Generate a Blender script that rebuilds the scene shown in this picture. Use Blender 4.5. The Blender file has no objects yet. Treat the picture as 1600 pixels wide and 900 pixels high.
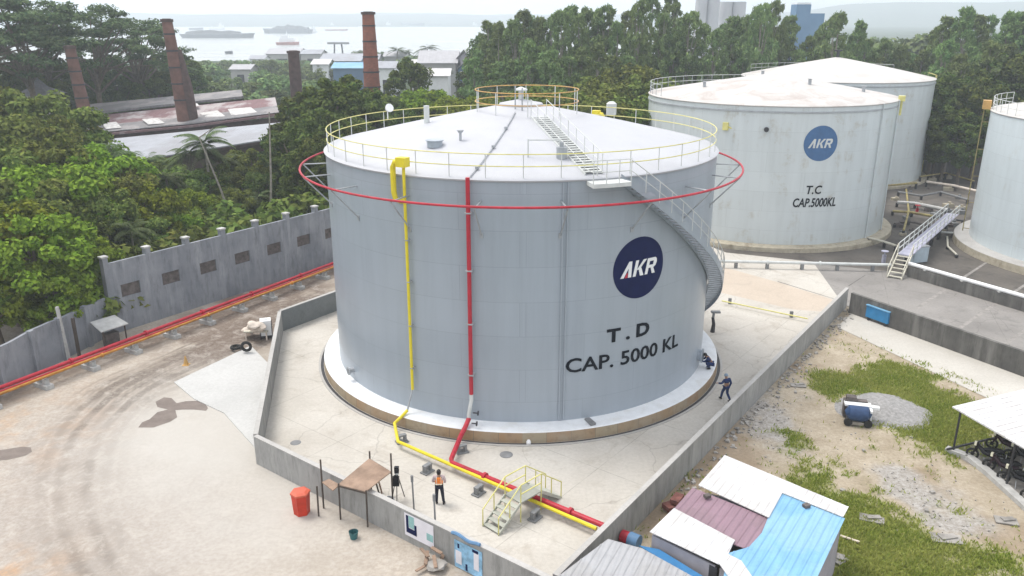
import bpy, bmesh, math, random
import numpy as np
from mathutils import Vector as V3, Matrix, noise as mnoise

# ------------------------------------------------------------------ camera, sky, sun, exposure
SC = bpy.context.scene
COL = SC.collection
FPX, PITCH, CAMH = 1270.0, 0.3214, 20.83
cam = bpy.data.cameras.new('camera'); camo = bpy.data.objects.new('camera', cam); COL.objects.link(camo)
camo.location = (0, 0, CAMH); camo.rotation_euler = (math.pi / 2 - PITCH, 0, 0)
cam.sensor_width = 36; cam.lens = FPX / 1600 * 36; cam.clip_end = 20000; cam.clip_start = 0.5
SC.camera = camo
SUN_EL, SUN_AZ = math.radians(64), math.radians(-60)     # azimuth from +Y towards +X (negative: from the left, behind the tanks)
world = bpy.data.worlds.new('World'); SC.world = world; world.use_nodes = True
wn = world.node_tree; wn.nodes.clear()
wo = wn.nodes.new('ShaderNodeOutputWorld'); wb = wn.nodes.new('ShaderNodeBackground')
sky = wn.nodes.new('ShaderNodeTexSky'); sky.sky_type = 'NISHITA'; sky.sun_disc = False
sky.sun_elevation = SUN_EL; sky.sun_rotation = SUN_AZ; sky.dust_density = 4.0; sky.air_density = 1.2; sky.ozone_density = 1.5
tc = wn.nodes.new('ShaderNodeTexCoord'); nz = wn.nodes.new('ShaderNodeTexNoise'); mp = wn.nodes.new('ShaderNodeMapping')
mp.inputs['Scale'].default_value = (1.0, 1.0, 5.0)
nz.inputs['Scale'].default_value = 3.2; nz.inputs['Detail'].default_value = 7; nz.inputs['Roughness'].default_value = 0.6
rp = wn.nodes.new('ShaderNodeValToRGB'); rp.color_ramp.elements[0].position = 0.36; rp.color_ramp.elements[1].position = 0.62
rp.color_ramp.elements[0].color = (0.52, 0.52, 0.52, 1); rp.color_ramp.elements[1].color = (1, 1, 1, 1)
mx = wn.nodes.new('ShaderNodeMix'); mx.data_type = 'RGBA'
wn.links.new(tc.outputs['Generated'], mp.inputs['Vector']); wn.links.new(mp.outputs['Vector'], nz.inputs['Vector'])
wn.links.new(nz.outputs['Fac'], rp.inputs['Fac']); wn.links.new(rp.outputs['Color'], mx.inputs[0])
wn.links.new(sky.outputs['Color'], mx.inputs[6]); mx.inputs[7].default_value = (10.8, 10.9, 11.2, 1)   # cloud veil, in the sky texture's own units
wn.links.new(mx.outputs[2], wb.inputs['Color']); wb.inputs['Strength'].default_value = 0.092
wn.links.new(wb.outputs['Background'], wo.inputs['Surface'])
sun = bpy.data.lights.new('sun', 'SUN'); suno = bpy.data.objects.new('sun', sun); COL.objects.link(suno)
sun.energy = 1.8; sun.angle = math.radians(25); sun.color = (1.0, 0.95, 0.88)
sd = V3((math.sin(SUN_AZ) * math.cos(SUN_EL), math.cos(SUN_AZ) * math.cos(SUN_EL), math.sin(SUN_EL)))
suno.rotation_euler = sd.to_track_quat('Z', 'Y').to_euler(); suno.location = (0, 0, 90)
SC.view_settings.view_transform = 'Standard'; SC.view_settings.look = 'None'
SC.view_settings.exposure = 0.72; SC.view_settings.gamma = 1; SC.view_settings.use_curve_mapping = False
SC.cycles.use_denoising = True
SC.cycles.max_bounces = 6; SC.cycles.diffuse_bounces = 3; SC.cycles.glossy_bounces = 2; SC.cycles.transmission_bounces = 3
SC.cycles.volume_bounces = 1; SC.cycles.transparent_max_bounces = 4

# ------------------------------------------------------------------ helpers
cp, sp = math.cos(PITCH), math.sin(PITCH)
def _ray(px, py):
    u, v = (px - 800) / FPX, -(py - 450) / FPX
    return (u, cp + v * sp, -sp + v * cp)
def G(px, py, z=0.0):            # photo point -> where its line of sight meets height z
    d = _ray(px, py); t = (z - CAMH) / d[2]
    return V3((d[0] * t, d[1] * t, z))
def VV(px, py, Y):               # photo point -> at depth Y
    d = _ray(px, py); t = Y / d[1]
    return V3((d[0] * t, Y, CAMH + d[2] * t))

def tag(o, label=None, cat=None, group=None, kind=None):
    if label: o['label'] = label
    if cat: o['category'] = cat
    if group: o['group'] = group
    if kind: o['kind'] = kind
    return o
def thing(name, label, cat, loc=(0, 0, 0), rotz=0.0, group=None):
    o = bpy.data.objects.new(name, None); COL.objects.link(o)
    o.location = loc; o.rotation_euler = (0, 0, rotz); o.empty_display_size = 0.3
    return tag(o, label, cat, group)
def wmat(o):
    m = Matrix.Identity(4)
    while o is not None:
        m = (Matrix.Translation(o.location) @ o.rotation_euler.to_matrix().to_4x4() @ Matrix.Diagonal((*o.scale, 1))) @ m
        o = o.parent
    return m
def copy_tree(o, parent=None):
    c = o.copy(); COL.objects.link(c)
    if parent is not None: c.parent = parent
    for ch in list(o.children): copy_tree(ch, c)
    return c

class MB:
    def __init__(s): s.v = []; s.f = []; s.m = []
    def add(s, vs, fs, mi=0):
        b = len(s.v); s.v += [tuple(v) for v in vs]
        s.f += [tuple(i + b for i in f) for f in fs]; s.m += [mi] * len(fs); return s
    def box(s, c, size, rotz=0.0, mi=0, rot=None):
        hx, hy, hz = size[0] / 2, size[1] / 2, size[2] / 2
        R = rot if rot is not None else Matrix.Rotation(rotz, 3, 'Z'); c = V3(c)
        vs = [c + R @ V3((x, y, z)) for x in (-hx, hx) for y in (-hy, hy) for z in (-hz, hz)]
        return s.add(vs, [(0, 1, 3, 2), (4, 6, 7, 5), (0, 4, 5, 1), (2, 3, 7, 6), (0, 2, 6, 4), (1, 5, 7, 3)], mi)
    def beam(s, p, q, w, h, mi=0):
        p, q = V3(p), V3(q); d = q - p; L = d.length
        if L < 1e-6: return s
        y = d / L; up = V3((0, 0, 1)) if abs(y.z) < 0.95 else V3((1, 0, 0))
        x = y.cross(up).normalized(); z = x.cross(y)
        R = Matrix((x, y, z)).transposed()
        return s.box((p + q) / 2, (w, L, h), rot=R, mi=mi)
    def tube(s, pts, r, n=8, mi=0, closed=False, caps=True):
        pts = [V3(p) for p in pts]; k = len(pts)
        rs = r if isinstance(r, (list, tuple)) else [r] * k
        vs = []; prev = None
        for i, p in enumerate(pts):
            if closed: d = pts[(i + 1) % k] - pts[i - 1]
            else: d = pts[min(i + 1, k - 1)] - pts[max(i - 1, 0)]
            d = d.normalized() if d.length > 1e-9 else V3((0, 0, 1))
            if prev is None:
                a = d.cross(V3((0, 0, 1)) if abs(d.z) < 0.9 else V3((1, 0, 0))).normalized()
            else:
                a = (prev - d * prev.dot(d)); a = a.normalized() if a.length > 1e-6 else d.orthogonal().normalized()
            prev = a; b = d.cross(a)
            for j in range(n):
                t = 2 * math.pi * j / n
                vs.append(p + (a * math.cos(t) + b * math.sin(t)) * rs[i])
        fs = []
        for i in range(k if closed else k - 1):
            i2 = (i + 1) % k
            for j in range(n):
                j2 = (j + 1) % n
                fs.append((i * n + j, i * n + j2, i2 * n + j2, i2 * n + j))
        if caps and not closed:
            fs.append(tuple(range(n - 1, -1, -1))); fs.append(tuple((k - 1) * n + j for j in range(n)))
        return s.add(vs, fs, mi)
    def lathe(s, prof, c=(0, 0), n=64, mi=0, a0=0.0, a1=2 * math.pi):   # prof: (r, z) list, axis at c
        full = abs(a1 - a0 - 2 * math.pi) < 1e-6; m = n if full else n + 1; k = len(prof); vs = []
        for i in range(m):
            a = a0 + (a1 - a0) * i / n
            for r, z in prof: vs.append((c[0] + r * math.sin(a), c[1] - r * math.cos(a), z))
        fs = []
        for i in range(n):
            i2 = (i + 1) % m
            for j in range(k - 1): fs.append((i * k + j, i2 * k + j, i2 * k + j + 1, i * k + j + 1))
        return s.add(vs, fs, mi)
    def prism(s, poly, z0, z1, mi=0):
        n = len(poly); A = sum(poly[i][0] * poly[(i + 1) % n][1] - poly[(i + 1) % n][0] * poly[i][1] for i in range(n))
        if A < 0: poly = poly[::-1]
        vs = [(p[0], p[1], z0) for p in poly] + [(p[0], p[1], z1) for p in poly]
        fs = [tuple(range(n - 1, -1, -1)), tuple(range(n, 2 * n))]
        fs += [(i, (i + 1) % n, n + (i + 1) % n, n + i) for i in range(n)]
        return s.add(vs, fs, mi)
    def slab(s, top, th, mi=0):          # thick sheet below a (non-level) outline of 3D points
        n = len(top); t = [V3(p) for p in top]
        nrm = sum(((t[i].cross(t[(i + 1) % n])) for i in range(n)), V3())
        if nrm.z < 0: t = t[::-1]
        vs = t + [p - V3((0, 0, th)) for p in t]
        fs = [tuple(range(n)), tuple(range(2 * n - 1, n - 1, -1))]
        fs += [(i, n + i, n + (i + 1) % n, (i + 1) % n) for i in range(n)]
        return s.add(vs, fs, mi)
    def build(s, name, mats, parent=None, smooth=False, local=False):
        me = bpy.data.meshes.new(name); vs = s.v
        if parent is not None and not local:
            inv = wmat(parent).inverted(); vs = [tuple(inv @ V3(v)) for v in vs]
        me.from_pydata(vs, [], s.f)
        if not isinstance(mats, (list, tuple)): mats = [mats]
        for m in mats: me.materials.append(m)
        if len(mats) > 1: me.polygons.foreach_set('material_index', s.m)
        me.update()
        if smooth:
            me.polygons.foreach_set('use_smooth', [True] * len(me.polygons)); me.set_sharp_from_angle(angle=math.radians(35))
        o = bpy.data.objects.new(name, me); COL.objects.link(o)
        if parent is not None: o.parent = parent
        return o
def quads_obj(name, verts, mat, parent=None):          # verts: (n,4,3) array of separate quads
    n = len(verts); me = bpy.data.meshes.new(name)
    me.vertices.add(4 * n); me.vertices.foreach_set('co', np.ascontiguousarray(verts, dtype=np.float32).ravel())
    me.loops.add(4 * n); me.loops.foreach_set('vertex_index', np.arange(4 * n, dtype=np.int32))
    me.polygons.add(n); me.polygons.foreach_set('loop_start', np.arange(0, 4 * n, 4, dtype=np.int32))
    me.polygons.foreach_set('loop_total', np.full(n, 4, dtype=np.int32))
    me.update(calc_edges=True); me.materials.append(mat)
    o = bpy.data.objects.new(name, me); COL.objects.link(o)
    if parent is not None: o.parent = parent
    return o

# ------------------------------------------------------------------ materials
class NT:
    def __init__(s, name):
        s.m = bpy.data.materials.new(name); s.m.use_nodes = True; s.t = s.m.node_tree
        s.b = s.t.nodes['Principled BSDF']; s.tc = s.t.nodes.new('ShaderNodeTexCoord')
        s.b.inputs['Specular IOR Level'].default_value = 0.3
    def n(s, t): return s.t.nodes.new(t)
    def L(s, a, b): s.t.links.new(a, b)
    def _in(s, sock, v):
        if hasattr(v, 'is_linked'): s.L(v, sock)
        elif isinstance(v, (tuple, list)) and len(v) == 3 and sock.type == 'RGBA': sock.default_value = (*v, 1)
        else: sock.default_value = v
    def vec(s, scale=(1, 1, 1), coord='Object'):
        mp = s.n('ShaderNodeMapping'); s.L(s.tc.outputs[coord], mp.inputs['Vector']); mp.inputs['Scale'].default_value = scale
        return mp.outputs['Vector']
    def noise(s, scale=1.0, detail=4.0, rough=0.55, vec=None, dist=0.0):
        k = s.n('ShaderNodeTexNoise'); s.L(vec if vec is not None else s.tc.outputs['Object'], k.inputs['Vector'])
        k.inputs['Scale'].default_value = scale; k.inputs['Detail'].default_value = detail
        k.inputs['Roughness'].default_value = rough; k.inputs['Distortion'].default_value = dist
        return k.outputs['Fac']
    def ramp(s, fac, stops):
        k = s.n('ShaderNodeValToRGB'); s.L(fac, k.inputs['Fac']); e = k.color_ramp.elements
        while len(e) < len(stops): e.new(0.5)
        for el, (p, c) in zip(e, stops):
            el.position = p; el.color = (c, c, c, 1) if not isinstance(c, (tuple, list)) else (*c, 1)
        return k.outputs['Color']
    def mix(s, fac, a, b, mode='MIX'):
        k = s.n('ShaderNodeMix'); k.data_type = 'RGBA'; k.blend_type = mode
        s._in(k.inputs[0], fac); s._in(k.inputs[6], a); s._in(k.inputs[7], b); return k.outputs[2]
    def math(s, op, a, b=0.0):
        k = s.n('ShaderNodeMath'); k.operation = op; s._in(k.inputs[0], a); s._in(k.inputs[1], b); return k.outputs[0]
    def attr(s, name):
        k = s.n('ShaderNodeAttribute'); k.attribute_name = name; return k
    def xyz(s, coord='Object'):
        k = s.n('ShaderNodeSeparateXYZ'); s.L(s.tc.outputs[coord], k.inputs[0]); return k.outputs
    def bump(s, h, strength=0.3, dist=0.02):
        k = s.n('ShaderNodeBump'); k.inputs['Strength'].default_value = strength; k.inputs['Distance'].default_value = dist
        s.L(h, k.inputs['Height']); s.L(k.outputs['Normal'], s.b.inputs['Normal'])
    def out(s, col, rough=0.8, metal=0.0, spec=None):
        s._in(s.b.inputs['Base Color'], col); s._in(s.b.inputs['Roughness'], rough); s._in(s.b.inputs['Metallic'], metal)
        if spec is not None: s.b.inputs['Specular IOR Level'].default_value = spec
        return s.m
def sc3(c, k): return tuple(max(0.0, min(1.0, x * k)) for x in c)
def plain(name, col, rough=0.6, var=0.12, scale=2.0, metal=0.0, dirt=None, dirt_amt=0.5, dscale=1.2, bump=0.0):
    t = NT(name); f = t.noise(scale, 5, 0.6)
    c = t.ramp(f, [(0.3, sc3(col, 1 - var)), (0.7, sc3(col, 1 + var))])
    if dirt:
        d = t.ramp(t.noise(dscale, 7, 0.65), [(0.52, 0.0), (0.68, dirt_amt)]); c = t.mix(d, c, dirt)
    if bump: t.bump(t.noise(scale * 8, 6, 0.6), bump, 0.02)
    return t.out(c, rough, metal)
MAT = {}
def concrete(name, a, b, joint=None, stain=(0.2, 0.19, 0.17), stain_amt=0.55, fine=6.0):
    t = NT(name)
    c = t.ramp(t.noise(0.22, 6, 0.62), [(0.3, a), (0.7, b)])
    c = t.mix(t.ramp(t.noise(0.13, 5, 0.6, dist=0.4), [(0.45, 0.0), (0.6, 0.35)]), c, sc3(b, 1.08))
    c = t.mix(t.ramp(t.noise(0.55, 8, 0.7, dist=0.6), [(0.54, 0.0), (0.72, stain_amt)]), c, stain)
    c = t.mix(t.ramp(t.noise(fine, 6, 0.7), [(0.35, 0.22), (0.6, 0.0)]), c, sc3(a, 0.55))
    if joint:
        bk = t.n('ShaderNodeTexBrick'); mpn = t.n('ShaderNodeMapping'); t.L(t.tc.outputs['Object'], mpn.inputs['Vector']); mpn.inputs['Rotation'].default_value = (0, 0, joint[1]); t.L(mpn.outputs['Vector'], bk.inputs['Vector'])
        bk.offset = 0; bk.inputs['Scale'].default_value = 1; bk.inputs['Brick Width'].default_value = joint[0]; bk.inputs['Row Height'].default_value = joint[0]; bk.inputs['Mortar Size'].default_value = 0.022
        c = t.mix(t.math('MULTIPLY', bk.outputs['Fac'], t.ramp(t.noise(0.6, 4, 0.6), [(0.35, 0.1), (0.6, 0.6)])), c, sc3(a, 0.55))
        cr = t.n('ShaderNodeTexVoronoi'); cr.feature = 'DISTANCE_TO_EDGE'; cr.inputs['Scale'].default_value = 0.16; vd = t.n('ShaderNodeVectorMath'); vd.operation = 'ADD'; nn_ = t.n('ShaderNodeTexNoise'); nn_.inputs['Scale'].default_value = 0.9
        t.L(t.tc.outputs['Object'], nn_.inputs['Vector']); t.L(t.tc.outputs['Object'], vd.inputs[0]); t.L(nn_.outputs['Color'], vd.inputs[1]); t.L(vd.outputs[0], cr.inputs['Vector'])
        c = t.mix(t.ramp(cr.outputs['Distance'], [(0.0, 0.45), (0.006, 0.0)]), c, sc3(a, 0.5))
    t.bump(t.noise(9, 6, 0.65), 0.25, 0.015)
    return t.out(c, 0.85, spec=0.25)
def streaked(name, a, b, pale, amt):     # vertical weather streaks on an upright wall
    t = NT(name)
    c = t.ramp(t.noise(0.45, 7, 0.65), [(0.3, a), (0.7, b)])
    c = t.mix(t.ramp(t.noise(1.0, 5, 0.6, vec=t.vec((1.3, 1.3, 0.16))), [(0.50, 0.0), (0.68, amt)]), c, pale)
    c = t.mix(t.ramp(t.noise(1.7, 6, 0.7, vec=t.vec((1.6, 1.6, 0.35))), [(0.50, 0.0), (0.70, 0.55)]), c, sc3(a, 0.55))
    t.bump(t.noise(7, 6, 0.65), 0.3, 0.015)
    return t.out(c, 0.9, spec=0.2)
MAT['bund_floor'] = concrete('bund_floor_concrete', (0.43, 0.40, 0.355), (0.54, 0.515, 0.47), stain=(0.31, 0.265, 0.215), stain_amt=0.6, joint=(6.0, 0.66))
MAT['bund_wall'] = streaked('bund_wall_concrete', (0.235, 0.235, 0.228), (0.33, 0.33, 0.32), (0.42, 0.415, 0.40), 0.45)
MAT['old_wall'] = streaked('old_wall_concrete', (0.075, 0.073, 0.07), (0.15, 0.145, 0.135), (0.25, 0.245, 0.23), 0.55)
MAT['old_slab'] = concrete('old_slab_concrete', (0.195, 0.185, 0.175), (0.285, 0.27, 0.255), stain=(0.13, 0.125, 0.12), stain_amt=0.7, joint=(7.0, 0.35))
MAT['tank_yard'] = concrete('tank_yard_soil', (0.075, 0.068, 0.062), (0.15, 0.135, 0.118), stain=(0.035, 0.033, 0.032), stain_amt=0.85, fine=3)
MAT['white_slab'] = concrete('white_slab_concrete', (0.44, 0.44, 0.43), (0.51, 0.51, 0.50), stain=(0.36, 0.35, 0.33), stain_amt=0.4)
MAT['road'] = concrete('road_concrete', (0.42, 0.40, 0.36), (0.51, 0.49, 0.45), stain=(0.40, 0.37, 0.33), stain_amt=0.4)
MAT['peri_wall'] = streaked('render_wall', (0.185, 0.20, 0.225), (0.285, 0.30, 0.325), (0.38, 0.395, 0.42), 0.5)
MAT['red'] = plain('red_pipe_paint', (0.40, 0.022, 0.040), 0.45, 0.2, dirt=(0.22, 0.03, 0.03), dirt_amt=0.5)
MAT['yellow'] = plain('yellow_paint', (0.66, 0.55, 0.03), 0.45, 0.1)
MAT['amber'] = plain('amber_paint', (0.42, 0.19, 0.03), 0.5, 0.35, dirt=(0.22, 0.09, 0.03), dirt_amt=0.6)
MAT['pale_yellow'] = plain('faded_yellow_paint', (0.62, 0.58, 0.22), 0.5, 0.15)
MAT['dull_yellow'] = plain('grimy_yellow_paint', (0.30, 0.25, 0.10), 0.7, 0.3, dirt=(0.14, 0.11, 0.07), dirt_amt=0.7)
MAT['rail_white'] = plain('pale_rail_paint', (0.55, 0.57, 0.56), 0.5, 0.1)
MAT['rail_grey'] = plain('grey_rail_paint', (0.33, 0.35, 0.37), 0.5, 0.15)
MAT['orange_rail'] = plain('orange_rail_paint', (0.50, 0.30, 0.10), 0.5, 0.2)
MAT['steel'] = plain('galvanised_steel', (0.36, 0.38, 0.40), 0.45, 0.2, metal=0.3)
MAT['dark'] = plain('dark_metal', (0.035, 0.035, 0.04), 0.5, 0.3)
MAT['black'] = plain('black_plastic', (0.012, 0.012, 0.015), 0.4, 0.3)
MAT['white'] = plain('white_paint', (0.74, 0.75, 0.76), 0.5, 0.06)
MAT['navy_paint'] = plain('navy_paint', (0.006, 0.011, 0.058), 0.8, 0.1); MAT['navy_paint'].node_tree.nodes['Principled BSDF'].inputs['Specular IOR Level'].default_value = 0.1
MAT['letter_black'] = plain('black_letter_paint', (0.008, 0.011, 0.016), 0.85, 0.1); MAT['letter_black'].node_tree.nodes['Principled BSDF'].inputs['Specular IOR Level'].default_value = 0.1
MAT['logo_blue'] = plain('faded_blue_paint', (0.055, 0.13, 0.27), 0.55, 0.12)
MAT['brick'] = None
MAT['wood'] = plain('weathered_plywood', (0.27, 0.19, 0.14), 0.85, 0.3, 1.5, dirt=(0.16, 0.10, 0.07), dirt_amt=0.6)
MAT['bamboo'] = plain('dark_pole_wood', (0.075, 0.06, 0.05), 0.8, 0.3)
MAT['orange_bin'] = plain('orange_red_plastic', (0.48, 0.035, 0.014), 0.5, 0.2)
MAT['blue_box'] = plain('blue_steel_paint', (0.03, 0.20, 0.42), 0.45, 0.15, dirt=(0.12, 0.22, 0.3), dirt_amt=0.4)
MAT['support'] = plain('grey_support_concrete', (0.20, 0.205, 0.21), 0.8, 0.2)
MAT['block'] = plain('pale_block_concrete', (0.42, 0.42, 0.41), 0.85, 0.2)
MAT['bark'] = plain('bark', (0.13, 0.105, 0.08), 0.9, 0.35, 3, bump=0.4)
MAT['pale_bark'] = plain('pale_bark', (0.24, 0.22, 0.19), 0.9, 0.3, 3)
MAT['skin'] = plain('skin', (0.28, 0.16, 0.10), 0.6, 0.06)
MAT['hair'] = plain('black_hair', (0.012, 0.010, 0.010), 0.5, 0.1)
MAT['vest'] = plain('orange_safety_vest', (0.80, 0.22, 0.03), 0.7, 0.08)
MAT['reflect'] = plain('reflective_tape', (0.80, 0.78, 0.62), 0.4, 0.05)
MAT['shirt'] = plain('light_shirt_cloth', (0.45, 0.36, 0.36), 0.85, 0.1)
MAT['trousers'] = plain('dark_navy_cloth', (0.014, 0.016, 0.030), 0.85, 0.2)
MAT['coverall'] = plain('navy_coverall_cloth', (0.012, 0.028, 0.10), 0.85, 0.2)
MAT['helmet'] = plain('grey_blue_helmet', (0.20, 0.26, 0.33), 0.4, 0.05)
MAT['shoe'] = plain('black_boot', (0.015, 0.014, 0.014), 0.6, 0.1)
MAT['tyre'] = plain('rubber', (0.02, 0.02, 0.02), 0.8, 0.2)
MAT['gravel'] = plain('grey_gravel', (0.27, 0.265, 0.26), 0.95, 0.3, 6, bump=0.6)
MAT['rubble'] = plain('pale_rubble', (0.30, 0.285, 0.265), 0.95, 0.4, 1.0)
MAT['sack'] = plain('cream_sack', (0.60, 0.53, 0.46), 0.9, 0.2)
MAT['tarp_blue'] = plain('blue_tarpaulin', (0.04, 0.17, 0.36), 0.55, 0.15)
MAT['dusty_blue'] = plain('dusty_blue_panel', (0.10, 0.20, 0.34), 0.6, 0.2)
MAT['cream_wall'] = plain('cream_wall', (0.50, 0.48, 0.46), 0.85, 0.12)
MAT['grey_wall'] = plain('grey_sheet_wall', (0.30, 0.29, 0.32), 0.8, 0.12)
MAT['teal_cloth'] = plain('teal_print', (0.24, 0.42, 0.42), 0.7, 0.2, 3)
MAT['blue_print'] = plain('blue_white_print', (0.24, 0.44, 0.62), 0.6, 0.5, 2.2)
MAT['banner'] = plain('white_banner', (0.66, 0.65, 0.70), 0.6, 0.08)

def sheet_roof(name, col, rough=0.5, patch=None, amt=0.6, ang=0.0, pscale=0.35, rib=0.22):
    t = NT(name)
    mpn = t.n('ShaderNodeMapping'); t.L(t.tc.outputs['Object'], mpn.inputs['Vector']); mpn.inputs['Rotation'].default_value = (0, 0, ang)
    w = t.n('ShaderNodeTexWave'); w.wave_type = 'BANDS'; w.bands_direction = 'X'; w.inputs['Scale'].default_value = 0.314 / rib
    w.inputs['Distortion'].default_value = 0; t.L(mpn.outputs['Vector'], w.inputs['Vector'])
    c = t.ramp(t.noise(0.8, 6, 0.65), [(0.3, sc3(col, 0.88)), (0.7, sc3(col, 1.08))])
    if patch: c = t.mix(t.ramp(t.noise(pscale, 6, 0.6), [(0.47, 0.0), (0.56, amt)]), c, patch)
    c = t.mix(t.ramp(t.noise(4.0, 8, 0.7), [(0.55, 0.0), (0.75, 0.35)]), c, sc3(col, 0.55))
    t.bump(w.outputs['Fac'], 0.5, 0.05)
    return t.out(c, rough)
MAT['roof_white'] = sheet_roof('white_roof_sheet', (0.62, 0.62, 0.63), patch=(0.40, 0.37, 0.34), amt=0.4, pscale=0.7, ang=0.55)
MAT['roof_purple'] = sheet_roof('faded_purple_roof_sheet', (0.27, 0.18, 0.22), patch=(0.22, 0.155, 0.175), amt=0.6, ang=0.55)
MAT['roof_blue'] = sheet_roof('light_blue_roof_sheet', (0.19, 0.39, 0.58), patch=(0.28, 0.45, 0.60), amt=0.5, ang=0.55)
MAT['roof_grey'] = sheet_roof('grey_roof_sheet', (0.36, 0.365, 0.38), patch=(0.30, 0.295, 0.29), amt=0.5, ang=0.35)
MAT['roof_rust'] = sheet_roof('rusty_roof_sheet', (0.19, 0.115, 0.12), 0.8, patch=(0.42, 0.40, 0.40), amt=0.75, pscale=0.18, rib=0.5)
MAT['roof_old'] = sheet_roof('old_grey_roof_sheet', (0.19, 0.185, 0.19), 0.8, patch=(0.30, 0.28, 0.28), amt=0.7, pscale=0.3, rib=0.5)
MAT['roof_pale'] = sheet_roof('pale_roof_sheet', (0.33, 0.345, 0.38), 0.7, patch=(0.24, 0.235, 0.25), amt=0.5, pscale=0.12, rib=0.5)
MAT['roof_far'] = sheet_roof('far_grey_roof_sheet', (0.38, 0.38, 0.40), 0.7, rib=0.8)

def tank_shell(name, col, rust=0.0, course=1.83, z0=0.68, R=11.7):
    t = NT(name); x, y, z = t.xyz()
    ang = t.math('MULTIPLY', t.math('ARCTAN2', x, y), R)
    cmb = t.n('ShaderNodeCombineXYZ'); t.L(ang, cmb.inputs[0]); t.L(z, cmb.inputs[1])
    br = t.n('ShaderNodeTexBrick'); t.L(cmb.outputs[0], br.inputs['Vector'])
    br.inputs['Scale'].default_value = 1; br.inputs['Brick Width'].default_value = 6.1; br.inputs['Row Height'].default_value = course
    br.inputs['Mortar Size'].default_value = 0.016; br.inputs['Mortar Smooth'].default_value = 0.3
    br.inputs['Color1'].default_value = (*sc3(col, 0.97), 1); br.inputs['Color2'].default_value = (*sc3(col, 1.03), 1); br.inputs['Mortar'].default_value = (*sc3(col, 0.80), 1)
    c = br.outputs['Color']
    mpn = t.n('ShaderNodeMapping'); t.L(cmb.outputs[0], mpn.inputs['Vector']); mpn.inputs['Scale'].default_value = (1.4, 0.10, 1)
    st = t.noise(1.0, 6, 0.65, vec=mpn.outputs['Vector'])
    c = t.mix(t.ramp(st, [(0.42, 0.0), (0.75, 0.42)]), c, sc3(col, 0.70))
    c = t.mix(t.ramp(t.noise(0.25, 4, 0.6), [(0.35, 0.0), (0.7, 0.3)]), c, sc3(col, 1.15))
    if rust:
        d = t.math('MULTIPLY', t.ramp(t.noise(0.55, 8, 0.7), [(0.56, 0.0), (0.70, 1.0)]), t.ramp(st, [(0.4, 0.0), (0.62, rust)]))
        c = t.mix(d, c, (0.30, 0.24, 0.14))
    t.bump(t.math('ADD', t.math('MULTIPLY', t.noise(0.9, 3, 0.5, vec=cmb.outputs[0]), 1.0), br.outputs['Fac']), 0.10, 0.05)
    return t.out(c, 0.30, spec=0.5)
MAT['shell_new'] = tank_shell('grey_tank_paint', (0.312, 0.355, 0.402))
MAT['shell_old'] = tank_shell('pale_tank_paint', (0.53, 0.575, 0.585), rust=0.7)
MAT['shell_pale'] = tank_shell('light_tank_paint', (0.54, 0.60, 0.625), rust=0.3)
def tank_roof(name, col, stain, amt):
    t = NT(name); x, y, z = t.xyz()
    ang = t.math('ARCTAN2', x, y)
    fr = t.math('FRACT', t.math('MULTIPLY', ang, 24 / (2 * math.pi)))
    seam = t.ramp(t.math('ABSOLUTE', t.math('SUBTRACT', fr, 0.5)), [(0.0, 1.0), (0.012, 0.0)])
    c = t.ramp(t.noise(0.5, 6, 0.6), [(0.3, sc3(col, 0.94)), (0.7, sc3(col, 1.03))])
    c = t.mix(t.math('MULTIPLY', seam, 0.10), c, sc3(col, 0.7))
    c = t.mix(t.ramp(t.noise(0.28, 8, 0.72, dist=0.8), [(0.48, 0.0), (0.66, amt)]), c, stain)
    return t.out(c, 0.5)
MAT['roof_new'] = tank_roof('white_tank_roof', (0.43, 0.44, 0.47), (0.37, 0.38, 0.41), 0.4)
MAT['roof_dirty'] = tank_roof('stained_tank_roof', (0.50, 0.485, 0.465), (0.33, 0.27, 0.24), 0.7)
MAT['roof_clean'] = tank_roof('pale_tank_roof', (0.52, 0.505, 0.485), (0.38, 0.34, 0.31), 0.5)
def pedestal():
    t = NT('tan_pedestal_band'); x, y, z = t.xyz()
    ang = t.math('MULTIPLY', t.math('ARCTAN2', x, y), 12.6)
    cmb = t.n('ShaderNodeCombineXYZ'); t.L(ang, cmb.inputs[0]); t.L(z, cmb.inputs[1])
    vor = t.n('ShaderNodeTexBrick'); t.L(cmb.outputs[0], vor.inputs['Vector']); vor.inputs['Scale'].default_value = 1
    vor.inputs['Brick Width'].default_value = 1.3; vor.inputs['Row Height'].default_value = 3; vor.inputs['Mortar Size'].default_value = 0.02
    vor.inputs['Color1'].default_value = (0.34, 0.20, 0.10, 1); vor.inputs['Color2'].default_value = (0.34, 0.29, 0.20, 1); vor.inputs['Mortar'].default_value = (0.22, 0.17, 0.12, 1)
    c = t.mix(t.ramp(t.noise(0.35, 5, 0.6), [(0.4, 0.0), (0.65, 0.75)]), vor.outputs['Color'], (0.36, 0.32, 0.25))
    c = t.mix(t.ramp(t.noise(2.5, 6, 0.7), [(0.5, 0.0), (0.7, 0.5)]), c, (0.18, 0.13, 0.09))
    return t.out(c, 0.85)
MAT['pedestal'] = pedestal()
MAT['collar'] = plain('white_collar_paint', (0.70, 0.72, 0.74), 0.6, 0.06, dirt=(0.55, 0.54, 0.5), dirt_amt=0.4)
MAT['old_collar'] = plain('dirty_collar', (0.40, 0.36, 0.28), 0.85, 0.2, dirt=(0.18, 0.15, 0.1), dirt_amt=0.7)
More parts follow.
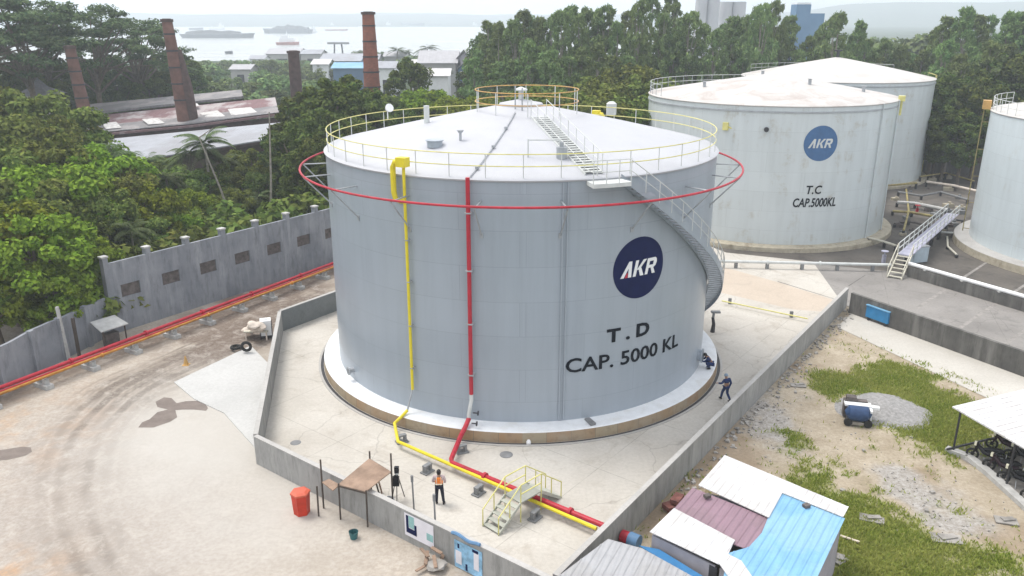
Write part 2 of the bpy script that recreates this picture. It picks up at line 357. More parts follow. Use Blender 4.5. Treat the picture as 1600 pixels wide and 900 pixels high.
def brick():
    t = NT('chimney_brick'); x, y, z = t.xyz()
    b = t.n('ShaderNodeTexBrick'); cmb = t.n('ShaderNodeCombineXYZ'); t.L(t.math('MULTIPLY', t.math('ARCTAN2', x, y), 1.5), cmb.inputs[0]); t.L(z, cmb.inputs[1])
    t.L(cmb.outputs[0], b.inputs['Vector']); b.inputs['Scale'].default_value = 1; b.inputs['Brick Width'].default_value = 0.5; b.inputs['Row Height'].default_value = 0.2
    b.inputs['Mortar Size'].default_value = 0.015
    b.inputs['Color1'].default_value = (0.24, 0.075, 0.045, 1); b.inputs['Color2'].default_value = (0.30, 0.10, 0.06, 1); b.inputs['Mortar'].default_value = (0.2, 0.12, 0.09, 1)
    c = t.mix(t.ramp(t.noise(0.5, 6, 0.65), [(0.45, 0.0), (0.7, 0.6)]), b.outputs['Color'], (0.10, 0.06, 0.05))
    return t.out(c, 0.9)
MAT['brick'] = brick()
MAT['brick_old'] = plain('weathered_brick', (0.155, 0.082, 0.066), 0.9, 0.3, 0.8, dirt=(0.06, 0.045, 0.042), dirt_amt=0.7, dscale=0.35)
MAT['dark_brick'] = plain('sooty_shade_brick', (0.085, 0.055, 0.05), 0.9, 0.35, 1.2)
def leafmat(name, c0, c1, c2, trans=0.16):
    t = NT(name)
    geo = t.n('ShaderNodeNewGeometry'); oi = t.n('ShaderNodeObjectInfo')
    c = t.ramp(geo.outputs['Random Per Island'], [(0.0, c0), (0.55, c1), (1.0, c2)])
    c = t.mix(t.ramp(t.noise(0.45, 3, 0.5), [(0.35, 0.0), (0.65, 0.55)]), c, c2)
    hsv = t.n('ShaderNodeHueSaturation'); t.L(c, hsv.inputs['Color'])
    t.L(t.math('ADD', 0.465, t.math('MULTIPLY', oi.outputs['Random'], 0.055)), hsv.inputs['Hue'])
    t.L(t.math('ADD', 0.75, t.math('MULTIPLY', oi.outputs['Random'], 0.5)), hsv.inputs['Value'])
    hsv.inputs['Saturation'].default_value = 0.95
    dif = t.n('ShaderNodeBsdfDiffuse'); tr = t.n('ShaderNodeBsdfTranslucent'); ms = t.n('ShaderNodeMixShader')
    t.L(hsv.outputs['Color'], dif.inputs['Color']); t.L(hsv.outputs['Color'], tr.inputs['Color']); ms.inputs[0].default_value = trans
    t.L(dif.outputs[0], ms.inputs[1]); t.L(tr.outputs[0], ms.inputs[2])
    outn = [k for k in t.t.nodes if k.type == 'OUTPUT_MATERIAL'][0]; t.L(ms.outputs[0], outn.inputs['Surface'])
    t.t.nodes.remove(t.b); return t.m
MAT['leaf_bright'] = leafmat('bright_leaves', (0.055, 0.115, 0.008), (0.125, 0.21, 0.012), (0.21, 0.29, 0.025))
MAT['leaf_mid'] = leafmat('mid_leaves', (0.045, 0.090, 0.018), (0.095, 0.155, 0.027), (0.185, 0.22, 0.05))
MAT['leaf_dark'] = leafmat('dark_leaves', (0.028, 0.066, 0.018), (0.064, 0.115, 0.028), (0.13, 0.17, 0.038))
MAT['leaf_rain'] = leafmat('rain_tree_leaves', (0.038, 0.080, 0.040), (0.070, 0.125, 0.055), (0.125, 0.18, 0.075))
MAT['leaf_tall'] = leafmat('feathery_leaves', (0.07, 0.13, 0.055), (0.13, 0.21, 0.075), (0.21, 0.28, 0.095))
MAT['leaf_palm'] = leafmat('palm_leaves', (0.035, 0.060, 0.02), (0.065, 0.095, 0.035), (0.12, 0.15, 0.07))
MAT['grass'] = leafmat('grass_blades', (0.13, 0.19, 0.018), (0.22, 0.29, 0.03), (0.36, 0.36, 0.10), 0.4)

# ------------------------------------------------------------------ the ground, river, hills, haze
def sheet(name, poly, z, mat, label=None):
    m = MB(); n = len(poly); A = sum(poly[i][0] * poly[(i + 1) % n][1] - poly[(i + 1) % n][0] * poly[i][1] for i in range(n))
    if A < 0: poly = poly[::-1]
    m.add([(p[0], p[1], z) for p in poly], [tuple(range(n))]); o = m.build(name, mat); tag(o, kind='structure'); return o
def grid_sheet(name, xs, ys, zf, mat, attrs=None):
    X, Y = np.meshgrid(xs, ys); Z = zf(X, Y); nx, ny = len(xs), len(ys)
    me = bpy.data.meshes.new(name); co = np.stack([X, Y, Z], -1).reshape(-1, 3).astype(np.float32)
    i = np.arange(nx * ny).reshape(ny, nx); q = np.stack([i[:-1, :-1], i[:-1, 1:], i[1:, 1:], i[1:, :-1]], -1).reshape(-1, 4)
    me.vertices.add(len(co)); me.vertices.foreach_set('co', co.ravel()); k = len(q)
    me.loops.add(4 * k); me.loops.foreach_set('vertex_index', q.ravel().astype(np.int32))
    me.polygons.add(k); me.polygons.foreach_set('loop_start', np.arange(0, 4 * k, 4, dtype=np.int32)); me.polygons.foreach_set('loop_total', np.full(k, 4, dtype=np.int32))
    me.polygons.foreach_set('use_smooth', np.ones(k, dtype=bool)); me.update(calc_edges=True); me.materials.append(mat)
    for nm, arr in (attrs or {}).items():
        a = me.attributes.new(nm, 'FLOAT_COLOR', 'POINT'); a.data.foreach_set('color', arr.astype(np.float32).ravel())
    o = bpy.data.objects.new(name, me); COL.objects.link(o); tag(o, kind='structure'); return o
_rng = np.random.default_rng(5)
def vnoise(X, Y, s, seed=0, octv=4):
    out = np.zeros_like(X, dtype=float); amp = 1.0; tot = 0.0
    for o in range(octv):
        r = np.random.default_rng(seed * 31 + o); T = r.random((64, 64)); x = X * s * 2 ** o; y = Y * s * 2 ** o
        x0 = np.floor(x).astype(int); y0 = np.floor(y).astype(int); fx = x - x0; fy = y - y0
        fx = fx * fx * (3 - 2 * fx); fy = fy * fy * (3 - 2 * fy)
        a = T[y0 % 64, x0 % 64]; b = T[y0 % 64, (x0 + 1) % 64]; c = T[(y0 + 1) % 64, x0 % 64]; d = T[(y0 + 1) % 64, (x0 + 1) % 64]
        out += amp * ((a * (1 - fx) + b * fx) * (1 - fy) + (c * (1 - fx) + d * fx) * fy); tot += amp; amp *= 0.55
    return out / tot
def sstep(a, b, x): t = np.clip((x - a) / (b - a), 0, 1); return t * t * (3 - 2 * t)
WATER_Z = -3.0
def in_river(X, Y): return sstep(0, 1, (Y - (452 + 22 * vnoise(X, Y, 0.012, 3))) / 30) * sstep(0, 1, (2250 + 90 * vnoise(X, Y, 0.004, 4) - Y) / 60) * sstep(0, 1, (150 + 0.25 * (Y - 480) - X) / 60)
def land_z(X, Y):
    z = -0.06 - 2.0 * sstep(250, 450, Y) + 0 * X
    z = z + (vnoise(X, Y, 0.01, 9) - 0.5) * 3.0 * sstep(140, 300, Y)
    z = z - 9.0 * in_river(X, Y)
    az = X / np.maximum(Y, 1)
    far = sstep(2300, 2900, Y)
    hz = 14 + 26 * vnoise(X, Y, 0.0022, 12) + 42 * sstep(0.28, 0.44, az) * (0.4 + 0.8 * vnoise(X, Y, 0.0016, 13)) + 14 * sstep(0.52, 0.62, az)
    return z + far * hz * (1 - 0.3 * sstep(3400, 4100, Y)) + 2.5 * sstep(2300, 2340, Y)
xs = np.unique(np.concatenate([np.linspace(-2900, -300, 70), np.linspace(-300, 300, 90), np.linspace(300, 2900, 70)]))
ys = np.unique(np.concatenate([np.linspace(-60, 520, 110), np.linspace(520, 2200, 50), np.linspace(2200, 4100, 80)]))
t = NT('wild_ground')
gc = t.ramp(t.noise(0.12, 7, 0.65), [(0.3, (0.022, 0.03, 0.012)), (0.55, (0.04, 0.05, 0.02)), (0.75, (0.085, 0.07, 0.045))])
gc = t.mix(t.ramp(t.noise(0.006, 8, 0.7), [(0.40, 0.0), (0.6, 0.8)]), gc, (0.05, 0.085, 0.04))
gc = t.mix(t.ramp(t.noise(0.02, 6, 0.7), [(0.58, 0.0), (0.66, 0.6)]), gc, (0.20, 0.17, 0.13))
grd = grid_sheet('ground', xs, ys, land_z, t.out(gc, 0.95, spec=0.1))
t = NT('river_water')
t.bump(t.noise(0.35, 4, 0.6, vec=t.vec((1, 2.2, 1))), 0.35, 0.12)
wat = t.out(t.ramp(t.noise(0.012, 4, 0.6, vec=t.vec((0.5, 2, 1))), [(0.35, (0.26, 0.28, 0.27)), (0.65, (0.33, 0.34, 0.33))]), 0.22, spec=0.5)
sheet('river', [(-2850, 430), (700, 430), (700, 2450), (-2850, 2450)], WATER_Z, wat)
HZ = MB(); HZ.box((0, 2020, 46), (5900, 4240, 116)); hz = HZ.build('haze', [])
hm = bpy.data.materials.new('haze_air'); hm.use_nodes = True; hn = hm.node_tree; hn.nodes.clear()
ho = hn.nodes.new('ShaderNodeOutputMaterial'); hv = hn.nodes.new('ShaderNodeVolumePrincipled')
hv.inputs['Color'].default_value = (0.84, 0.92, 1.0, 1); hv.inputs['Density'].default_value = 0.0006; hv.inputs['Anisotropy'].default_value = 0.2
hn.links.new(hv.outputs[0], ho.inputs['Volume']); hz.data.materials.append(hm); hz.visible_shadow = True; tag(hz, kind='stuff')

# yard: compacted sand with wheel tracks
def polydist(X, Y, pts):
    D = np.full(X.shape, 1e9)
    for a, b in zip(pts[:-1], pts[1:]):
        ax, ay = a[0], a[1]; dx, dy = b[0] - ax, b[1] - ay; L2 = dx * dx + dy * dy + 1e-9
        u = np.clip(((X - ax) * dx + (Y - ay) * dy) / L2, 0, 1); D = np.minimum(D, np.hypot(X - ax - u * dx, Y - ay - u * dy))
    return D
def smooth_line(pix, k=6):
    p = [G(*q) for q in pix]; out = []
    for i in range(len(p) - 1):
        a, b, c, d = p[max(i - 1, 0)], p[i], p[i + 1], p[min(i + 2, len(p) - 1)]
        for j in range(k):
            u = j / k; out.append(0.5 * ((2 * b) + (c - a) * u + (2 * a - 5 * b + 4 * c - d) * u * u + (3 * b - a - 3 * c + d) * u ** 3))
    out.append(p[-1]); return out
tracks = [smooth_line(q) for q in ([(500, 462), (400, 508), (360, 525), (300, 552), (240, 580), (180, 615), (128, 665), (100, 720), (92, 790), (115, 870), (160, 930)],
    [(500, 482), (430, 510), (370, 545), (300, 575), (225, 612), (165, 668), (140, 725), (138, 785), (158, 850), (200, 910)],
    [(320, 548), (250, 572), (170, 606), (110, 655), (75, 715), (62, 790), (75, 860), (110, 920)], [(330, 590), (240, 620), (190, 668), (168, 725), (170, 790), (200, 860), (260, 920)])]
def yard_mask(X, Y):
    tr = np.zeros_like(X)
    for i, tl in enumerate(tracks):
        d = polydist(X, Y, tl) + 0.10 * (vnoise(X, Y, 1.5, 40 + i) - 0.5)
        tr = np.maximum(tr, (1 - sstep(0.16, 0.36, d)) * (1.0 if i < 2 else 0.6) + 0.8 * (0.8 if i < 2 else 0.5) * sum((1 - sstep(0.05, 0.15, np.abs(d - k_))) * w_ for k_, w_ in ((0.5, .6), (0.75, .9), (1.0, .4), (1.35, .6))))
    tr *= 0.7 + 0.7 * sstep(0.35, 0.6, vnoise(X, Y, 0.6, 50))
    g = lambda px, py, r: np.exp(-(np.hypot(X - G(px, py)[0], Y - G(px, py)[1]) / r) ** 2)
    strong = g(310, 535, 5.0) + g(430, 480, 5) + 0.5 * g(210, 600, 4)
    tr = np.clip(tr * (0.5 + 1.6 * strong), 0, 1)
    orange = np.clip((g(20, 680, 5) * 0.6 + 0.8 * g(0, 895, 1.8) + 0.3 * g(90, 890, 1.6)) * sstep(0.38, 0.66, vnoise(X, Y, 1.1, 52, 6)) * 0.9, 0, 1)
    pale = np.clip((g(370, 630, 5.5) + 0.8 * g(330, 700, 5) + 0.6 * g(420, 800, 5)) * (0.5 + 0.9 * vnoise(X, Y, 0.4, 55)), 0, 1)
    wet_and_shade = np.clip((g(375, 505, 3.6) + 1.2 * g(440, 465, 4.0) + 0.8 * g(330, 540, 3.0)) * sstep(0.25, 0.6, vnoise(X, Y, 0.5, 53)) * 1.9 + 0.9 * (1 - sstep(0.5, 1.3, polydist(X, Y, [G(-60, 637, 0.2), G(560, 402, 0.2)]) + 0.7 * (vnoise(X, Y, 0.9, 57) - 0.5))), 0, 1)  # pipe-line term paints the pipes' shadow into the soil; the rest is wet
    grey = np.clip((g(130, 760, 6) + g(230, 850, 6) + 0.6 * g(160, 650, 5)) * (0.5 + vnoise(X, Y, 0.35, 54)), 0, 1)
    return np.stack([tr, orange, wet_and_shade, grey], -1), np.stack([pale, 0 * pale, 0 * pale, 0 * pale + 1], -1)
xs = np.arange(-37, 3.0, 0.16); ys = np.arange(17, 76, 0.16); X, Y = np.meshgrid(xs, ys)
t = NT('yard_sand'); a1 = t.attr('mask'); sep = t.n('ShaderNodeSeparateColor'); t.L(a1.outputs['Color'], sep.inputs[0])
c = t.ramp(t.noise(0.3, 7, 0.65), [(0.3, (0.34, 0.295, 0.24)), (0.7, (0.455, 0.405, 0.345))])
c = t.mix(t.math('MULTIPLY', a1.outputs['Alpha'], 0.75), c, (0.37, 0.34, 0.315))
c = t.mix(t.math('MULTIPLY', sep.outputs[1], 0.8), c, (0.44, 0.24, 0.10))
c = t.mix(t.math('MULTIPLY', sep.outputs[0], 0.92), c, (0.095, 0.073, 0.058))
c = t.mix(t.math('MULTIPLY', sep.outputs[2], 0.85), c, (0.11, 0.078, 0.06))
c = t.mix(t.ramp(t.noise(5, 7, 0.7), [(0.40, 0.55), (0.60, 0.0)]), c, (0.25, 0.21, 0.175))
c = t.mix(t.ramp(t.noise(1.1, 8, 0.75, dist=0.5), [(0.50, 0.0), (0.66, 0.5)]), c, (0.47, 0.435, 0.39))
c = t.mix(t.ramp(t.noise(22, 3, 0.6), [(0.66, 0.0), (0.72, 0.6)]), c, (0.17, 0.14, 0.12))
t.bump(t.noise(3.5, 8, 0.7), 0.4, 0.04)
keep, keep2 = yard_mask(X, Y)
a2 = t.attr('mask2'); sep2 = t.n('ShaderNodeSeparateColor'); t.L(a2.outputs['Color'], sep2.inputs[0]); c = t.mix(t.math('MULTIPLY', sep2.outputs[0], 0.75), c, (0.46, 0.445, 0.415))
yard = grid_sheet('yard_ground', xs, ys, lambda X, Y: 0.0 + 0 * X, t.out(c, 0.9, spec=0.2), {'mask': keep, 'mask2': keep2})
def puddle(name, pix, z=0.008):
    pts = [G(*p) for p in pix]; return sheet(name, [(p.x, p.y) for p in pts], z, MAT['mud'])
t = NT('wet_mud'); MAT['mud'] = t.out(t.ramp(t.noise(1.5, 6, 0.6), [(0.3, (0.13, 0.105, 0.09)), (0.7, (0.20, 0.165, 0.145))]), 0.55, spec=0.3)
puddle('wet_patch', [(243, 628), (256, 621), (268, 622), (276, 630), (290, 627), (318, 626), (325, 638), (322, 642), (303, 640), (285, 640), (274, 641), (277, 652), (266, 659), (240, 668), (216, 668), (222, 660), (234, 655), (246, 644), (262, 640), (246, 636)])
puddle('wet_patch', [(-20, 706), (10, 702), (35, 698), (48, 699), (50, 706), (40, 712), (15, 718), (-20, 722)])

# bund floor and right-hand areas
WH = 1.5                                                     # bund wall height
bA, bB, bC, bD, bE = [G(*p, z=WH) for p in ((399, 681), (862, 905), (1324, 450), (437, 486), (530, 453))]
def xy(v): return (v.x, v.y)
back1 = bD + (bE - bD).normalized() * 26
sheet('bund_floor', [xy(bA), xy(bB), xy(bC), (27, 70), (20, 73), (12, 90), xy(back1), xy(bD)], 0.012, MAT['bund_floor'])
field_x = np.arange(-1, 46, 0.2); field_y = np.arange(17, 62, 0.2); FX, FY = np.meshgrid(field_x, field_y)
def field_mask(X, Y):
    def g(px, py, rx, ry):
        c = G(px, py); ux = (c.x - 0) / c.y; return np.exp(-(((X - c.x) / rx) ** 2 + ((Y - c.y) / ry) ** 2))
    n = vnoise(X, Y, 0.45, 71, 5); n2 = vnoise(X, Y, 1.3, 72, 4)
    gr = 1.25 * g(1440, 640, 3.4, 4.2) + 1.0 * g(1390, 585, 2.4, 2.0) + 0.8 * g(1310, 605, 1.5, 2.0) + 1.2 * g(1400, 880, 3.2, 2.6) + 1.0 * g(1350, 800, 2.0, 1.6) + 0.8 * g(1285, 755, 2.2, 1.6) + 0.55 * g(1240, 690, 1.0, 1.5) + 0.9 * g(1500, 900, 3.0, 1.6) + 0.5 * g(1480, 690, 2, 2)
    n3 = vnoise(X, Y, 0.22, 79, 5)
    n4 = vnoise(X, Y, 3.1, 81, 3)
    grass = sstep(0.22, 1.0, gr * (0.05 + 1.7 * n) + 1.3 * (n2 - 0.5) * np.clip(gr * 2 + 0.25, 0, 1) + 0.9 * (n3 - 0.42) + 0.5 * (n4 - 0.5))
    gy = 0.8 * (1.0 * g(1195, 655, 1.8, 4.5) + 1.1 * g(1440, 770, 2.2, 1.5) + 0.9 * g(1500, 820, 2.2, 1.2) + 0.6 * g(1240, 600, 1.2, 3) + 0.8 * g(1400, 735, 1.6, 0.9))
    grey = 0.85 * sstep(0.22, 0.8, gy * (0.2 + 1.5 * vnoise(X, Y, 0.6, 73, 5)) + 0.5 * (vnoise(X, Y, 2.2, 82, 4) - 0.5))
    brown = sstep(0.5, 0.72, vnoise(X, Y, 0.35, 74, 5) + 0.30 * g(1120, 710, 2, 6) + 0.25 * g(1050, 800, 1.5, 4))
    return np.stack([grass, grey, brown, np.ones_like(X)], -1)
t = NT('field_soil'); a1 = t.attr('mask'); sep = t.n('ShaderNodeSeparateColor'); t.L(a1.outputs['Color'], sep.inputs[0])
c = t.ramp(t.noise(0.5, 7, 0.68), [(0.3, (0.30, 0.25, 0.18)), (0.7, (0.48, 0.42, 0.335))])
c = t.mix(t.math('MULTIPLY', sep.outputs[2], 0.6), c, (0.23, 0.165, 0.11))
c = t.mix(sep.outputs[1], c, t.ramp(t.noise(3.0, 8, 0.75), [(0.32, (0.24, 0.23, 0.22)), (0.65, (0.42, 0.41, 0.40))]))
c = t.mix(sep.outputs[0], c, t.ramp(t.noise(1.2, 6, 0.65), [(0.3, (0.14, 0.20, 0.02)), (0.7, (0.25, 0.28, 0.06))]))
c = t.mix(t.ramp(t.noise(6, 8, 0.75), [(0.38, 0.4), (0.6, 0.0)]), c, (0.17, 0.14, 0.10))
t.bump(t.noise(3.5, 8, 0.75), 0.6, 0.06)
def field_z(X, Y): return 0.004 + 0.0 * X
fm = field_mask(FX, FY)
field = grid_sheet('field', field_x, field_y, lambda X, Y: -0.02 + 0 * X, t.out(c, 0.95, spec=0.1), {'mask': fm})
# keep the yard sheet and the field apart: field lies under, the yard ends at the bund wall
dwA, dwB = G(1330, 490), G(1640, 604)
dw_dir = (dwB - dwA).normalized(); dw_n = V3((-dw_dir.y, dw_dir.x, 0))
rdA, rdB = G(1308, 511), G(1640, 668)
sheet('concrete_road', [xy(dwA), xy(dwB), xy(rdB), xy(rdA)], 0.006, MAT['road'])
p0 = dwA - dw_dir * 1.2
sheet('tank_yard_ground', [xy(bC + dw_n * 0.2), xy(dwB), (60, 40), (95, 60), (95, 140), (-14, 140), (-14, 92), (12, 92), (20, 73), (26, 68)], 0.002, MAT['tank_yard'])
sl = [xy(bC + dw_n * 0.3), xy(dwB + dw_n * 0.3)]
sheet('old_concrete_slab', [sl[0], sl[1], xy(G(1640, 500)), xy(G(1400, 425)), xy(G(1130, 398)), xy(G(1128, 412)), xy(G(1215, 440))], 0.010, MAT['old_slab'])
bl = (bD - bA).normalized() ; bo = V3((-bl.y, bl.x, 0)) * 0.14; bo = bo if bo.x < 0 else -bo
ws = MB(); ws.prism([xy(G(*p)) for p in ((272, 598), (346, 563), (392, 541))] + [xy(bA + bl * 11.6 + bo), xy(bA + bl * 1.2 + bo)] + [xy(G(*p)) for p in ((350, 646), (303, 624))], 0.0, 0.05)
o = ws.build('concrete_slab', MAT['white_slab']); tag(o, kind='structure')

# ------------------------------------------------------------------ walls
def wall_run(name, p, q, h, th, mat, label, cat='wall', group=None, cap=None, z0=-0.1, inner=None):
    m = MB(); p, q = V3((p[0], p[1], 0)), V3((q[0], q[1], 0)); d = (q - p).normalized(); n = V3((-d.y, d.x, 0)) * th / 2
    m.prism([xy(p + n), xy(q + n), xy(q - n), xy(p - n)], z0, h)
    root = thing(name, label, cat, p, 0, group); m.build('wall_panel', mat, root)
    if cap:
        c = MB(); n2 = n * 1.08; c.prism([xy(p + n2), xy(q + n2), xy(q - n2), xy(p - n2)], h, h + 0.035); c.build('coping', cap, root)
    return root
MAT['coping'] = concrete('pale_coping', (0.36, 0.35, 0.335), (0.46, 0.45, 0.435), stain=(0.24, 0.235, 0.22), stain_amt=0.4)
dA = (bB - bA).normalized()
wall_run('bund_wall', bA, bB + dA * 0.0, WH, 0.22, MAT['bund_wall'], 'low grey concrete bund wall facing the sandy yard, with banners hung on it', cap=MAT['coping'])
dB = (bC - bB).normalized()
wall_run('bund_wall', bB + dB * 0.25, bC, WH, 0.22, MAT['bund_wall'], 'long straight bund wall between the bund floor and the grassy field', cap=MAT['coping'])
dDl = (bD - bA).normalized()
wall_run('bund_wall', bA + dDl * 0.125, bD - dDl * 0.125, WH, 0.22, MAT['bund_wall'], 'bund wall beside the white slab and tyre tracks', cap=MAT['coping'])
MAT['dark_bund'] = concrete('dark_bund_concrete', (0.15, 0.165, 0.17), (0.22, 0.235, 0.235), stain=(0.10, 0.11, 0.11), stain_amt=0.6)  # darker concrete tone than the other bund walls
wall_run('bund_wall', bD, back1, WH, 0.22, MAT['dark_bund'], 'dark bund wall running behind the big grey tank', cap=MAT['coping'])
old = wall_run('retaining_wall', dwA + dw_n * 0.12 - dw_dir * 0.25, dwB + dw_n * 0.12, 1.55, 0.25, MAT['old_wall'], 'stained dark concrete wall along the pale concrete road')
w2a, w2b = G(1418, 432), G(1660, 505)
in2 = wall_run('inner_wall', w2a, w2b, 0.95, 0.22, MAT['old_wall'], 'low dark wall under the shiny white pipe beside the cut-off tank')
ps = MB(); a, b = w2a + V3((0, 0.1, 1.12)), w2b + V3((0, 0.1, 1.12)); ps.tube([a, b], 0.16, 10)
t_ = thing('white_pipe', 'shiny white pipe lying along the low dark wall', 'pipe', a); ps.build('pipe_run', MAT['white'], t_, smooth=True)
for f in (0.12, 0.38, 0.62, 0.85):
    sd_ = MB(); c = w2a.lerp(w2b, f); sd_.box((c.x, c.y, 0.98), (0.3, 0.3, 0.12)); sd_.build('saddle', MAT['block'], t_)
# perimeter wall on the far side of the yard
PW0, PW1 = G(165, 413, 5.0), G(540, 320, 5.0)
PW0.z = PW1.z = 0
pd = (PW1 - PW0).normalized(); pn = V3((-pd.y, pd.x, 0))
PH = 5.0; L = (PW1 - PW0).length + 6
pw = thing('perimeter_wall', 'tall grey rendered boundary wall with capped pilasters and small brick-filled openings', 'wall', PW0)
NB = 9; bay = L / NB
m = MB(); inf = []
for i in range(NB):
    s0, s1 = i * bay, (i + 1) * bay
    ws0, ws1 = s0 + bay * 0.25, s0 + bay * 0.70; zz0, zz1 = 2.4, 3.3
    def seg(a, b, z0, z1): m.prism([xy(PW0 + pd * a), xy(PW0 + pd * b), xy(PW0 + pd * b + pn * 0.2), xy(PW0 + pd * a + pn * 0.2)], z0, z1)
    seg(s0, ws0, -0.1, PH); seg(ws1, s1, -0.1, PH); seg(ws0, ws1, -0.1, zz0); seg(ws0, ws1, zz1, PH); inf.append((ws0, ws1, zz0, zz1))
m.build('wall_panel', MAT['peri_wall'], pw)
MAT['infill'] = plain('rough_brick_infill', (0.115, 0.10, 0.095), 0.9, 0.4, 3)
for a, b, z0, z1 in inf:
    q = MB(); q.prism([xy(PW0 + pd * a + pn * 0.10), xy(PW0 + pd * b + pn * 0.10), xy(PW0 + pd * b + pn * 0.19), xy(PW0 + pd * a + pn * 0.19)], z0, z1); q.build('opening', MAT['infill'], pw)
for i in range(NB + 1):
    c = PW0 + pd * (i * bay) + pn * 0.215; ang = math.atan2(pd.y, pd.x)
    q = MB(); q.box((c.x, c.y, (PH + 0.35) / 2), (0.36, 0.45, PH + 0.35 + 0.1), ang); pil = q.build('pilaster', MAT['peri_wall'], pw)
    q = MB(); q.box((c.x, c.y, PH + 0.47), (0.5, 0.5, 0.11), ang); q.build('cap', MAT['block'], pil)
LW0 = PW0 - pd * 0.4; LW1 = G(-60, 568, 2.75); LW1.z = 0
lw = thing('boundary_wall', 'lower weathered grey boundary wall beyond the end of the tall wall', 'wall', LW1)
m = MB(); LL = (LW0 - LW1).length; steps = 14
rngw = random.Random(4); prof = [2.75 + rngw.uniform(-0.08, 0.08) for _ in range(steps + 1)]
u = (LW0 - LW1).normalized(); un = V3((-u.y, u.x, 0)) * 0.2
for i in range(steps):
    a, b = LW1 + u * LL * i / steps, LW1 + u * LL * (i + 1) / steps
    za, zb = prof[i], prof[i + 1]
    m.add([a, b, b + un, a + un, a + V3((0, 0, za)), b + V3((0, 0, zb)), b + un + V3((0, 0, zb)), a + un + V3((0, 0, za))],
          [(0, 1, 5, 4), (3, 7, 6, 2), (4, 5, 6, 7)] + ([(0, 4, 7, 3)] if i == 0 else []) + ([(1, 2, 6, 5)] if i == steps - 1 else []))
m.build('wall_panel', MAT['peri_wall'], lw)
for f in (0.2, 0.42, 0.62, 0.82):
    c = LW1 + u * LL * f - un * 0.1; q = MB(); q.box((c.x, c.y, 1.4), (0.3, 0.35, 2.9), math.atan2(u.y, u.x)); q.build('pilaster', MAT['peri_wall'], lw)
for i, (px, py, h, lab) in enumerate(((108, 562, 3.6, 'pale leaning timber post in front of the boundary wall'), (124, 556, 2.6, 'short dark timber post in front of the boundary wall'))):
    b = G(px, py); q = MB(); q.beam(b, b + V3((-0.15 if i == 0 else 0.0, 0.0, h)), 0.16, 0.16); tag(q.build('timber_post', MAT['block'] if i == 0 else MAT['bamboo']), lab, 'post')
# small lean-to by the wall
b = G(178, 540); lt = thing('lean_to', 'little lean-to with a pale sloping roof and bricks under it, against the grey wall', 'shelter', b)
q = MB(); q.slab([b + pd * -0.85 + pn * 0.9 + V3((0, 0, 1.75)), b + pd * 0.85 + pn * 0.9 + V3((0, 0, 1.75)), b + pd * 0.95 - pn * 0.5 + V3((0, 0, 1.4)), b - pd * 0.95 - pn * 0.5 + V3((0, 0, 1.4))], 0.06); q.build('roof', MAT['block'], lt)
for s in (-0.75, 0.75):
    q = MB(); c = b + pd * s - pn * 0.35; q.beam(c, c + V3((0, 0, 1.38)), 0.07, 0.07); q.build('post', MAT['bamboo'], lt)
q = MB(); c = b + pn * 0.2; q.box((c.x, c.y, 0.45), (0.9, 0.5, 0.9), math.atan2(pd.y, pd.x)); q.build('brick_stack', MAT['infill'], lt)

# pipes along the perimeter wall, on blocks
def pipe_thing(name, label, pts, r, mat, flanges=(), n=10, group=None, fl_mat=None):
    t_ = thing(name, label, 'pipe', pts[0], 0, group); q = MB(); q.tube(pts, r, n); q.build('pipe_run', mat, t_, smooth=True)
    for f in flanges:
        k = f * (len(pts) - 1); i = min(int(k), len(pts) - 2); c = V3(pts[i]).lerp(V3(pts[i + 1]), k - i); d = (V3(pts[i + 1]) - V3(pts[i])).normalized()
        q = MB(); q.tube([c - d * 0.06, c + d * 0.06], r * 1.7, 12); q.build('flange', fl_mat or mat, t_)
    return t_
pa, pb = G(-60, 637, 0.75), G(560, 402, 0.75)
pdir = (pb - pa).normalized(); pnn = V3((-pdir.y, pdir.x, 0))
PL = (pb - pa).length
pipe_thing('red_pipe', 'long red pipe running on blocks along the grey boundary wall, upper of the two', [pa + pnn * 0.5 + V3((0, 0, 0.1)), pb + pnn * 0.5 + V3((0, 0, 0.1))], 0.115, MAT['red'], (0.2, 0.36, 0.5, 0.64, 0.8))
pipe_thing('thin_red_pipe', 'thin rusty red pipe between the red and amber pipes by the boundary wall', [pa + pnn * 0.2, pb + pnn * 0.2], 0.065, MAT['red'])
pipe_thing('amber_pipe', 'amber pipe along the boundary wall, edging the sandy yard', [pa - pnn * 0.1, pb - pnn * 0.1], 0.085, MAT['amber'], (0.25, 0.5, 0.75))
for i in range(11):
    c = pa + pdir * (1.6 + i * (PL - 3) / 10); c.z = 0
    t_ = thing('pipe_block', 'pale concrete block carrying the pipes along the boundary wall', 'pipe support', c, math.atan2(pdir.y, pdir.x), 'pipe blocks along the boundary wall')
    q = MB(); q.box((0, 0.2, 0.13), (0.5, 1.2, 0.26)); q.box((0, -0.05, 0.42), (0.26, 0.3, 0.34)); q.box((0, 0.5, 0.42), (0.26, 0.3, 0.34)); q.build('block', MAT['block'], t_, local=True)
    q = MB(); q.box((0, 0.22, 0.605), (0.14, 0.95, 0.03)); q.build('saddle', MAT['steel'], t_, local=True)

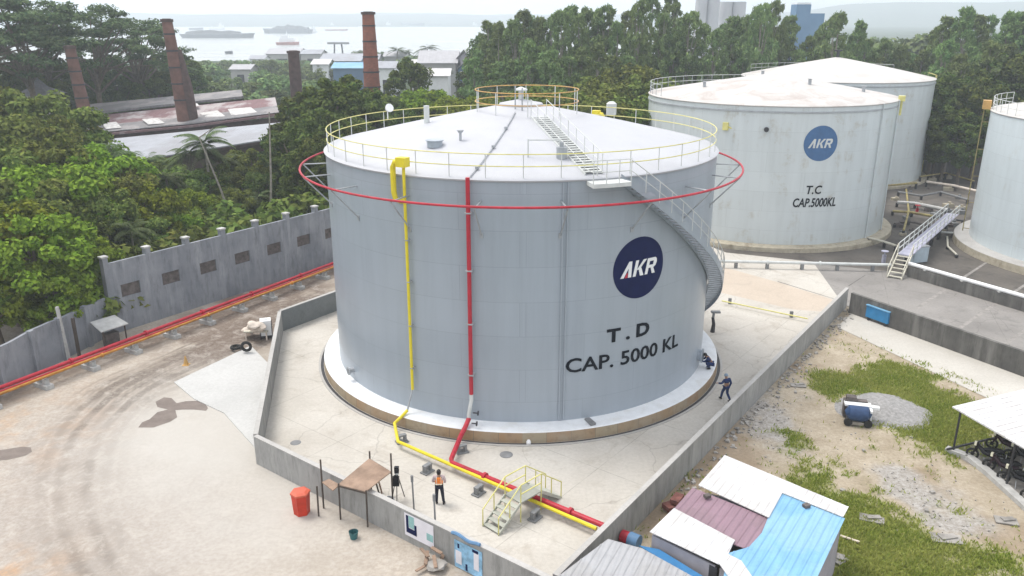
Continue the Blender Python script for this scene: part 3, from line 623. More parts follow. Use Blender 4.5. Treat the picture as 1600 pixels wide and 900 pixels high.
# ------------------------------------------------------------------ tanks
def cyl_pt(c, a, r, z): a = math.radians(a); return V3((c[0] + r * math.sin(a), c[1] - r * math.cos(a), z))
def bend(me_verts, c, a0, R):       # flat (x, y) drawing -> onto the shell: x along the arc, y up
    return [cyl_pt(c, a0 + math.degrees(x / R), R + d, z) for x, z, d in me_verts]
def text_mesh(body, width, height, bold=0.0, shear=0.0, spacing=1.0):
    cu = bpy.data.curves.new('lettering', 'FONT'); cu.body = body; cu.size = 1; cu.offset = bold; cu.shear = shear; cu.space_character = spacing
    cu.align_x = 'CENTER'; cu.resolution_u = 3; cu.extrude = 0.01
    o = bpy.data.objects.new('lettering', cu); COL.objects.link(o); dg = bpy.context.evaluated_depsgraph_get(); dg.update()
    me = bpy.data.meshes.new_from_object(o.evaluated_get(dg)); bpy.data.objects.remove(o); bpy.data.curves.remove(cu)
    bm = bmesh.new(); bm.from_mesh(me)
    for _ in range(1): bmesh.ops.subdivide_edges(bm, edges=[e for e in bm.edges if e.calc_length() > 0.3], cuts=1)
    bmesh.ops.triangulate(bm, faces=bm.faces[:]); vs = [tuple(v.co) for v in bm.verts]; bm.verts.index_update()
    fs = [tuple(v.index for v in f.verts) for f in bm.faces]; bm.free(); bpy.data.meshes.remove(me)
    x0, x1 = min(v[0] for v in vs), max(v[0] for v in vs); y0, y1 = min(v[1] for v in vs), max(v[1] for v in vs)
    vs = [((v[0] - (x0 + x1) / 2) / (x1 - x0) * width, (v[1] - (y0 + y1) / 2) / (y1 - y0) * height, v[2]) for v in vs]
    return vs, fs
def shell_text(parent, c, R, a0, zc, body, width, height, mat, bold=0.0, shear=0.0, spacing=1.0, tilt=0.0, off=0.022, name='lettering'):
    vs, fs = text_mesh(body, width, height, bold, shear, spacing)
    pts = bend([(x, zc + y + tilt * x, off + d) for x, y, d in vs], c, a0, R)
    m = MB(); m.add(pts, fs); return m.build(name, mat, parent)
# the round emblem's letters as outlines in a unit box (x right, y up), slanted
def slant(p, k=0.22): return [(x + k * y, y) for x, y in p]
AKR = [slant([(0.00, 0), (0.24, 0), (0.62, 1.0), (0.40, 1.0)]), slant([(0.40, 1.0), (0.62, 1.0), (0.80, 0), (0.56, 0)]),
       slant([(0.92, 0), (1.14, 0), (1.14, 1), (0.92, 1)]), slant([(1.14, 0.42), (1.52, 1.0), (1.78, 1.0), (1.34, 0.40), (1.14, 0.40)]), slant([(1.22, 0.52), (1.44, 0.52), (1.76, 0), (1.48, 0)]),
       slant([(1.86, 0), (2.08, 0), (2.08, 1), (1.86, 1)]), slant([(2.08, 0.80), (2.08, 1.0), (2.50, 1.0), (2.64, 0.90), (2.42, 0.80)]), slant([(2.42, 0.80), (2.64, 0.90), (2.70, 0.70), (2.64, 0.48), (2.42, 0.56)]),
       slant([(2.08, 0.38), (2.08, 0.56), (2.42, 0.56), (2.64, 0.48), (2.50, 0.38)]), slant([(2.26, 0.38), (2.48, 0.38), (2.72, 0), (2.46, 0)])]
def emblem(parent, c, R, a0, zc, rad, mat_disc, mat_letter, accent=None, tilt=0.0, th=0.02):
    m = MB(); N, K = 48, 5; drw = [(0, zc, th)] + [(rad * k / K * math.cos(2 * math.pi * i / N), zc + rad * k / K * math.sin(2 * math.pi * i / N), th) for k in range(1, K + 1) for i in range(N)]
    rim = [(rad * math.cos(2 * math.pi * i / N), zc + rad * math.sin(2 * math.pi * i / N), -0.01) for i in range(N)]
    fs = [(0, 1 + i, 1 + (i + 1) % N) for i in range(N)]
    for k in range(K - 1):
        b0, b1 = 1 + k * N, 1 + (k + 1) * N; fs += [(b0 + i, b1 + i, b1 + (i + 1) % N, b0 + (i + 1) % N) for i in range(N)]
    b0, b1 = 1 + (K - 1) * N, 1 + K * N; fs += [(b0 + i, b1 + i, b1 + (i + 1) % N, b0 + (i + 1) % N) for i in range(N)]
    m.add(bend(drw + rim, c, a0, R), fs); disc = m.build('emblem_disc', mat_disc, parent)
    s = rad * 1.46 / 2.9; hgt = s * 1.02
    q = MB()
    for i, poly in enumerate(AKR):
        n = len(poly); f = [((x - 1.47) * s, zc + (y - 0.5) * hgt + tilt * (x - 1.47) * s) for x, y in poly]
        q.add(bend([(x, z, th + 0.012) for x, z in f] + [(x, z, th + 0.001) for x, z in f], c, a0, R), [tuple(range(n))] + [(j, n + j, n + (j + 1) % n, (j + 1) % n) for j in range(n)])
    q.build('emblem_letters', mat_letter, disc)
    if accent:
        q = MB(); f = [((x - 1.47) * s, zc + (y - 0.5) * hgt + tilt * (x - 1.47) * s) for x, y in slant([(0.30, 0.0), (0.52, 0.0), (0.47, 0.30), (0.38, 0.30)])]
        q.add(bend([(x, z, th + 0.016) for x, z in f], c, a0, R), [(0, 1, 2, 3)]); q.build('emblem_accent', accent, disc)
def tank_base(name, label, c, R, T, z0, rise, mats, ped_r, group=None):
    root = thing(name, label, 'storage tank', (c[0], c[1], 0), 0, group)
    q = MB(); q.lathe([(R, z0), (R, T)], c, 128); sh = q.build('shell', mats[0], root, smooth=True)
    q = MB(); prof = [(R + 0.06, T - 0.10), (R + 0.10, T - 0.02), (R + 0.03, T + 0.03)]
    for k in range(1, 9):
        f = k / 8; prof.append(((R) * (1 - f), T + 0.03 + rise * (1 - (1 - f) ** 1.0 * 1.0) * (1 + 0.10 * (1 - f))))
    q.lathe(prof, c, 128); q.build('roof', mats[1], root, smooth=True)
    q = MB(); q.lathe([(R - 0.3, z0 + 0.012), (R + 0.05, z0 + 0.010), (ped_r - 0.05, z0 - 0.05), (ped_r, z0 - 0.10)], c, 128); q.build('foundation_collar', mats[2], root, smooth=True)
    q = MB(); q.lathe([(ped_r, z0 - 0.10), (ped_r + 0.04, -0.05)], c, 128); q.build('foundation_band', mats[3], root, smooth=True)
    return root
def roof_z(T, R, rise, r): f = 1 - r / R; return T + 0.03 + rise * f * (1 + 0.10 * (1 - f))
def railing(parent, c, r, z, n, h, a0, a1, name, mat_post, mat_rail, rr=0.028):
    closed = abs(a1 - a0 - 360) < 1e-6; K = 96
    q = MB()
    for zz in (z + h, z + h * 0.5): q.tube([cyl_pt(c, a0 + (a1 - a0) * i / K, r, zz) for i in range(K if closed else K + 1)], rr, 5, closed=closed)
    hr = q.build(name, mat_rail, parent)
    for i in range(n if closed else n + 1):
        a = a0 + (a1 - a0) * i / n; q = MB(); q.tube([cyl_pt(c, a, r, z - 0.05), cyl_pt(c, a, r, z + h)], rr, 5); q.build('post', mat_post, hr)
    return hr
# --- main tank
TD, R, T, Z0, RISE = (0.54, 49.9), 11.68, 13.5, 0.68, 2.55
tank = tank_base('storage_tank', 'large grey storage tank lettered T.D, navy emblem, ringed by a thin red pipe', TD, R, T, Z0, RISE, (MAT['shell_new'], MAT['roof_new'], MAT['collar'], MAT['pedestal']), 12.66)
emblem(tank, TD, R, 31.0, 8.65, 1.64, MAT['navy_paint'], MAT['white'], MAT['red'])
shell_text(tank, TD, R, 28.6, 5.18, 'T . D', 2.75, 0.76, MAT['letter_black'], bold=0.035)
shell_text(tank, TD, R, 29.6, 3.80, 'CAP. 5000 KL', 7.6, 0.80, MAT['letter_black'], bold=0.015)
q = MB()
for a in (9.4, 10.6): q.tube([cyl_pt(TD, a, R + 0.05, Z0 + 0.1), cyl_pt(TD, a, R + 0.05, T - 0.15)], 0.045, 6)
q.build('drain_pipe', MAT['shell_new'], tank)
railing(tank, TD, R - 0.12, T + 0.05, 40, 1.15, 0, 360, 'rim_railing', MAT['rail_white'], MAT['pale_yellow'])
# cooling ring pipe on brackets
RR, RZ = 13.2, 12.5
q = MB(); q.tube([cyl_pt(TD, a * 360 / 160, RR, RZ) for a in range(160)], 0.062, 8, closed=True); rp_ = q.build('ring_pipe', MAT['red'], tank, smooth=True)
for i in range(19):
    a = -10 + i * 360 / 19
    q = MB(); q.tube([cyl_pt(TD, a, R, RZ - 0.04), cyl_pt(TD, a, RR, RZ - 0.08)], 0.04, 5); q.tube([cyl_pt(TD, a, R, RZ - 1.75), cyl_pt(TD, a, RR, RZ - 0.08)], 0.04, 5)
    q.box(cyl_pt(TD, a, R + 0.02, RZ - 1.75), (0.18, 0.06, 0.28), math.radians(a)); q.build('bracket', MAT['steel'], rp_)
# landing and winding stair
def st_z(a): return T - 0.12 - (a - 24) * (T - 0.12 - Z0) / 84.0
q = MB(); poly = [cyl_pt(TD, 15 + 9.0 * i / 6, R + 0.02, 0) for i in range(7)] + [cyl_pt(TD, 24 - 9.0 * i / 6, R + 1.0, 0) for i in range(7)]
q.prism([xy(p) for p in poly], T - 0.30, T - 0.10); q.build('stair_landing', MAT['rail_white'], tank)
stair = None
for rr in (R + 0.07, R + 0.92):
    K = 60; q = MB()
    for i in range(K):
        a0, a1 = 24 + 84 * i / K, 24 + 84 * (i + 1) / K
        p, s_ = cyl_pt(TD, a0, rr, st_z(a0)), cyl_pt(TD, a1, rr, st_z(a1)); up = V3((0, 0, 0.24)); o_ = (p - V3((TD[0], TD[1], p.z))).normalized() * 0.02
        q.add([p - up - o_, s_ - up - o_, s_ + up - o_, p + up - o_, p - up + o_, s_ - up + o_, s_ + up + o_, p + up + o_], [(0, 1, 2, 3), (7, 6, 5, 4), (3, 2, 6, 7), (4, 5, 1, 0)])
    stair = q.build('stringer', MAT['shell_new'], stair) if stair else q.build('winding_stair', MAT['shell_new'], tank)
for i in range(56):
    a = 24.6 + 83 * i / 56; c = cyl_pt(TD, a, R + 0.5, st_z(a) + 0.02); q = MB(); q.box(c, (0.29, 0.80, 0.045), math.radians(a)); q.build('tread', MAT['rail_grey'], stair)
q = MB(); q.tube([cyl_pt(TD, 24 + 84 * i / 60, R + 0.95, st_z(24 + 84 * i / 60) + 1.05) for i in range(61)], 0.025, 5)
q.tube([cyl_pt(TD, 24 + 84 * i / 60, R + 0.95, st_z(24 + 84 * i / 60) + 0.55) for i in range(61)], 0.02, 5)
for i in range(22):
    a = 24 + 84 * i / 21; q.tube([cyl_pt(TD, a, R + 0.95, st_z(a)), cyl_pt(TD, a, R + 0.95, st_z(a) + 1.05)], 0.022, 5)
for zz in (0.55, 1.1): q.tube([cyl_pt(TD, 15, R + 0.05, T - 0.1 + zz), cyl_pt(TD, 15, R + 0.97, T - 0.1 + zz), cyl_pt(TD, 19.5, R + 0.97, T - 0.1 + zz), cyl_pt(TD, 24, R + 0.97, T - 0.1 + zz)], 0.025, 5)
for a in (15, 18, 21): q.tube([cyl_pt(TD, a, R + 0.97, T - 0.1), cyl_pt(TD, a, R + 0.97, T + 1.0)], 0.025, 5)
q.build('handrail', MAT['rail_white'], stair)
# roof walkway and crown platform
def rz(r): return roof_z(T, R, RISE, r)
q = MB(); wa = 17.5
for i in range(26):
    r = 11.2 - i * 0.31; c = cyl_pt(TD, wa, r, rz(r) + 0.10); q.box(c, (0.85, 0.26, 0.035), math.radians(wa))
for s in (-0.46, 0.46):
    dx = V3((math.cos(math.radians(wa)), math.sin(math.radians(wa)), 0)) * s
    q.beam(cyl_pt(TD, wa, 11.4, rz(11.4) + 0.06) + dx, cyl_pt(TD, wa, 3.2, rz(3.2) + 0.06) + dx, 0.05, 0.12)
    for h in (0.5, 1.0): q.tube([cyl_pt(TD, wa, 11.4, rz(11.4) + h) + dx, cyl_pt(TD, wa, 3.2, rz(3.2) + h) + dx], 0.022, 5)
    for k in range(8):
        r = 11.3 - k * 1.15; p = cyl_pt(TD, wa, r, rz(r)) + dx; q.tube([p, p + V3((0, 0, 1.0))], 0.022, 5)
q.build('roof_walkway', MAT['rail_white'], tank)
AP = (TD[0] + 0.35, TD[1])
railing(tank, AP, 3.1, rz(3.1) - 0.05, 10, 1.35, 0, 360, 'crown_railing', MAT['rail_white'], MAT['orange_rail'], 0.03)
q = MB(); q.lathe([(0.0, rz(0) + 0.12), (1.3, rz(1.3) + 0.12), (1.35, rz(1.35) - 0.03)], TD, 32); q.build('crown_plate', MAT['roof_new'], tank, smooth=True)
for dx, dy, h in ((-0.35, -1.6, 1.35), (0.05, -1.9, 1.3)):
    r = math.hypot(dx, dy); b = V3((TD[0] + dx, TD[1] + dy, rz(r) - 0.03)); q = MB(); q.tube([b, b + V3((0, 0, h))], 0.045, 6); q.build('vent_pipe', MAT['rail_grey'], tank)
q = MB(); b = V3((TD[0], TD[1], rz(0) + 0.1)); q.tube([b, b + V3((0, 0, 0.5))], 0.16, 10); q.tube([b + V3((0, 0, 0.5)), b + V3((0, 0, 0.58)), b + V3((0, 0, 0.72))], [0.38, 0.38, 0.05], 12); q.build('vent_pipe', MAT['rail_white'], tank)
def roof_item(px, py, guess_r):
    for _ in range(12):
        d = _ray(px, py); z = rz(guess_r); t = (z - CAMH) / d[2]; p = V3((d[0] * t, d[1] * t, z)); guess_r = min(11.3, math.hypot(p.x - TD[0], p.y - TD[1]))
    return V3((p.x, p.y, rz(guess_r)))
b = roof_item(667, 192, 9); q = MB(); q.tube([b - V3((0, 0, 0.05)), b + V3((0, 0, 1.0))], 0.17, 10); q.build('breather_pipe', MAT['rail_white'], tank, smooth=True)
b = roof_item(680, 250, 9); q = MB(); q.tube([b - V3((0, 0, 0.05)), b + V3((0, 0, 0.28))], 0.42, 14); q.tube([b + V3((0, 0, 0.28)), b + V3((0, 0, 0.33))], 0.48, 14); q.build('roof_hatch', MAT['shell_new'], tank)
b = roof_item(720, 248, 9); q = MB(); q.tube([b, b + V3((0, 0, 0.45))], 0.07, 8); q.tube([b + V3((0, 0, 0.4)), b + V3((0, 0, 0.55))], [0.1, 0.2], 8); q.build('gauge_pipe', MAT['rail_grey'], tank)
b = roof_item(877, 262, 9); q = MB(); q.tube([b - V3((0, 0, 0.05)), b + V3((0, 0, 0.55))], 0.27, 14); q.tube([b + V3((0, 0, 0.55)), b + V3((0, 0, 0.8))], 0.10, 10); q.build('vent_drum', MAT['rail_grey'], tank, smooth=True)
b = roof_item(825, 262, 9); q = MB(); q.beam(b, b + V3((0, 0, 0.9)), 0.07, 0.07); q.beam(b + V3((0, 0, 0.85)), b + V3((1.6, 0, 0.85)), 0.06, 0.06); q.beam(b + V3((1.6, 0, 0)), b + V3((1.6, 0, 0.9)), 0.05, 0.05); q.build('gauge_frame', MAT['rail_white'], tank)
b = roof_item(955, 178, 9); q = MB(); q.tube([b - V3((0, 0, 0.05)), b + V3((0, 0, 0.8)), b + V3((0, 0, 0.95))], [0.40, 0.40, 0.2], 14); q.build('vent_drum', MAT['rail_white'], tank, smooth=True)
b = cyl_pt(TD, -128, R - 0.1, T + 0.6); q = MB(); q.tube([b, b + V3((0, 0, 0.7))], 0.04, 6); q.tube([b + V3((0, 0, 0.7)), b + V3((0.06, -0.1, 0.75)), b + V3((0.2, -0.3, 0.86))], [0.05, 0.22, 0.30], 12); q.build('floodlight', MAT['white'], tank)
pts = [cyl_pt(TD, -12.6, R + 0.08, T - 0.1)] + [cyl_pt(TD, -12.6 + 4 * k / 10, 11.6 - 0.92 * k, rz(11.6 - 0.92 * k) + 0.07) for k in range(0, 11)]
q = MB(); q.tube(pts, 0.035, 6)
for k in (2, 5, 8): q.box(V3(pts[k]) + V3((0, 0, 0.03)), (0.16, 0.22, 0.14))
q.build('roof_cable', MAT['rail_grey'], tank)
def foam_chamber(a, name='foam_chamber'):
    q = MB(); p = lambda r, z, da=0.0: cyl_pt(TD, a + da, r, z)
    q.box(p(R + 0.28, T + 0.65), (0.55, 0.45, 0.46), math.radians(a))
    q.tube([p(R + 0.28, T + 0.65), p(R + 0.30, T + 0.62, -2.2), p(R + 0.30, T + 0.35, -2.9), p(R + 0.30, T - 0.9, -2.9), p(R + 0.28, T - 1.25, -2.5), p(R + 0.1, T - 1.35, -1.7), p(R - 0.02, T - 1.35, -0.9)], 0.145, 10)
    return q.build(name, MAT['yellow'], tank, smooth=True)
foam_chamber(-29.4); foam_chamber(152)
q = MB(); m1 = cyl_pt(TD, 66, R - 0.05, 1.55); m2 = cyl_pt(TD, 66, R + 0.28, 1.55); q.tube([m1, m2], 0.34, 16); q.tube([m2 - (m2 - m1) * 0.2, m2], 0.44, 16); q.build('manway', MAT['shell_new'], tank, smooth=True)
q = MB(); m1 = cyl_pt(TD, -57, R - 0.05, 1.3); m2 = cyl_pt(TD, -57, R + 0.35, 1.3); q.tube([m1, m2], 0.15, 12); q.tube([m2 - (m2 - m1) * 0.2, m2], 0.25, 12); q.build('nozzle', MAT['rail_grey'], tank)
b = cyl_pt(TD, 17, R + 0.5, Z0 - 0.02); q = MB(); q.box(b + V3((0, 0, 0.05)), (0.3, 0.7, 0.12), math.radians(24)); q.build('earthing_plate', MAT['support'], tank)
# ring drain at the foot
q = MB(); q.lathe([(12.72, 0.016), (12.90, 0.016)], TD, 128); q.build('drain_channel', MAT['dark'], tank)
q = MB(); q.lathe([(12.90, 0.0), (12.90, 0.05), (13.04, 0.05), (13.04, 0.0)], TD, 128); q.build('drain_kerb', MAT['coping'], tank)

# --- red and yellow pipes down the shell and over the floor
GZ = 0.45
redp = [cyl_pt(TD, -12.8, R + 0.28, T + 0.12), cyl_pt(TD, -12.8, R + 0.28, 2.3)]
r_turn = G(703, 722, GZ); r_end = G(945, 822, GZ)
foot = cyl_pt(TD, -13.2, 12.2, 1.0); foot2 = cyl_pt(TD, -14.0, 13.1, GZ)
rd = thing('red_riser_pipe', 'red fire-water pipe climbing the grey tank and crossing the bund floor', 'pipe', (redp[1].x, redp[1].y, 0))
q = MB(); q.tube(redp, 0.108, 10); q.build('riser', MAT['red'], rd, smooth=True)
q = MB(); q.tube([redp[1], redp[1] - V3((0, 0, 0.35)), foot + V3((0, 0, 0.25)), foot], 0.10, 8); q.build('flexible_joint', MAT['rail_white'], rd, smooth=True)
q = MB(); q.tube([foot, cyl_pt(TD, -13.5, 12.75, 0.72), foot2, r_turn.lerp(foot2, 0.12), r_turn + (r_end - r_turn).normalized() * 0.12, r_end], 0.125, 10); q.build('floor_run', MAT['red'], rd, smooth=True)
for z in (11.9, 9.0, 6.2, 3.4):
    q = MB(); q.beam(cyl_pt(TD, -12.8, R, z), cyl_pt(TD, -12.8, R + 0.42, z), 0.34, 0.06); q.build('pipe_clip', MAT['rail_grey'], rd)
for f in (0.25, 0.5, 0.8):
    c = r_turn.lerp(r_end, f); d = (r_end - r_turn).normalized(); q = MB(); q.tube([c - d * 0.07, c + d * 0.07], 0.20, 12); q.build('flange', MAT['red'], rd)
for k in range(2):
    b = cyl_pt(TD, -12.2, R + 0.5 + 0.3 * k, 1.35 - 0.45 * k); q = MB(); q.tube([b, b + V3((0.28, -0.05, 0))], 0.035, 6); q.tube([b + V3((0.25, -0.045, 0)), b + V3((0.30, -0.055, 0))], 0.13, 10); q.build('valve_handle', MAT['dark'], rd)
yl = thing('yellow_riser_pipe', 'yellow foam pipe climbing the grey tank and crossing the bund floor beside the red one', 'pipe', cyl_pt(TD, -29.5, R + 0.2, 0))
yt, yb = cyl_pt(TD, -29.4, R + 0.22, T + 0.35), cyl_pt(TD, -29.5, R + 0.22, 1.95)
q = MB(); q.tube([yt, yb], 0.08, 10); q.build('riser', MAT['yellow'], yl, smooth=True)
yf = cyl_pt(TD, -30, 12.3, 0.85)
q = MB(); q.tube([yb, yf], 0.05, 8); q.build('flexible_joint', MAT['rail_grey'], yl)
y_t = G(622, 690, GZ - 0.05); y_e = G(932, 826, GZ - 0.05)
q = MB(); q.tube([yf, cyl_pt(TD, -30.3, 12.75, 0.65), cyl_pt(TD, -30.8, 13.2, GZ), y_t, y_t + (y_e - y_t).normalized() * 0.3, y_e], 0.085, 10); q.build('floor_run', MAT['yellow'], yl, smooth=True)
for z in (10.2, 8.0, 5.6, 3.2):
    q = MB(); q.beam(cyl_pt(TD, -29.45, R, z), cyl_pt(TD, -28.4, R + 0.16, z), 0.05, 0.05); q.beam(cyl_pt(TD, -29.45, R, z), cyl_pt(TD, -29.45, R + 0.3, z), 0.24, 0.05); q.build('pipe_clip', MAT['rail_grey'], yl)
def hoop_support(px, py, rot, lab):
    b = G(px, py); t_ = thing('pipe_support', lab, 'pipe support', b, rot, 'pipe supports on the bund floor')
    q = MB(); q.box((0, 0, 0.04), (0.62, 0.42, 0.08)); q.build('base_plate', MAT['support'], t_, local=True)
    q = MB()
    for s in (-0.17, 0.17): q.box((s, 0, 0.22), (0.13, 0.20, 0.32), 0)
    q.box((0, 0, 0.40), (0.48, 0.22, 0.08)); q.build('saddle', MAT['support'], t_, local=True)
ang_p = math.atan2((r_end - r_turn).y, (r_end - r_turn).x) + math.pi / 2
for px, py, lab, ro in ((628, 691, 'grey pipe support below the first bend of the yellow pipe', 0.5), (668, 738, 'grey pipe support between the yellow bend and the man in orange', ang_p), (748, 772, 'grey pipe support between the man in orange and the yellow stile', ang_p), (836, 811, 'grey pipe support just past the yellow stile', ang_p), (722, 707, 'grey pipe support beneath the bend of the red pipe', 0.4)):
    hoop_support(px, py, ro, lab)
b = G(791, 711); q = MB(); q.lathe([(0.0, 0.055), (0.24, 0.055), (0.33, 0.035), (0.33, 0.013)], xy(b), 24); tag(q.build('manhole_cover', MAT['support']), 'round dark manhole cover set in the bund floor', 'manhole')
b = G(462, 692); q = MB(); q.lathe([(0.0, 0.04), (0.22, 0.04), (0.28, 0.013)], xy(b), 20); tag(q.build('drain_cover', MAT['support']), 'small grey drain cover near the corner of the bund', 'drain cover')
b = G(826, 694); q = MB(); q.tube([b, b + V3((0, 0, 0.12)), b + V3((0, 0, 0.24))], [0.12, 0.13, 0.07], 10); tag(q.build('white_pot', MAT['white']), 'tiny white pot on the floor at the foot of the big tank', 'pot')

# --- older tanks behind
def seat_ring(parent, c, R, z, mat, r=0.06): q = MB(); q.lathe([(R + 0.005, z - r), (R + 0.09, z - r), (R + 0.09, z + r), (R + 0.005, z + r)], c, 128); q.build('wind_girder', mat, parent)
TCc, RC, TCt = (26.65, 86.17), 12.29, 13.3
tkC = tank_base('storage_tank', 'pale weathered storage tank lettered T.C with a faded blue emblem', TCc, RC, TCt, 0.5, 2.05, (MAT['shell_old'], MAT['roof_dirty'], MAT['old_collar'], MAT['old_collar']), 13.3)
seat_ring(tkC, TCc, RC, TCt - 0.55, MAT['rail_grey'])
emblem(tkC, TCc, RC, 6.2, 10.0, 1.6, MAT['logo_blue'], MAT['rail_white'])
shell_text(tkC, TCc, RC, 5.6, 5.75, 'T.C', 1.5, 0.8, MAT['letter_black'], bold=0.02, shear=0.15)
shell_text(tkC, TCc, RC, 6.8, 4.55, 'CAP.5000KL', 4.2, 0.85, MAT['letter_black'], bold=0.02, shear=0.15)
railing(tkC, TCc, RC - 0.1, TCt + 0.05, 18, 1.1, 170, 285, 'rim_railing', MAT['rail_grey'], MAT['rail_white'])
b = cyl_pt(TCc, -34, RC + 0.05, TCt - 2.0); q = MB(); q.box(b, (0.5, 0.4, 0.7), math.radians(-34)); q.tube([b, b + V3((0.9, -0.3, -0.3)), b + V3((1.2, -0.4, -1.2)), b + V3((0.6, -0.2, -2.2))], 0.10, 8); q.build('foam_chamber', MAT['pale_yellow'], tkC, smooth=True)
b = cyl_pt(TCc, -17, RC + 0.05, TCt - 2.3); q = MB(); q.tube([cyl_pt(TCc, -17, RC - 0.1, TCt - 2.1), cyl_pt(TCc, -17, RC + 0.25, TCt - 2.1)], 0.22, 12); q.build('nozzle', MAT['dark'], tkC)
for a, r0 in ((30, 5.0), (-75, 7.5), (180, 3.0), (60, 9.0)):
    b = cyl_pt(TCc, a, r0, roof_z(TCt, RC, 2.05, r0)); q = MB(); q.tube([b - V3((0, 0, 0.05)), b + V3((0, 0, 0.5)), b + V3((0, 0, 0.55))], [0.16, 0.16, 0.28], 10); q.build('roof_vent', MAT['rail_grey'], tkC)
q = MB()
for a in (38, 58): q.tube([cyl_pt(TCc, a, RC + 0.12, 0.5), cyl_pt(TCc, a, RC + 0.12, TCt)], 0.06, 6)
q.build('drain_pipe', MAT['shell_old'], tkC)
b = cyl_pt(TCc, 62, RC + 0.2, TCt + 0.1); q = MB(); q.box(b, (0.7, 0.6, 0.5), math.radians(62)); q.tube([b, b - V3((0, 0, 1.6))], 0.14, 8); q.build('foam_chamber', MAT['pale_yellow'], tkC)
TBc, RB, TBt = (44.36, 115.0), 12.4, 13.2
tkB = tank_base('storage_tank', 'pale storage tank standing half hidden behind the T.C tank', TBc, RB, TBt, 0.4, 2.5, (MAT['shell_old'], MAT['roof_clean'], MAT['old_collar'], MAT['old_collar']), 13.2)
seat_ring(tkB, TBc, RB, TBt - 0.5, MAT['rail_grey'])
q = MB(); b = V3((TBc[0], TBc[1], TBt + 2.5)); q.tube([b, b + V3((0, 0, 0.8))], 0.2, 8); q.tube([b + V3((0, 0, 0.8)), b + V3((0, 0, 0.95))], 0.55, 12); q.build('roof_vent', MAT['dark'], tkB)
railing(tkB, TBc, RB - 0.1, TBt + 0.05, 16, 1.1, 120, 230, 'rim_railing', MAT['rail_grey'], MAT['rail_white'])
q = MB()
for a, rr, w in ((80, 0.5, 0.07), (84, 0.9, 0.07)): q.tube([cyl_pt(TBc, a, RB + rr, 0.0), cyl_pt(TBc, a, RB + rr, TBt + 0.2), cyl_pt(TBc, a, RB - 0.2, TBt + 0.5)], w, 6)
for k in range(26): q.beam(cyl_pt(TBc, 80, RB + 0.5, 0.5 + 0.5 * k), cyl_pt(TBc, 84, RB + 0.9, 0.5 + 0.5 * k), 0.04, 0.04)
q.build('ladder', MAT['pale_yellow'], tkB)
TAc, RA, TAt = (56.0, 72.0), 12.4, 12.65
tkA = tank_base('storage_tank', 'light grey storage tank cut off by the picture edge, with a pale kerb around it', TAc, RA, TAt, 0.75, 2.2, (MAT['shell_pale'], MAT['roof_clean'], MAT['coping'], MAT['old_collar']), 13.7)
railing(tkA, TAc, RA - 0.1, TAt + 0.05, 26, 1.1, -150, 10, 'rim_railing', MAT['rail_white'], MAT['rail_white'])
q = MB(); q.tube([cyl_pt(TAc, -120, RA + 0.55, 0.0), cyl_pt(TAc, -120, RA + 0.55, TAt + 0.2), cyl_pt(TAc, -120, RA - 0.2, TAt + 0.5)], 0.045, 6)
for k in range(5): q.beam(cyl_pt(TAc, -120, RA, 1 + 2.6 * k), cyl_pt(TAc, -120, RA + 0.55, 1 + 2.6 * k), 0.06, 0.06)
q.build('foam_pipe', MAT['dull_yellow'], tkA)
b = cyl_pt(TAc, -118, RA + 0.4, TAt + 0.4); q = MB(); q.box(b, (0.9, 0.7, 0.8), math.radians(-118)); q.build('foam_chamber', MAT['orange_rail'], tkA)
m1, m2 = cyl_pt(TAc, -37, RA - 0.05, 2.1), cyl_pt(TAc, -37, RA + 0.3, 2.1); q = MB(); q.tube([m1, m2], 0.5, 18); q.tube([m1 + (m2 - m1) * 0.8, m2], 0.62, 18); q.build('manway', MAT['shell_pale'], tkA, smooth=True)
# ------------------------------------------------------------------ pipes and stairs around the older tanks
MAT['cream_paint'] = plain('cream_paint', (0.52, 0.50, 0.42), 0.6, 0.15)
MAT['lilac_steel'] = plain('pale_lilac_steel', (0.40, 0.40, 0.50), 0.5, 0.2)
p0, p1 = G(1118, 408, 0.6), G(1392, 414, 0.6)
t_ = pipe_thing('white_pipe', 'long white pipe on short legs crossing in front of the T.C tank', [p0, p1], 0.13, MAT['rail_white'], (0.3, 0.6))
for f in (0.12, 0.3, 0.5, 0.7, 0.9):
    c = p0.lerp(p1, f); q = MB(); q.box((c.x, c.y, 0.25), (0.25, 0.25, 0.52)); q.build('leg', MAT['support'], t_)
# stepped crossing and footbridge
fb = G(1397, 436); fdir = (G(1500, 330) - G(1420, 400)).normalized(); fn = V3((-fdir.y, fdir.x, 0))
t_ = thing('access_stair', 'cream steel stair with handrails at the end of the footbridge', 'stairs', fb)
top = fb + fdir * 2.6 + V3((0, 0, 1.5)); q = MB()
for s in (-0.55, 0.55): q.beam(fb + fn * s, top + fn * s, 0.08, 0.22)
q.build('stringer', MAT['cream_paint'], t_)
for i in range(6):
    c = fb.lerp(top, (i + 0.6) / 6); q = MB(); q.beam(c - fn * 0.52, c + fn * 0.52, 0.26, 0.05); q.build('tread', MAT['cream_paint'], t_)
q = MB()
for s in (-0.6, 0.6):
    q.tube([fb + fn * s + V3((0, 0, 0.9)), top + fn * s + V3((0, 0, 0.95))], 0.045, 6)
    for f in (0.0, 0.5, 1.0): c = fb.lerp(top, f) + fn * s; q.tube([c, c + V3((0, 0, 0.93))], 0.04, 6)
q.build('handrail', MAT['cream_paint'], t_)
t_ = thing('footbridge', 'long pale steel footbridge with railings reaching between the T.C tank and the cut-off tank', 'footbridge', top)
e = top + fdir * 19.5; e.z = 1.5; q = MB()
q.beam(top, e, 1.1, 0.10); q.build('deck', MAT['lilac_steel'], t_)
q = MB()
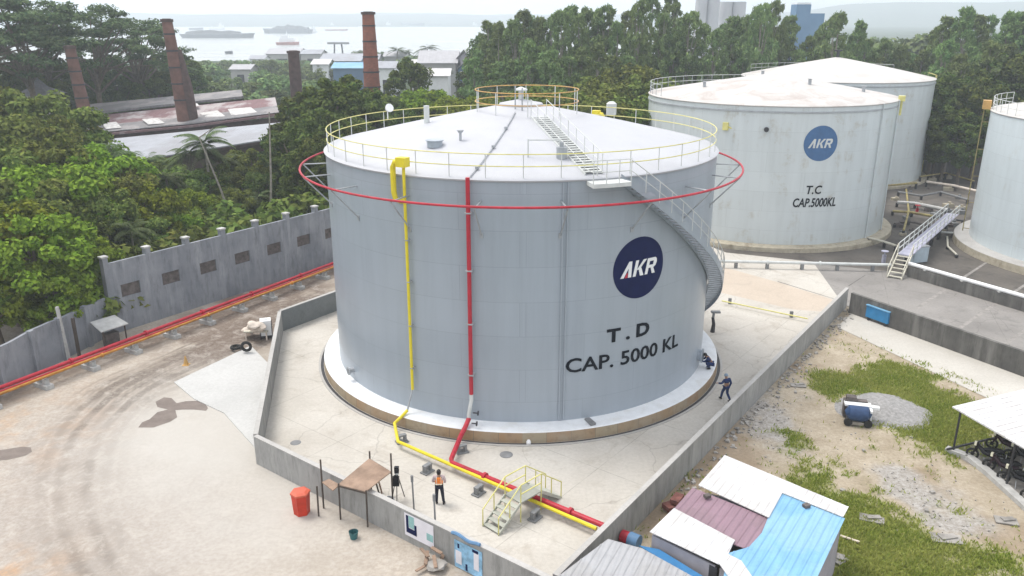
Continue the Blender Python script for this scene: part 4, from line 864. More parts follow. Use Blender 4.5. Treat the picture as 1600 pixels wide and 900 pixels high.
for s in (-0.55, 0.55):
    for h in (0.5, 1.0): q.tube([top + fn * s + V3((0, 0, h)), e + fn * s + V3((0, 0, h))], 0.045, 6)
    for k in range(12): c = top.lerp(e, k / 11) + fn * s; q.tube([c, c + V3((0, 0, 1.0))], 0.04, 6)
q.build('railing', MAT['rail_white'], t_)
q = MB()
for k in range(6): c = top.lerp(e, (k + 0.3) / 6); q.box((c.x, c.y, 0.72), (0.2, 0.9, 1.45), math.atan2(fdir.y, fdir.x) + math.pi / 2)
q.build('trestle', MAT['dark'], t_)
b = G(1425, 408); t_ = thing('pump_box', 'pale blue-grey steel box beside the cream stair', 'cabinet', b)
q = MB(); q.box((b.x + 0.3, b.y, 0.75), (1.5, 1.2, 1.4), 0.3); q.build('body', plain('pale_blue_steel', (0.42, 0.50, 0.56), 0.5, 0.1), t_)
q = MB(); q.box((b.x + 0.3, b.y, 1.48), (1.6, 1.3, 0.06), 0.3); q.build('lid', MAT['steel'], t_)
def yard_pipe(pix, z, r, mat, label, nm='yard_pipe'):
    pts = [G(*p, z=z) for p in pix]; t_ = pipe_thing(nm, label, pts, r, mat)
    for p in pts[::1]:
        q = MB(); q.box((p.x, p.y, z / 2), (0.22, 0.22, max(0.1, z - r * 0.5))); q.build('leg', MAT['dark'], t_)
yard_pipe([(1448, 284), (1490, 290), (1528, 299)], 0.7, 0.16, MAT['sack'], 'cream pipe lying between the rear tank and the cut-off tank')
yard_pipe([(1402, 316), (1430, 318), (1480, 328)], 0.6, 0.20, MAT['block'], 'thick dirty white pipe in the dark yard beside the T.C tank')
yard_pipe([(1395, 330), (1425, 332), (1458, 338)], 0.5, 0.14, MAT['dull_yellow'], 'faded yellow pipe in the dark yard beside the T.C tank')
yard_pipe([(1462, 362), (1490, 364)], 0.5, 0.10, MAT['rail_white'], 'short white pipe running out from under the footbridge')
yard_pipe([(1376, 318), (1385, 290), (1432, 286)], 0.8, 0.13, MAT['dull_yellow'], 'bent yellow pipe at the foot of the T.C tank')
yard_pipe([(1358, 372), (1382, 378), (1400, 384)], 0.6, 0.12, MAT['cream_paint'], 'cream pipe leading from the T.C tank to the stair')
yard_pipe([(1480, 370), (1481, 385), (1495, 398)], 0.3, 0.09, MAT['cream_paint'], 'thin curved cream pipe by the kerb of the cut-off tank')
for px, py, s, ml, lab in ((1432, 335, 0.8, 'red', 'rust red valve wheel in the dark yard by the footbridge'), (1380, 412, 0.9, 'lilac_steel', 'purple-grey valve where the white pipe meets the cream stair')):
    b = G(px, py); t_ = thing('valve', lab, 'valve', b); q = MB(); q.tube([b, b + V3((0, 0, 0.9 * s))], 0.2 * s, 10); q.build('body', MAT[ml], t_, smooth=True)
    q = MB(); q.tube([b + V3((0, 0, 0.9 * s)), b + V3((0, 0, 1.3 * s))], 0.05, 6); q.tube([b + V3((0, 0, 1.25 * s)), b + V3((0, 0, 1.32 * s))], 0.35 * s, 14); q.build('handwheel', MAT[ml], t_)
yard_pipe([(1438, 276), (1478, 270), (1522, 283)], 1.0, 0.10, MAT['dull_yellow'], 'thin yellow pipe high over the cream pipe beyond the footbridge')
yard_pipe([(1404, 300), (1440, 306), (1470, 300), (1512, 312)], 0.5, 0.13, MAT['support'], 'dark grey pipe snaking across the dirty yard beyond the footbridge')
yard_pipe([(1398, 350), (1420, 346), (1450, 352)], 0.4, 0.12, MAT['infill'], 'rusty brown pipe near the footbridge by the T.C tank')
yard_pipe([(1470, 340), (1505, 345), (1530, 352)], 0.6, 0.10, MAT['dark'], 'thin dark pipe leading to the cut-off tank')
yard_pipe([(1416, 296), (1420, 330), (1412, 360)], 0.5, 0.11, MAT['dull_yellow'], 'yellow pipe running lengthwise beside the T.C tank')
# grey boundary wall and clutter between the rear tank and the cut-off tank
wall_run('yard_wall', G(1436, 268), G(1550, 275), 1.6, 0.25, MAT['old_wall'], 'grey wall in the gap beyond the rear tank')
rg = random.Random(21)
for i in range(34):
    px, py = rg.uniform(1398, 1505), rg.uniform(278, 372); b = G(px, py); q = MB(); s = rg.uniform(0.2, 0.75)
    q.box((b.x, b.y, s * 0.3), (s * 1.6, s, s * 0.6), rg.uniform(0, 3)); q.box((b.x + 0.2 * s, b.y, s * 0.75), (s * 0.5, s * 0.4, s * 0.35), rg.uniform(0, 3))
    tag(q.build('scrap_block', [MAT['support'], MAT['infill'], MAT['old_collar']][i % 3]), 'small dark block of scrap lying in the dirty yard between the older tanks', 'scrap', 'scrap in the dirty yard between the older tanks')
# joints of the old slab
MAT['joint_pale'] = plain('pale_joint_mortar', (0.255, 0.24, 0.225), 0.9, 0.3)
MAT['warm_floor'] = concrete('warm_floor_concrete', (0.45, 0.38, 0.31), (0.53, 0.46, 0.385), stain=(0.36, 0.31, 0.26), stain_amt=0.5)
sheet('floor_patch', [xy(G(*p)) for p in ((1118, 414), (1215, 441), (1310, 471), (1300, 488), (1240, 484), (1120, 456))], 0.014, MAT['warm_floor'])
for i, (pa_, pb_) in enumerate((((1432, 482), (1560, 398)), ((1215, 440), (1312, 470)), ((1500, 512), (1640, 420)), ((1326, 447), (1352, 430)), ((1560, 545), (1640, 490)))):
    a, b = G(*pa_), G(*pb_); dd = (b - a).normalized(); nn = V3((-dd.y, dd.x, 0)) * (0.05 if i in (1, 3) else 0.16)
    sheet('slab_joint', [xy(a + nn), xy(b + nn * 0.6), xy(b - nn * 0.6), xy(a - nn)], 0.016, MAT['old_wall'] if i in (1, 3) else MAT['joint_pale'])
# yellow line with two posts on the bund floor
y0, y1 = G(1128, 470, 0.3), G(1262, 498, 0.3)
t_ = pipe_thing('thin_yellow_pipe', 'thin faded yellow pipe on two stub posts crossing the floor past the winding stair', [y0, y1], 0.05, MAT['pale_yellow'])
for px, py in ((1140, 475), (1236, 496)):
    b = G(px, py); q = MB(); q.box((b.x, b.y, 0.24), (0.22, 0.16, 0.46)); q.build('stub_post', MAT['support'], t_)
b = G(1113, 519); t_ = thing('valve', 'dark tall valve standing at the foot of the winding stair', 'valve', b)
q = MB(); q.tube([b, b + V3((0.05, 0, 0.6)), b + V3((-0.05, 0, 1.1))], [0.16, 0.12, 0.10], 10); q.build('body', MAT['dark'], t_, smooth=True)
q = MB(); q.tube([b + V3((-0.02, 0, 1.1)), b + V3((0, 0, 1.45))], 0.09, 8); q.box(b + V3((0.12, 0, 1.5)), (0.62, 0.3, 0.12)); q.build('handwheel', MAT['support'], t_)

# ------------------------------------------------------------------ over-pipe stile, ramp, tripod, bin
sb = G(773, 826); st = G(815, 772, 0.95); sdir = V3((st.x - sb.x, st.y - sb.y, 0)).normalized(); sn = V3((-sdir.y, sdir.x, 0))
MAT['grating'] = plain('grey_grating', (0.30, 0.31, 0.28), 0.6, 0.15)
MAT['step_grey'] = plain('step_plate', (0.40, 0.41, 0.36), 0.6, 0.12)
t_ = thing('pipe_stile', 'grey stepped stile with yellow handrails bridging the red and yellow pipes', 'stile', (st.x, st.y, 0))
PHt = 0.95; c0 = V3((st.x, st.y, PHt)); hw = 0.48; q = MB(); q.beam(c0 - sdir * 0.55, c0 + sdir * 0.75, hw * 2, 0.06); q.build('platform', MAT['grating'], t_)
near, far = c0 - sdir * 0.55, c0 + sdir * 0.75
for tp, dr in ((near, -1), (far, 1)):
    ft_ = tp + sdir * dr * 1.35; ft_.z = 0.0
    q = MB()
    for s in (-hw, hw): q.beam(tp + sn * s, ft_ + sn * s, 0.05, 0.14)
    q.build('stringer', MAT['step_grey'], t_)
    for i in range(5):
        c = tp.lerp(ft_, (i + 0.7) / 5.2); q = MB(); q.beam(c - sn * hw, c + sn * hw, 0.25, 0.04); q.build('tread', MAT['step_grey'], t_)
    q = MB()
    for s in (-hw, hw):
        q.tube([tp + sn * s + V3((0, 0, 0.9)), ft_ + sn * s + V3((0, 0, 0.85)), ft_ + sn * s], 0.03, 6); m_ = tp.lerp(ft_, 0.5) + sn * s; q.tube([m_, m_ + V3((0, 0, 0.88))], 0.03, 6)
    q.build('handrail', MAT['pale_yellow'], t_)
q = MB()
for s in (-hw, hw):
    for h in (0.45, 0.9): q.tube([near + sn * s + V3((0, 0, h)), far + sn * s + V3((0, 0, h))], 0.03, 6)
    for f in (0, 1): c = near.lerp(far, f) + sn * s; q.tube([c - V3((0, 0, 0.95)), c + V3((0, 0, 0.9))], 0.03, 6)
q.build('handrail', MAT['pale_yellow'], t_)
# plywood ramp over the bund wall
rc = [G(528, 757, 1.75), G(577, 716, 1.95), G(611, 737, 1.95), G(571, 768, 1.75)]
t_ = thing('plywood_ramp', 'brown plywood ramp on dark poles bridging the bund wall by the orange bin', 'ramp', (rc[0].x, rc[0].y, 0))
q = MB(); q.slab(rc, 0.05); q.build('board', MAT['wood'], t_)
lc = [G(503, 753, 1.45), G(514, 748, 1.55), G(531, 757, 1.70), G(520, 766, 1.60)]
q = MB(); q.slab(lc, 0.05); q.build('step_board', MAT['wood'], t_)
for p, up in ((rc[0], 0.05), (rc[1], 0.35), (rc[2], 0.9), (rc[3], 0.05), (G(494, 760, 1.5), 0.0), (G(502, 748, 1.5), 0.95)):
    q = MB(); q.tube([V3((p.x, p.y, 0.0)), V3((p.x + 0.03, p.y, p.z + up))], 0.04, 6); q.build('pole', MAT['bamboo'], t_)
q = MB(); q.beam(rc[0] - V3((0, 0, 0.06)), rc[3] - V3((0, 0, 0.06)), 0.07, 0.07); q.build('cross_bar', MAT['bamboo'], t_)
q = MB(); q.beam(rc[1] - V3((0, 0, 0.06)), rc[2] - V3((0, 0, 0.06)), 0.07, 0.07); q.build('cross_bar', MAT['bamboo'], t_)
for i, (px, py) in enumerate(((592, 770), (597, 771))):
    b = G(px, py); q = MB(); q.beam(b, b + V3((-0.25, 0.1, 1.15)), 0.12, 0.05); tag(q.build('leaning_plank', MAT['bamboo'] if i == 0 else MAT['wood']), ['dark plank leaning under the inner end of the plywood ramp', 'reddish plank leaning under the inner end of the plywood ramp'][i], 'plank')
b = G(622, 779); t_ = thing('survey_tripod', 'thin tripod with a black instrument and a black bag hanging, by the plywood ramp', 'tripod', b)
for k in range(3):
    a = k * 2.094 + 0.5; q = MB(); q.tube([b + V3((0.32 * math.cos(a), 0.32 * math.sin(a), 0)), b + V3((0.02 * math.cos(a), 0.02 * math.sin(a), 1.3))], 0.022, 6); q.build('leg', MAT['dark'], t_)
q = MB(); q.box(b + V3((0, 0, 1.5)), (0.20, 0.18, 0.28)); q.tube([b + V3((0, 0.15, 1.54)), b + V3((0, -0.17, 1.54))], 0.06, 8); q.build('instrument', MAT['black'], t_)
q = MB(); q.tube([b + V3((0, 0, 1.28)), b + V3((0, 0, 1.36))], 0.10, 10); q.build('tripod_head', MAT['rail_white'], t_)
q = MB(); q.box(b + V3((-0.04, -0.12, 0.98)), (0.30, 0.20, 0.42)); q.box(b + V3((-0.04, -0.12, 1.22)), (0.18, 0.12, 0.10)); q.build('bag', MAT['black'], t_)
b = G(607, 783); q = MB(); q.tube([b + V3((0.25 * math.cos(k * 0.5), 0.25 * math.sin(k * 0.5), 0.06 + 0.02 * (k // 12))) for k in range(30)], 0.025, 5); tag(q.build('hose_coil', MAT['rail_grey']), 'coiled pale grey hose on the floor inside the wall below the ramp', 'hose')
for px, py, h, lab in ((647, 797, 1.75, 'short steel pole standing inside the bund wall behind the white banner'), (682, 856, 2.55, 'tall steel pole standing against the outside of the bund wall between the two banners')):
    b = G(px, py); q = MB(); q.tube([b, b + V3((-0.03, 0, h))], 0.04, 6); q.tube([b + V3((-0.03, 0, h - 0.3)), b + V3((-0.03, 0, h))], 0.065, 6); tag(q.build('steel_pole', MAT['support']), lab, 'pole')
b = G(472, 801); t_ = thing('orange_bin', 'big orange-red plastic bin standing in front of the bund wall', 'bin', b, 0.35)
q = MB(); o8 = [(0.41 * math.cos(math.radians(60 * k)), 0.41 * math.sin(math.radians(60 * k))) for k in range(6)]
q.add([(x * 0.86, y * 0.86, 0.0) for x, y in o8] + [(x, y, 1.0) for x, y in o8], [tuple(range(5, -1, -1))] + [(i, (i + 1) % 6, 6 + (i + 1) % 6, 6 + i) for i in range(6)] + [tuple(range(6, 12))]); q.build('body', MAT['orange_bin'], t_, local=True)
q = MB(); q.add([(x * 1.08, y * 1.08, 0.99) for x, y in o8] + [(x * 1.08, y * 1.08, 1.07) for x, y in o8] + [(x * 0.7, y * 0.7, 1.14) for x, y in o8], [tuple(range(5, -1, -1))] + [(i, (i + 1) % 6, 6 + (i + 1) % 6, 6 + i) for i in range(6)] + [(6 + i, 6 + (i + 1) % 6, 12 + (i + 1) % 6, 12 + i) for i in range(6)] + [tuple(range(12, 18))])
q.build('lid', plain('faded_orange_plastic', (0.50, 0.10, 0.055), 0.5, 0.15), t_, local=True)
b = G(553, 841); t_ = thing('bucket', 'small dark teal bucket on the sand near the plywood ramp', 'bucket', b); q = MB(); q.lathe([(0.0, 0.01), (0.15, 0.01), (0.20, 0.34), (0.185, 0.34), (0.14, 0.04), (0, 0.04)], xy(b), 16); q.build('body', plain('teal_plastic', (0.03, 0.12, 0.13), 0.5, 0.1), t_, smooth=True)
q = MB(); q.tube([b + V3((0.2 * math.cos(k * math.pi / 10), 0, 0.33 + 0.12 * math.sin(k * math.pi / 10))) for k in range(11)], 0.01, 5); q.build('handle', MAT['dark'], t_)
# banners on the outer face of the front bund wall
fdn = V3((dA.y, -dA.x, 0)); fdn = fdn if fdn.y < 0 else -fdn
def wall_pt(px, z): # on the outer face
    best = None
    for k in range(0, 2001):
        p = bA + dA * (bB - bA).length * k / 2000 + fdn * 0.125; p.z = z; rel = p - V3((0, 0, CAMH)); w = rel.y * cp - rel.z * sp; x = 800 + FPX * rel.x / w
        if best is None or abs(x - px) < best[0]: best = (abs(x - px), p)
    return best[1]
def wall_rect(mb, px0, px1, z0, z1, off, mi=0):
    a, b = wall_pt(px0, 0), wall_pt(px1, 0); o = fdn * off
    c = [V3((a.x, a.y, z0)) + o, V3((b.x, b.y, z0)) + o, V3((b.x, b.y, z1)) + o, V3((a.x, a.y, z1)) + o]; mb.add(c + [v - fdn * 0.006 for v in c], [(0, 1, 2, 3), (7, 6, 5, 4), (0, 4, 5, 1), (1, 5, 6, 2), (2, 6, 7, 3), (3, 7, 4, 0)], mi)
a = wall_pt(640, 0); t_ = thing('white_banner', 'white cloth banner with a navy and teal mark hung on the bund wall', 'banner', a)
q = MB(); wall_rect(q, 634, 679, 0.35, 1.42, 0.012); q.build('cloth', MAT['banner'], t_)
q = MB(); wall_rect(q, 636.5, 640, 0.72, 1.34, 0.022); wall_rect(q, 636.5, 652.5, 0.52, 0.76, 0.023); wall_rect(q, 649.5, 652.5, 0.60, 1.02, 0.024); q.build('navy_mark', MAT['navy_paint'], t_)
q = MB(); wall_rect(q, 640.5, 649, 0.80, 1.36, 0.021); q.build('teal_mark', MAT['teal_cloth'], t_)
q = MB(); wall_rect(q, 668, 678, 0.62, 0.95, 0.021); q.build('teal_mark', MAT['teal_cloth'], t_)
a = wall_pt(735, 0); t_ = thing('blue_banner', 'blue and white printed banner sagging over the bund wall', 'banner', a)
q = MB(); wall_rect(q, 711, 754, 0.05, 1.30, 0.012); q.build('cloth', MAT['blue_print'], t_)
for r4 in ((713, 722, 0.25, 0.85), (741, 749, 0.35, 1.15)):
    q = MB(); wall_rect(q, *r4, 0.021); q.build('white_print', MAT['banner'], t_)
q = MB(); wall_rect(q, 716, 719, 0.98, 1.18, 0.021); wall_rect(q, 728, 731, 0.1, 0.4, 0.021); wall_rect(q, 739, 748, 1.12, 1.25, 0.022); q.build('navy_print', MAT['navy_paint'], t_)
q = MB(); p0, p1 = wall_pt(706, WH + 0.05), wall_pt(750, WH + 0.05); q.tube([p0.lerp(p1, k / 8) + V3((0, 0, 0.05 * math.sin(k))) for k in range(9)], 0.07, 6); q.build('folded_edge', MAT['dusty_blue'], t_)
b = G(676, 884); t_ = thing('scrap_heap', 'small heap of broken brown boards and a stone below the banners', 'scrap', b)
q = MB(); rg = random.Random(3)
for k in range(7): c = b + V3((rg.uniform(-0.35, 0.35), rg.uniform(-0.3, 0.3), 0.12 + 0.07 * k)); q.box(c, (rg.uniform(0.4, 0.9), 0.14, 0.05), rot=Matrix.Rotation(rg.uniform(0, 3), 3, 'Z') @ Matrix.Rotation(rg.uniform(-0.4, 0.4), 3, 'X'))
q.build('board', MAT['wood'], t_)
def rock(mb, c, r, rg, sub=1, mi=0):
    bm = bmesh.new(); bmesh.ops.create_icosphere(bm, subdivisions=sub, radius=1)
    s = V3((rg.uniform(0.7, 1.3), rg.uniform(0.7, 1.3), rg.uniform(0.45, 0.85))) * r; of = V3((rg.random() * 50, rg.random() * 50, rg.random() * 50))
    vs = [(c[0] + v.co.x * s.x * k, c[1] + v.co.y * s.y * k, c[2] + v.co.z * s.z * k) for v in bm.verts for k in [1 + 0.45 * mnoise.noise(v.co * 1.3 + of)]]
    bm.verts.index_update(); mb.add(vs, [tuple(v.index for v in f.verts) for f in bm.faces], mi); bm.free()
q = MB(); rock(q, b + V3((0.2, -0.25, 0.22)), 0.3, rg, 2); q.build('stone', MAT['rubble'], t_, smooth=True)

# clutter at the far corner of the bund by the slab
b = G(417, 527); t_ = thing('water_container', 'upright white plastic container in a frame beside the bund corner', 'container', b, 0.3)
q = MB(); q.box((0, 0, 0.78), (0.72, 0.72, 1.05)); q.tube([(0, 0, 1.3), (0, 0, 1.37)], 0.14, 10); q.build('tank_body', MAT['white'], t_, local=True)
q = MB(); q.box((0, 0, 0.17), (0.8, 0.8, 0.14))
for x in (-0.38, 0.38):
    for y in (-0.38, 0.38): q.box((x, y, 0.55), (0.05, 0.05, 1.1))
q.build('frame', MAT['dark'], t_, local=True)
rg = random.Random(9)
for k, (px, py, h, lab) in enumerate(((392, 514, 0.55, 'lowest cream sack of the heap by the white container'), (402, 511, 0.95, 'cream sack lying higher on the heap by the white container'), (396, 508, 1.25, 'topmost torn cream sack on the heap by the white container'))):
    c = G(px, py, h); q = MB(); rock(q, (c.x, c.y, h), 0.55 - 0.08 * k, rg, 3); tag(q.build('sack', MAT['sack'], smooth=True), lab, 'sack', 'cream sacks heaped by the white container')
b = G(402, 530); t_ = thing('work_table', 'rough timber table with a pale yellow top under the heap of sacks', 'table', b)
q = MB(); q.box((b.x, b.y + 0.4, 0.62), (1.6, 1.3, 0.08)); q.build('tabletop', MAT['cream_paint'], t_)
for x in (-0.7, 0.7):
    for y in (-0.15, 0.95): q = MB(); q.box((b.x + x, b.y + y, 0.29), (0.08, 0.08, 0.58)); q.build('leg', MAT['sack'], t_)
for i, (px, py) in enumerate(((369, 547), (386, 552))):
    b = G(px, py); t_ = thing('tyre', ['black tyre lying flat at the corner of the white slab', 'black tyre standing on edge on the white slab'][i], 'tyre', b)
    q = MB()
    pts = [b + (V3((0.28 * math.cos(k * math.pi / 10), 0.28 * math.sin(k * math.pi / 10), 0.21)) if i == 0 else V3((0.28 * math.cos(k * math.pi / 10), 0, 0.48 + 0.28 * math.sin(k * math.pi / 10)))) for k in range(20)]
    q.tube(pts, 0.10, 8, closed=True); q.build('tread_ring', MAT['tyre'], t_, smooth=True)
b = G(291, 570); t_ = thing('traffic_cone', 'tiny faded orange cone beside the wheel tracks', 'cone', b); q = MB(); q.tube([b + V3((0, 0, 0.03)), b + V3((0, 0, 0.6))], [0.16, 0.03], 10); q.build('body', MAT['orange_rail'], t_); q = MB(); q.box(b + V3((0, 0, 0.015)), (0.4, 0.4, 0.03)); q.build('base', MAT['orange_rail'], t_)

# ------------------------------------------------------------------ pump outside, sheds, machines
pe = G(975, 838, 0.5); t_ = thing('fire_pump', 'red and blue pump at the outer end of the red pipe, past the bund wall', 'pump', (pe.x, pe.y, 0))
d = (r_end - r_turn).normalized(); q = MB(); q.tube([r_end + d * 0.6, pe], 0.15, 10); q.tube([pe - d * 0.5, pe - d * 0.38], 0.24, 12); q.tube([pe - d * 0.1, pe + d * 0.25], 0.26, 12); q.build('outlet', MAT['red'], t_, smooth=True)
q = MB(); q.tube([pe + d * 0.25, pe + d * 0.7], 0.30, 14); q.build('motor', MAT['dusty_blue'], t_, smooth=True)
q = MB(); q.box((pe.x, pe.y, 0.12), (0.9, 0.5, 0.22), math.atan2(d.y, d.x)); q.build('plinth', MAT['support'], t_)
# patchwork shed
HS = 2.5
def ribs(mb, poly, d, step, z, w=0.035, h=0.022):     # raised ribs of a roof sheet, clipped to its outline
    d = V3((d[0], d[1], 0)).normalized(); nv = V3((-d.y, d.x, 0)); P2 = [V3((p[0], p[1], 0)) for p in poly]; s0, s1 = min(p.dot(nv) for p in P2), max(p.dot(nv) for p in P2); k = s0 + step * 0.5
    while k < s1:
        hit = []
        for a, b in zip(P2, P2[1:] + P2[:1]):
            da, db = a.dot(nv) - k, b.dot(nv) - k
            if da * db < 0: hit.append(a.lerp(b, da / (da - db)).dot(d))
        hit.sort()
        for u0, u1 in zip(hit[::2], hit[1::2]):
            if u1 - u0 > 0.15: mb.beam(nv * k + d * (u0 + 0.01) + V3((0, 0, z)), nv * k + d * (u1 - 0.01) + V3((0, 0, z)), w, h)
        k += step
def pane(t_, pix, mat, dz=0.0, name='roof_sheet', th=0.03, zf=None):
    pts = [G(px, py, HS) for px, py in pix]; q = MB(); q.slab([V3((p.x, p.y, HS + dz)) for p in pts], th); ribs(q, pts, (G(1091, 761, HS) - G(1132, 714, HS)), 0.33, HS + dz + 0.008); return q.build(name, mat, t_)
s0 = G(1150, 830); t_ = thing('patchwork_shed', 'low shed roofed with white, faded purple and light blue sheets', 'shed', s0)
pane(t_, [(1053, 795), (1082, 762), (1208, 812), (1190, 835), (1167, 858), (1145, 850)], MAT['roof_purple'], 0.0)
pane(t_, [(1221, 772), (1320, 811), (1276, 905), (1130, 905), (1136, 866), (1170, 856), (1190, 834), (1200, 810)], MAT['roof_blue'], 0.04)
pane(t_, [(1132, 714), (1325, 795), (1317, 811), (1222, 773), (1201, 812), (1091, 761)], MAT['roof_white'], 0.10)
pane(t_, [(1015, 833), (1053, 796), (1148, 846), (1136, 872), (1123, 884)], MAT['roof_white'], 0.07)
pane(t_, [(1123, 884), (1134, 868), (1158, 880), (1175, 905), (1138, 905)], MAT['roof_white'], 0.11)
c4 = [G(1020, 831, HS), G(1090, 765, HS), G(1316, 806, HS), G(1262, 905, HS), G(1125, 883, HS)]
for i in range(5):
    a, b = c4[i], c4[(i + 1) % 5]; q = MB(); a2, b2 = V3((a.x, a.y, 0)), V3((b.x, b.y, 0)); dd = (b2 - a2).normalized(); nn = V3((-dd.y, dd.x, 0)) * 0.04
    a2 = a2.lerp(b2, 0.06) ; q.prism([xy(a2 + nn), xy(b2 + nn), xy(b2 - nn), xy(a2 - nn)], 0.0, HS - 0.12); q.build('side_wall', MAT['grey_wall'] if i else MAT['cream_wall'], t_)
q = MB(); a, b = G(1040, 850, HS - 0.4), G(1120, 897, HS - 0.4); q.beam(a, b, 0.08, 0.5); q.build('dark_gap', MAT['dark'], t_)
for px, py in ((1105, 775), (1260, 790)): b = G(px, py, HS + 0.12); q = MB(); q.box(b, (0.25, 0.2, 0.12), 0.4); q.build('brick_weight', MAT['infill'], t_)
t2 = thing('grey_roof_shed', 'shed with ribbed pale grey roof, blue sheet along one edge, by the bund wall', 'shed', G(980, 900))
GH = 2.1; gp = [(950, 842), (1004, 857), (1092, 906), (930, 990), (800, 960), (866, 905)]
q = MB(); q.slab([G(*p, z=GH) for p in gp], 0.04); ribs(q, [G(*p, z=GH) for p in gp], V3((0.5, 1, 0)), 0.33, GH + 0.008); q.build('roof_sheet', MAT['roof_grey'], t2)
q = MB(); q.slab([G(*p, z=GH - 0.10) for p in ((998, 852), (1030, 858), (1108, 906), (1086, 906))], 0.03); q.build('blue_edge_sheet', MAT['tarp_blue'], t2)
q = MB(); wp_ = [G(*p, z=GH) for p in ((958, 848), (1000, 860), (1085, 910), (930, 980), (815, 955), (872, 908))]; q.prism([xy(p) for p in wp_], 0.0, GH - 0.16); q.build('walls', MAT['grey_wall'], t2)
# shed with motorbikes
R2 = 2.45; t3 = thing('white_roof_shelter', 'open shelter with a flat white roof over parked motorbikes, cut off by the picture edge', 'shelter', G(1600, 700))
rp4 = [G(1488, 636, R2), G(1610, 596, R2), G(1760, 640, R2), G(1760, 770, R2)]
rp4 = [G(1488, 635, R2), G(1600, 608, R2), G(1790, 640, R2), G(1700, 757, R2)]
q = MB(); q.slab([p + V3((0, 0, 0.0)) for p in rp4], 0.07); ribs(q, rp4, rp4[1] - rp4[0], 0.4, R2 + 0.008); q.build('roof', MAT['roof_white'], t3)
for p in (rp4[0].lerp(rp4[3], 0.06), rp4[0].lerp(rp4[3], 0.5), rp4[0].lerp(rp4[3], 0.95), rp4[1].lerp(rp4[2], 0.1), rp4[1].lerp(rp4[2], 0.6)):
    p = p + V3((0.15, 0.1, 0)); q = MB(); q.tube([V3((p.x, p.y, 0)), V3((p.x, p.y, R2 - 0.08))], 0.05, 6); q.build('post', MAT['dark'], t3)
q = MB(); kpts = [G(*p) for p in ((1478, 704), (1512, 716), (1545, 742), (1600, 792), (1660, 850))]
for a, b in zip(kpts[:-1], kpts[1:]): q.beam(a + V3((0, 0, 0.1)), b + V3((0, 0, 0.1)), 0.4, 0.22)
tag(q.build('kerb', MAT['block']), 'pale rough kerb in front of the parked motorbikes', 'kerb')
sheet('shelter_floor', [xy(G(*p)) for p in ((1478, 704), (1545, 742), (1660, 850), (1800, 800), (1700, 690), (1560, 686))], 0.012, MAT['old_slab'])
b0, b1 = G(1480, 702, 0.25), G(1555, 684, 0.25); q = MB(); q.tube([b0, b1], 0.06, 6); tag(q.build('steel_bar', MAT['dark']), 'dark bar lying on the ground leading to the white-roofed shelter', 'bar')
MAT['bike_black'] = plain('glossy_black_paint', (0.012, 0.011, 0.013), 0.25, 0.2)
MAT['bike_plum'] = plain('dark_plum_paint', (0.035, 0.014, 0.022), 0.3, 0.2)
def motorbike(loc, rz_, label, paint, lean=0.12):
    t_ = thing('motorbike', label, 'motorbike', loc, rz_, 'motorbikes under the white roof'); lx = lambda p: V3((p[0], p[1] + p[2] * lean, p[2]))
    for x, nm in ((0.62, 'wheel'), (-0.62, 'wheel')):
        w = MB(); w.tube([lx((x + 0.25 * math.cos(k * math.pi / 12), 0, 0.30 + 0.25 * math.sin(k * math.pi / 12))) for k in range(24)], 0.055, 6, closed=True); w.tube([lx((x, -0.05, 0.3)), lx((x, 0.05, 0.3))], 0.09, 8)
        for k in range(6): w.beam(lx((x, 0, 0.3)), lx((x + 0.24 * math.cos(k * 1.047), 0, 0.3 + 0.24 * math.sin(k * 1.047))), 0.02, 0.02)
        w.build(nm, MAT['tyre'], t_, local=True)
    q = MB(); q.tube([lx((0.42, 0, 0.82)), lx((0.15, 0, 0.55)), lx((-0.2, 0, 0.5)), lx((-0.62, 0, 0.62))], [0.10, 0.13, 0.16, 0.07], 8); q.tube([lx((0.45, 0, 0.95)), lx((0.50, 0, 0.6)), lx((0.62, 0, 0.3))], [0.10, 0.07, 0.035], 8); q.build('body', paint, t_, local=True, smooth=True)
    q = MB(); q.tube([lx((0.18, 0, 0.72)), lx((-0.1, 0, 0.78)), lx((-0.5, 0, 0.82)), lx((-0.72, 0, 0.80))], [0.06, 0.13, 0.13, 0.06], 8); q.build('seat', MAT['black'], t_, local=True, smooth=True)
    q = MB(); q.tube([lx((0.32, -0.33, 1.02)), lx((0.42, 0, 0.98)), lx((0.32, 0.33, 1.02))], 0.022, 6); q.build('handlebar', MAT['dark'], t_, local=True)
    q = MB(); q.box(lx((0.56, 0, 0.92)), (0.10, 0.2, 0.16)); q.build('headlight', MAT['reflect'], t_, local=True)
    q = MB(); q.box(lx((-0.80, 0, 0.62)), (0.02, 0.24, 0.12)); q.build('number_plate', MAT['white'], t_, local=True)
    q = MB(); q.beam(lx((0.1, 0.05, 0.3)), (0.05, 0.35, 0.0), 0.03, 0.03); q.beam(lx((-0.1, -0.14, 0.28)), lx((-0.7, -0.16, 0.36)), 0.09, 0.09); q.build('exhaust', MAT['steel'], t_, local=True)
    return t_
for i, (px, py, rz_, lab) in enumerate(((1540, 722, 2.5, 'black motorbike at the open end of the white-roofed shelter'), (1566, 741, 2.4, 'plum-black motorbike second from the open end of the shelter'), (1590, 760, 2.45, 'black motorbike third along under the shelter, next to the kerb'), (1570, 706, 2.5, 'dark motorbike deep under the white roof, behind the first'), (1598, 725, 2.4, 'dark motorbike deep under the white roof by the picture edge'), (1628, 790, 2.45, 'black motorbike at the picture edge under the shelter'))):
    motorbike(G(px, py), rz_, lab, MAT['bike_plum'] if i in (1, 3) else MAT['bike_black'])
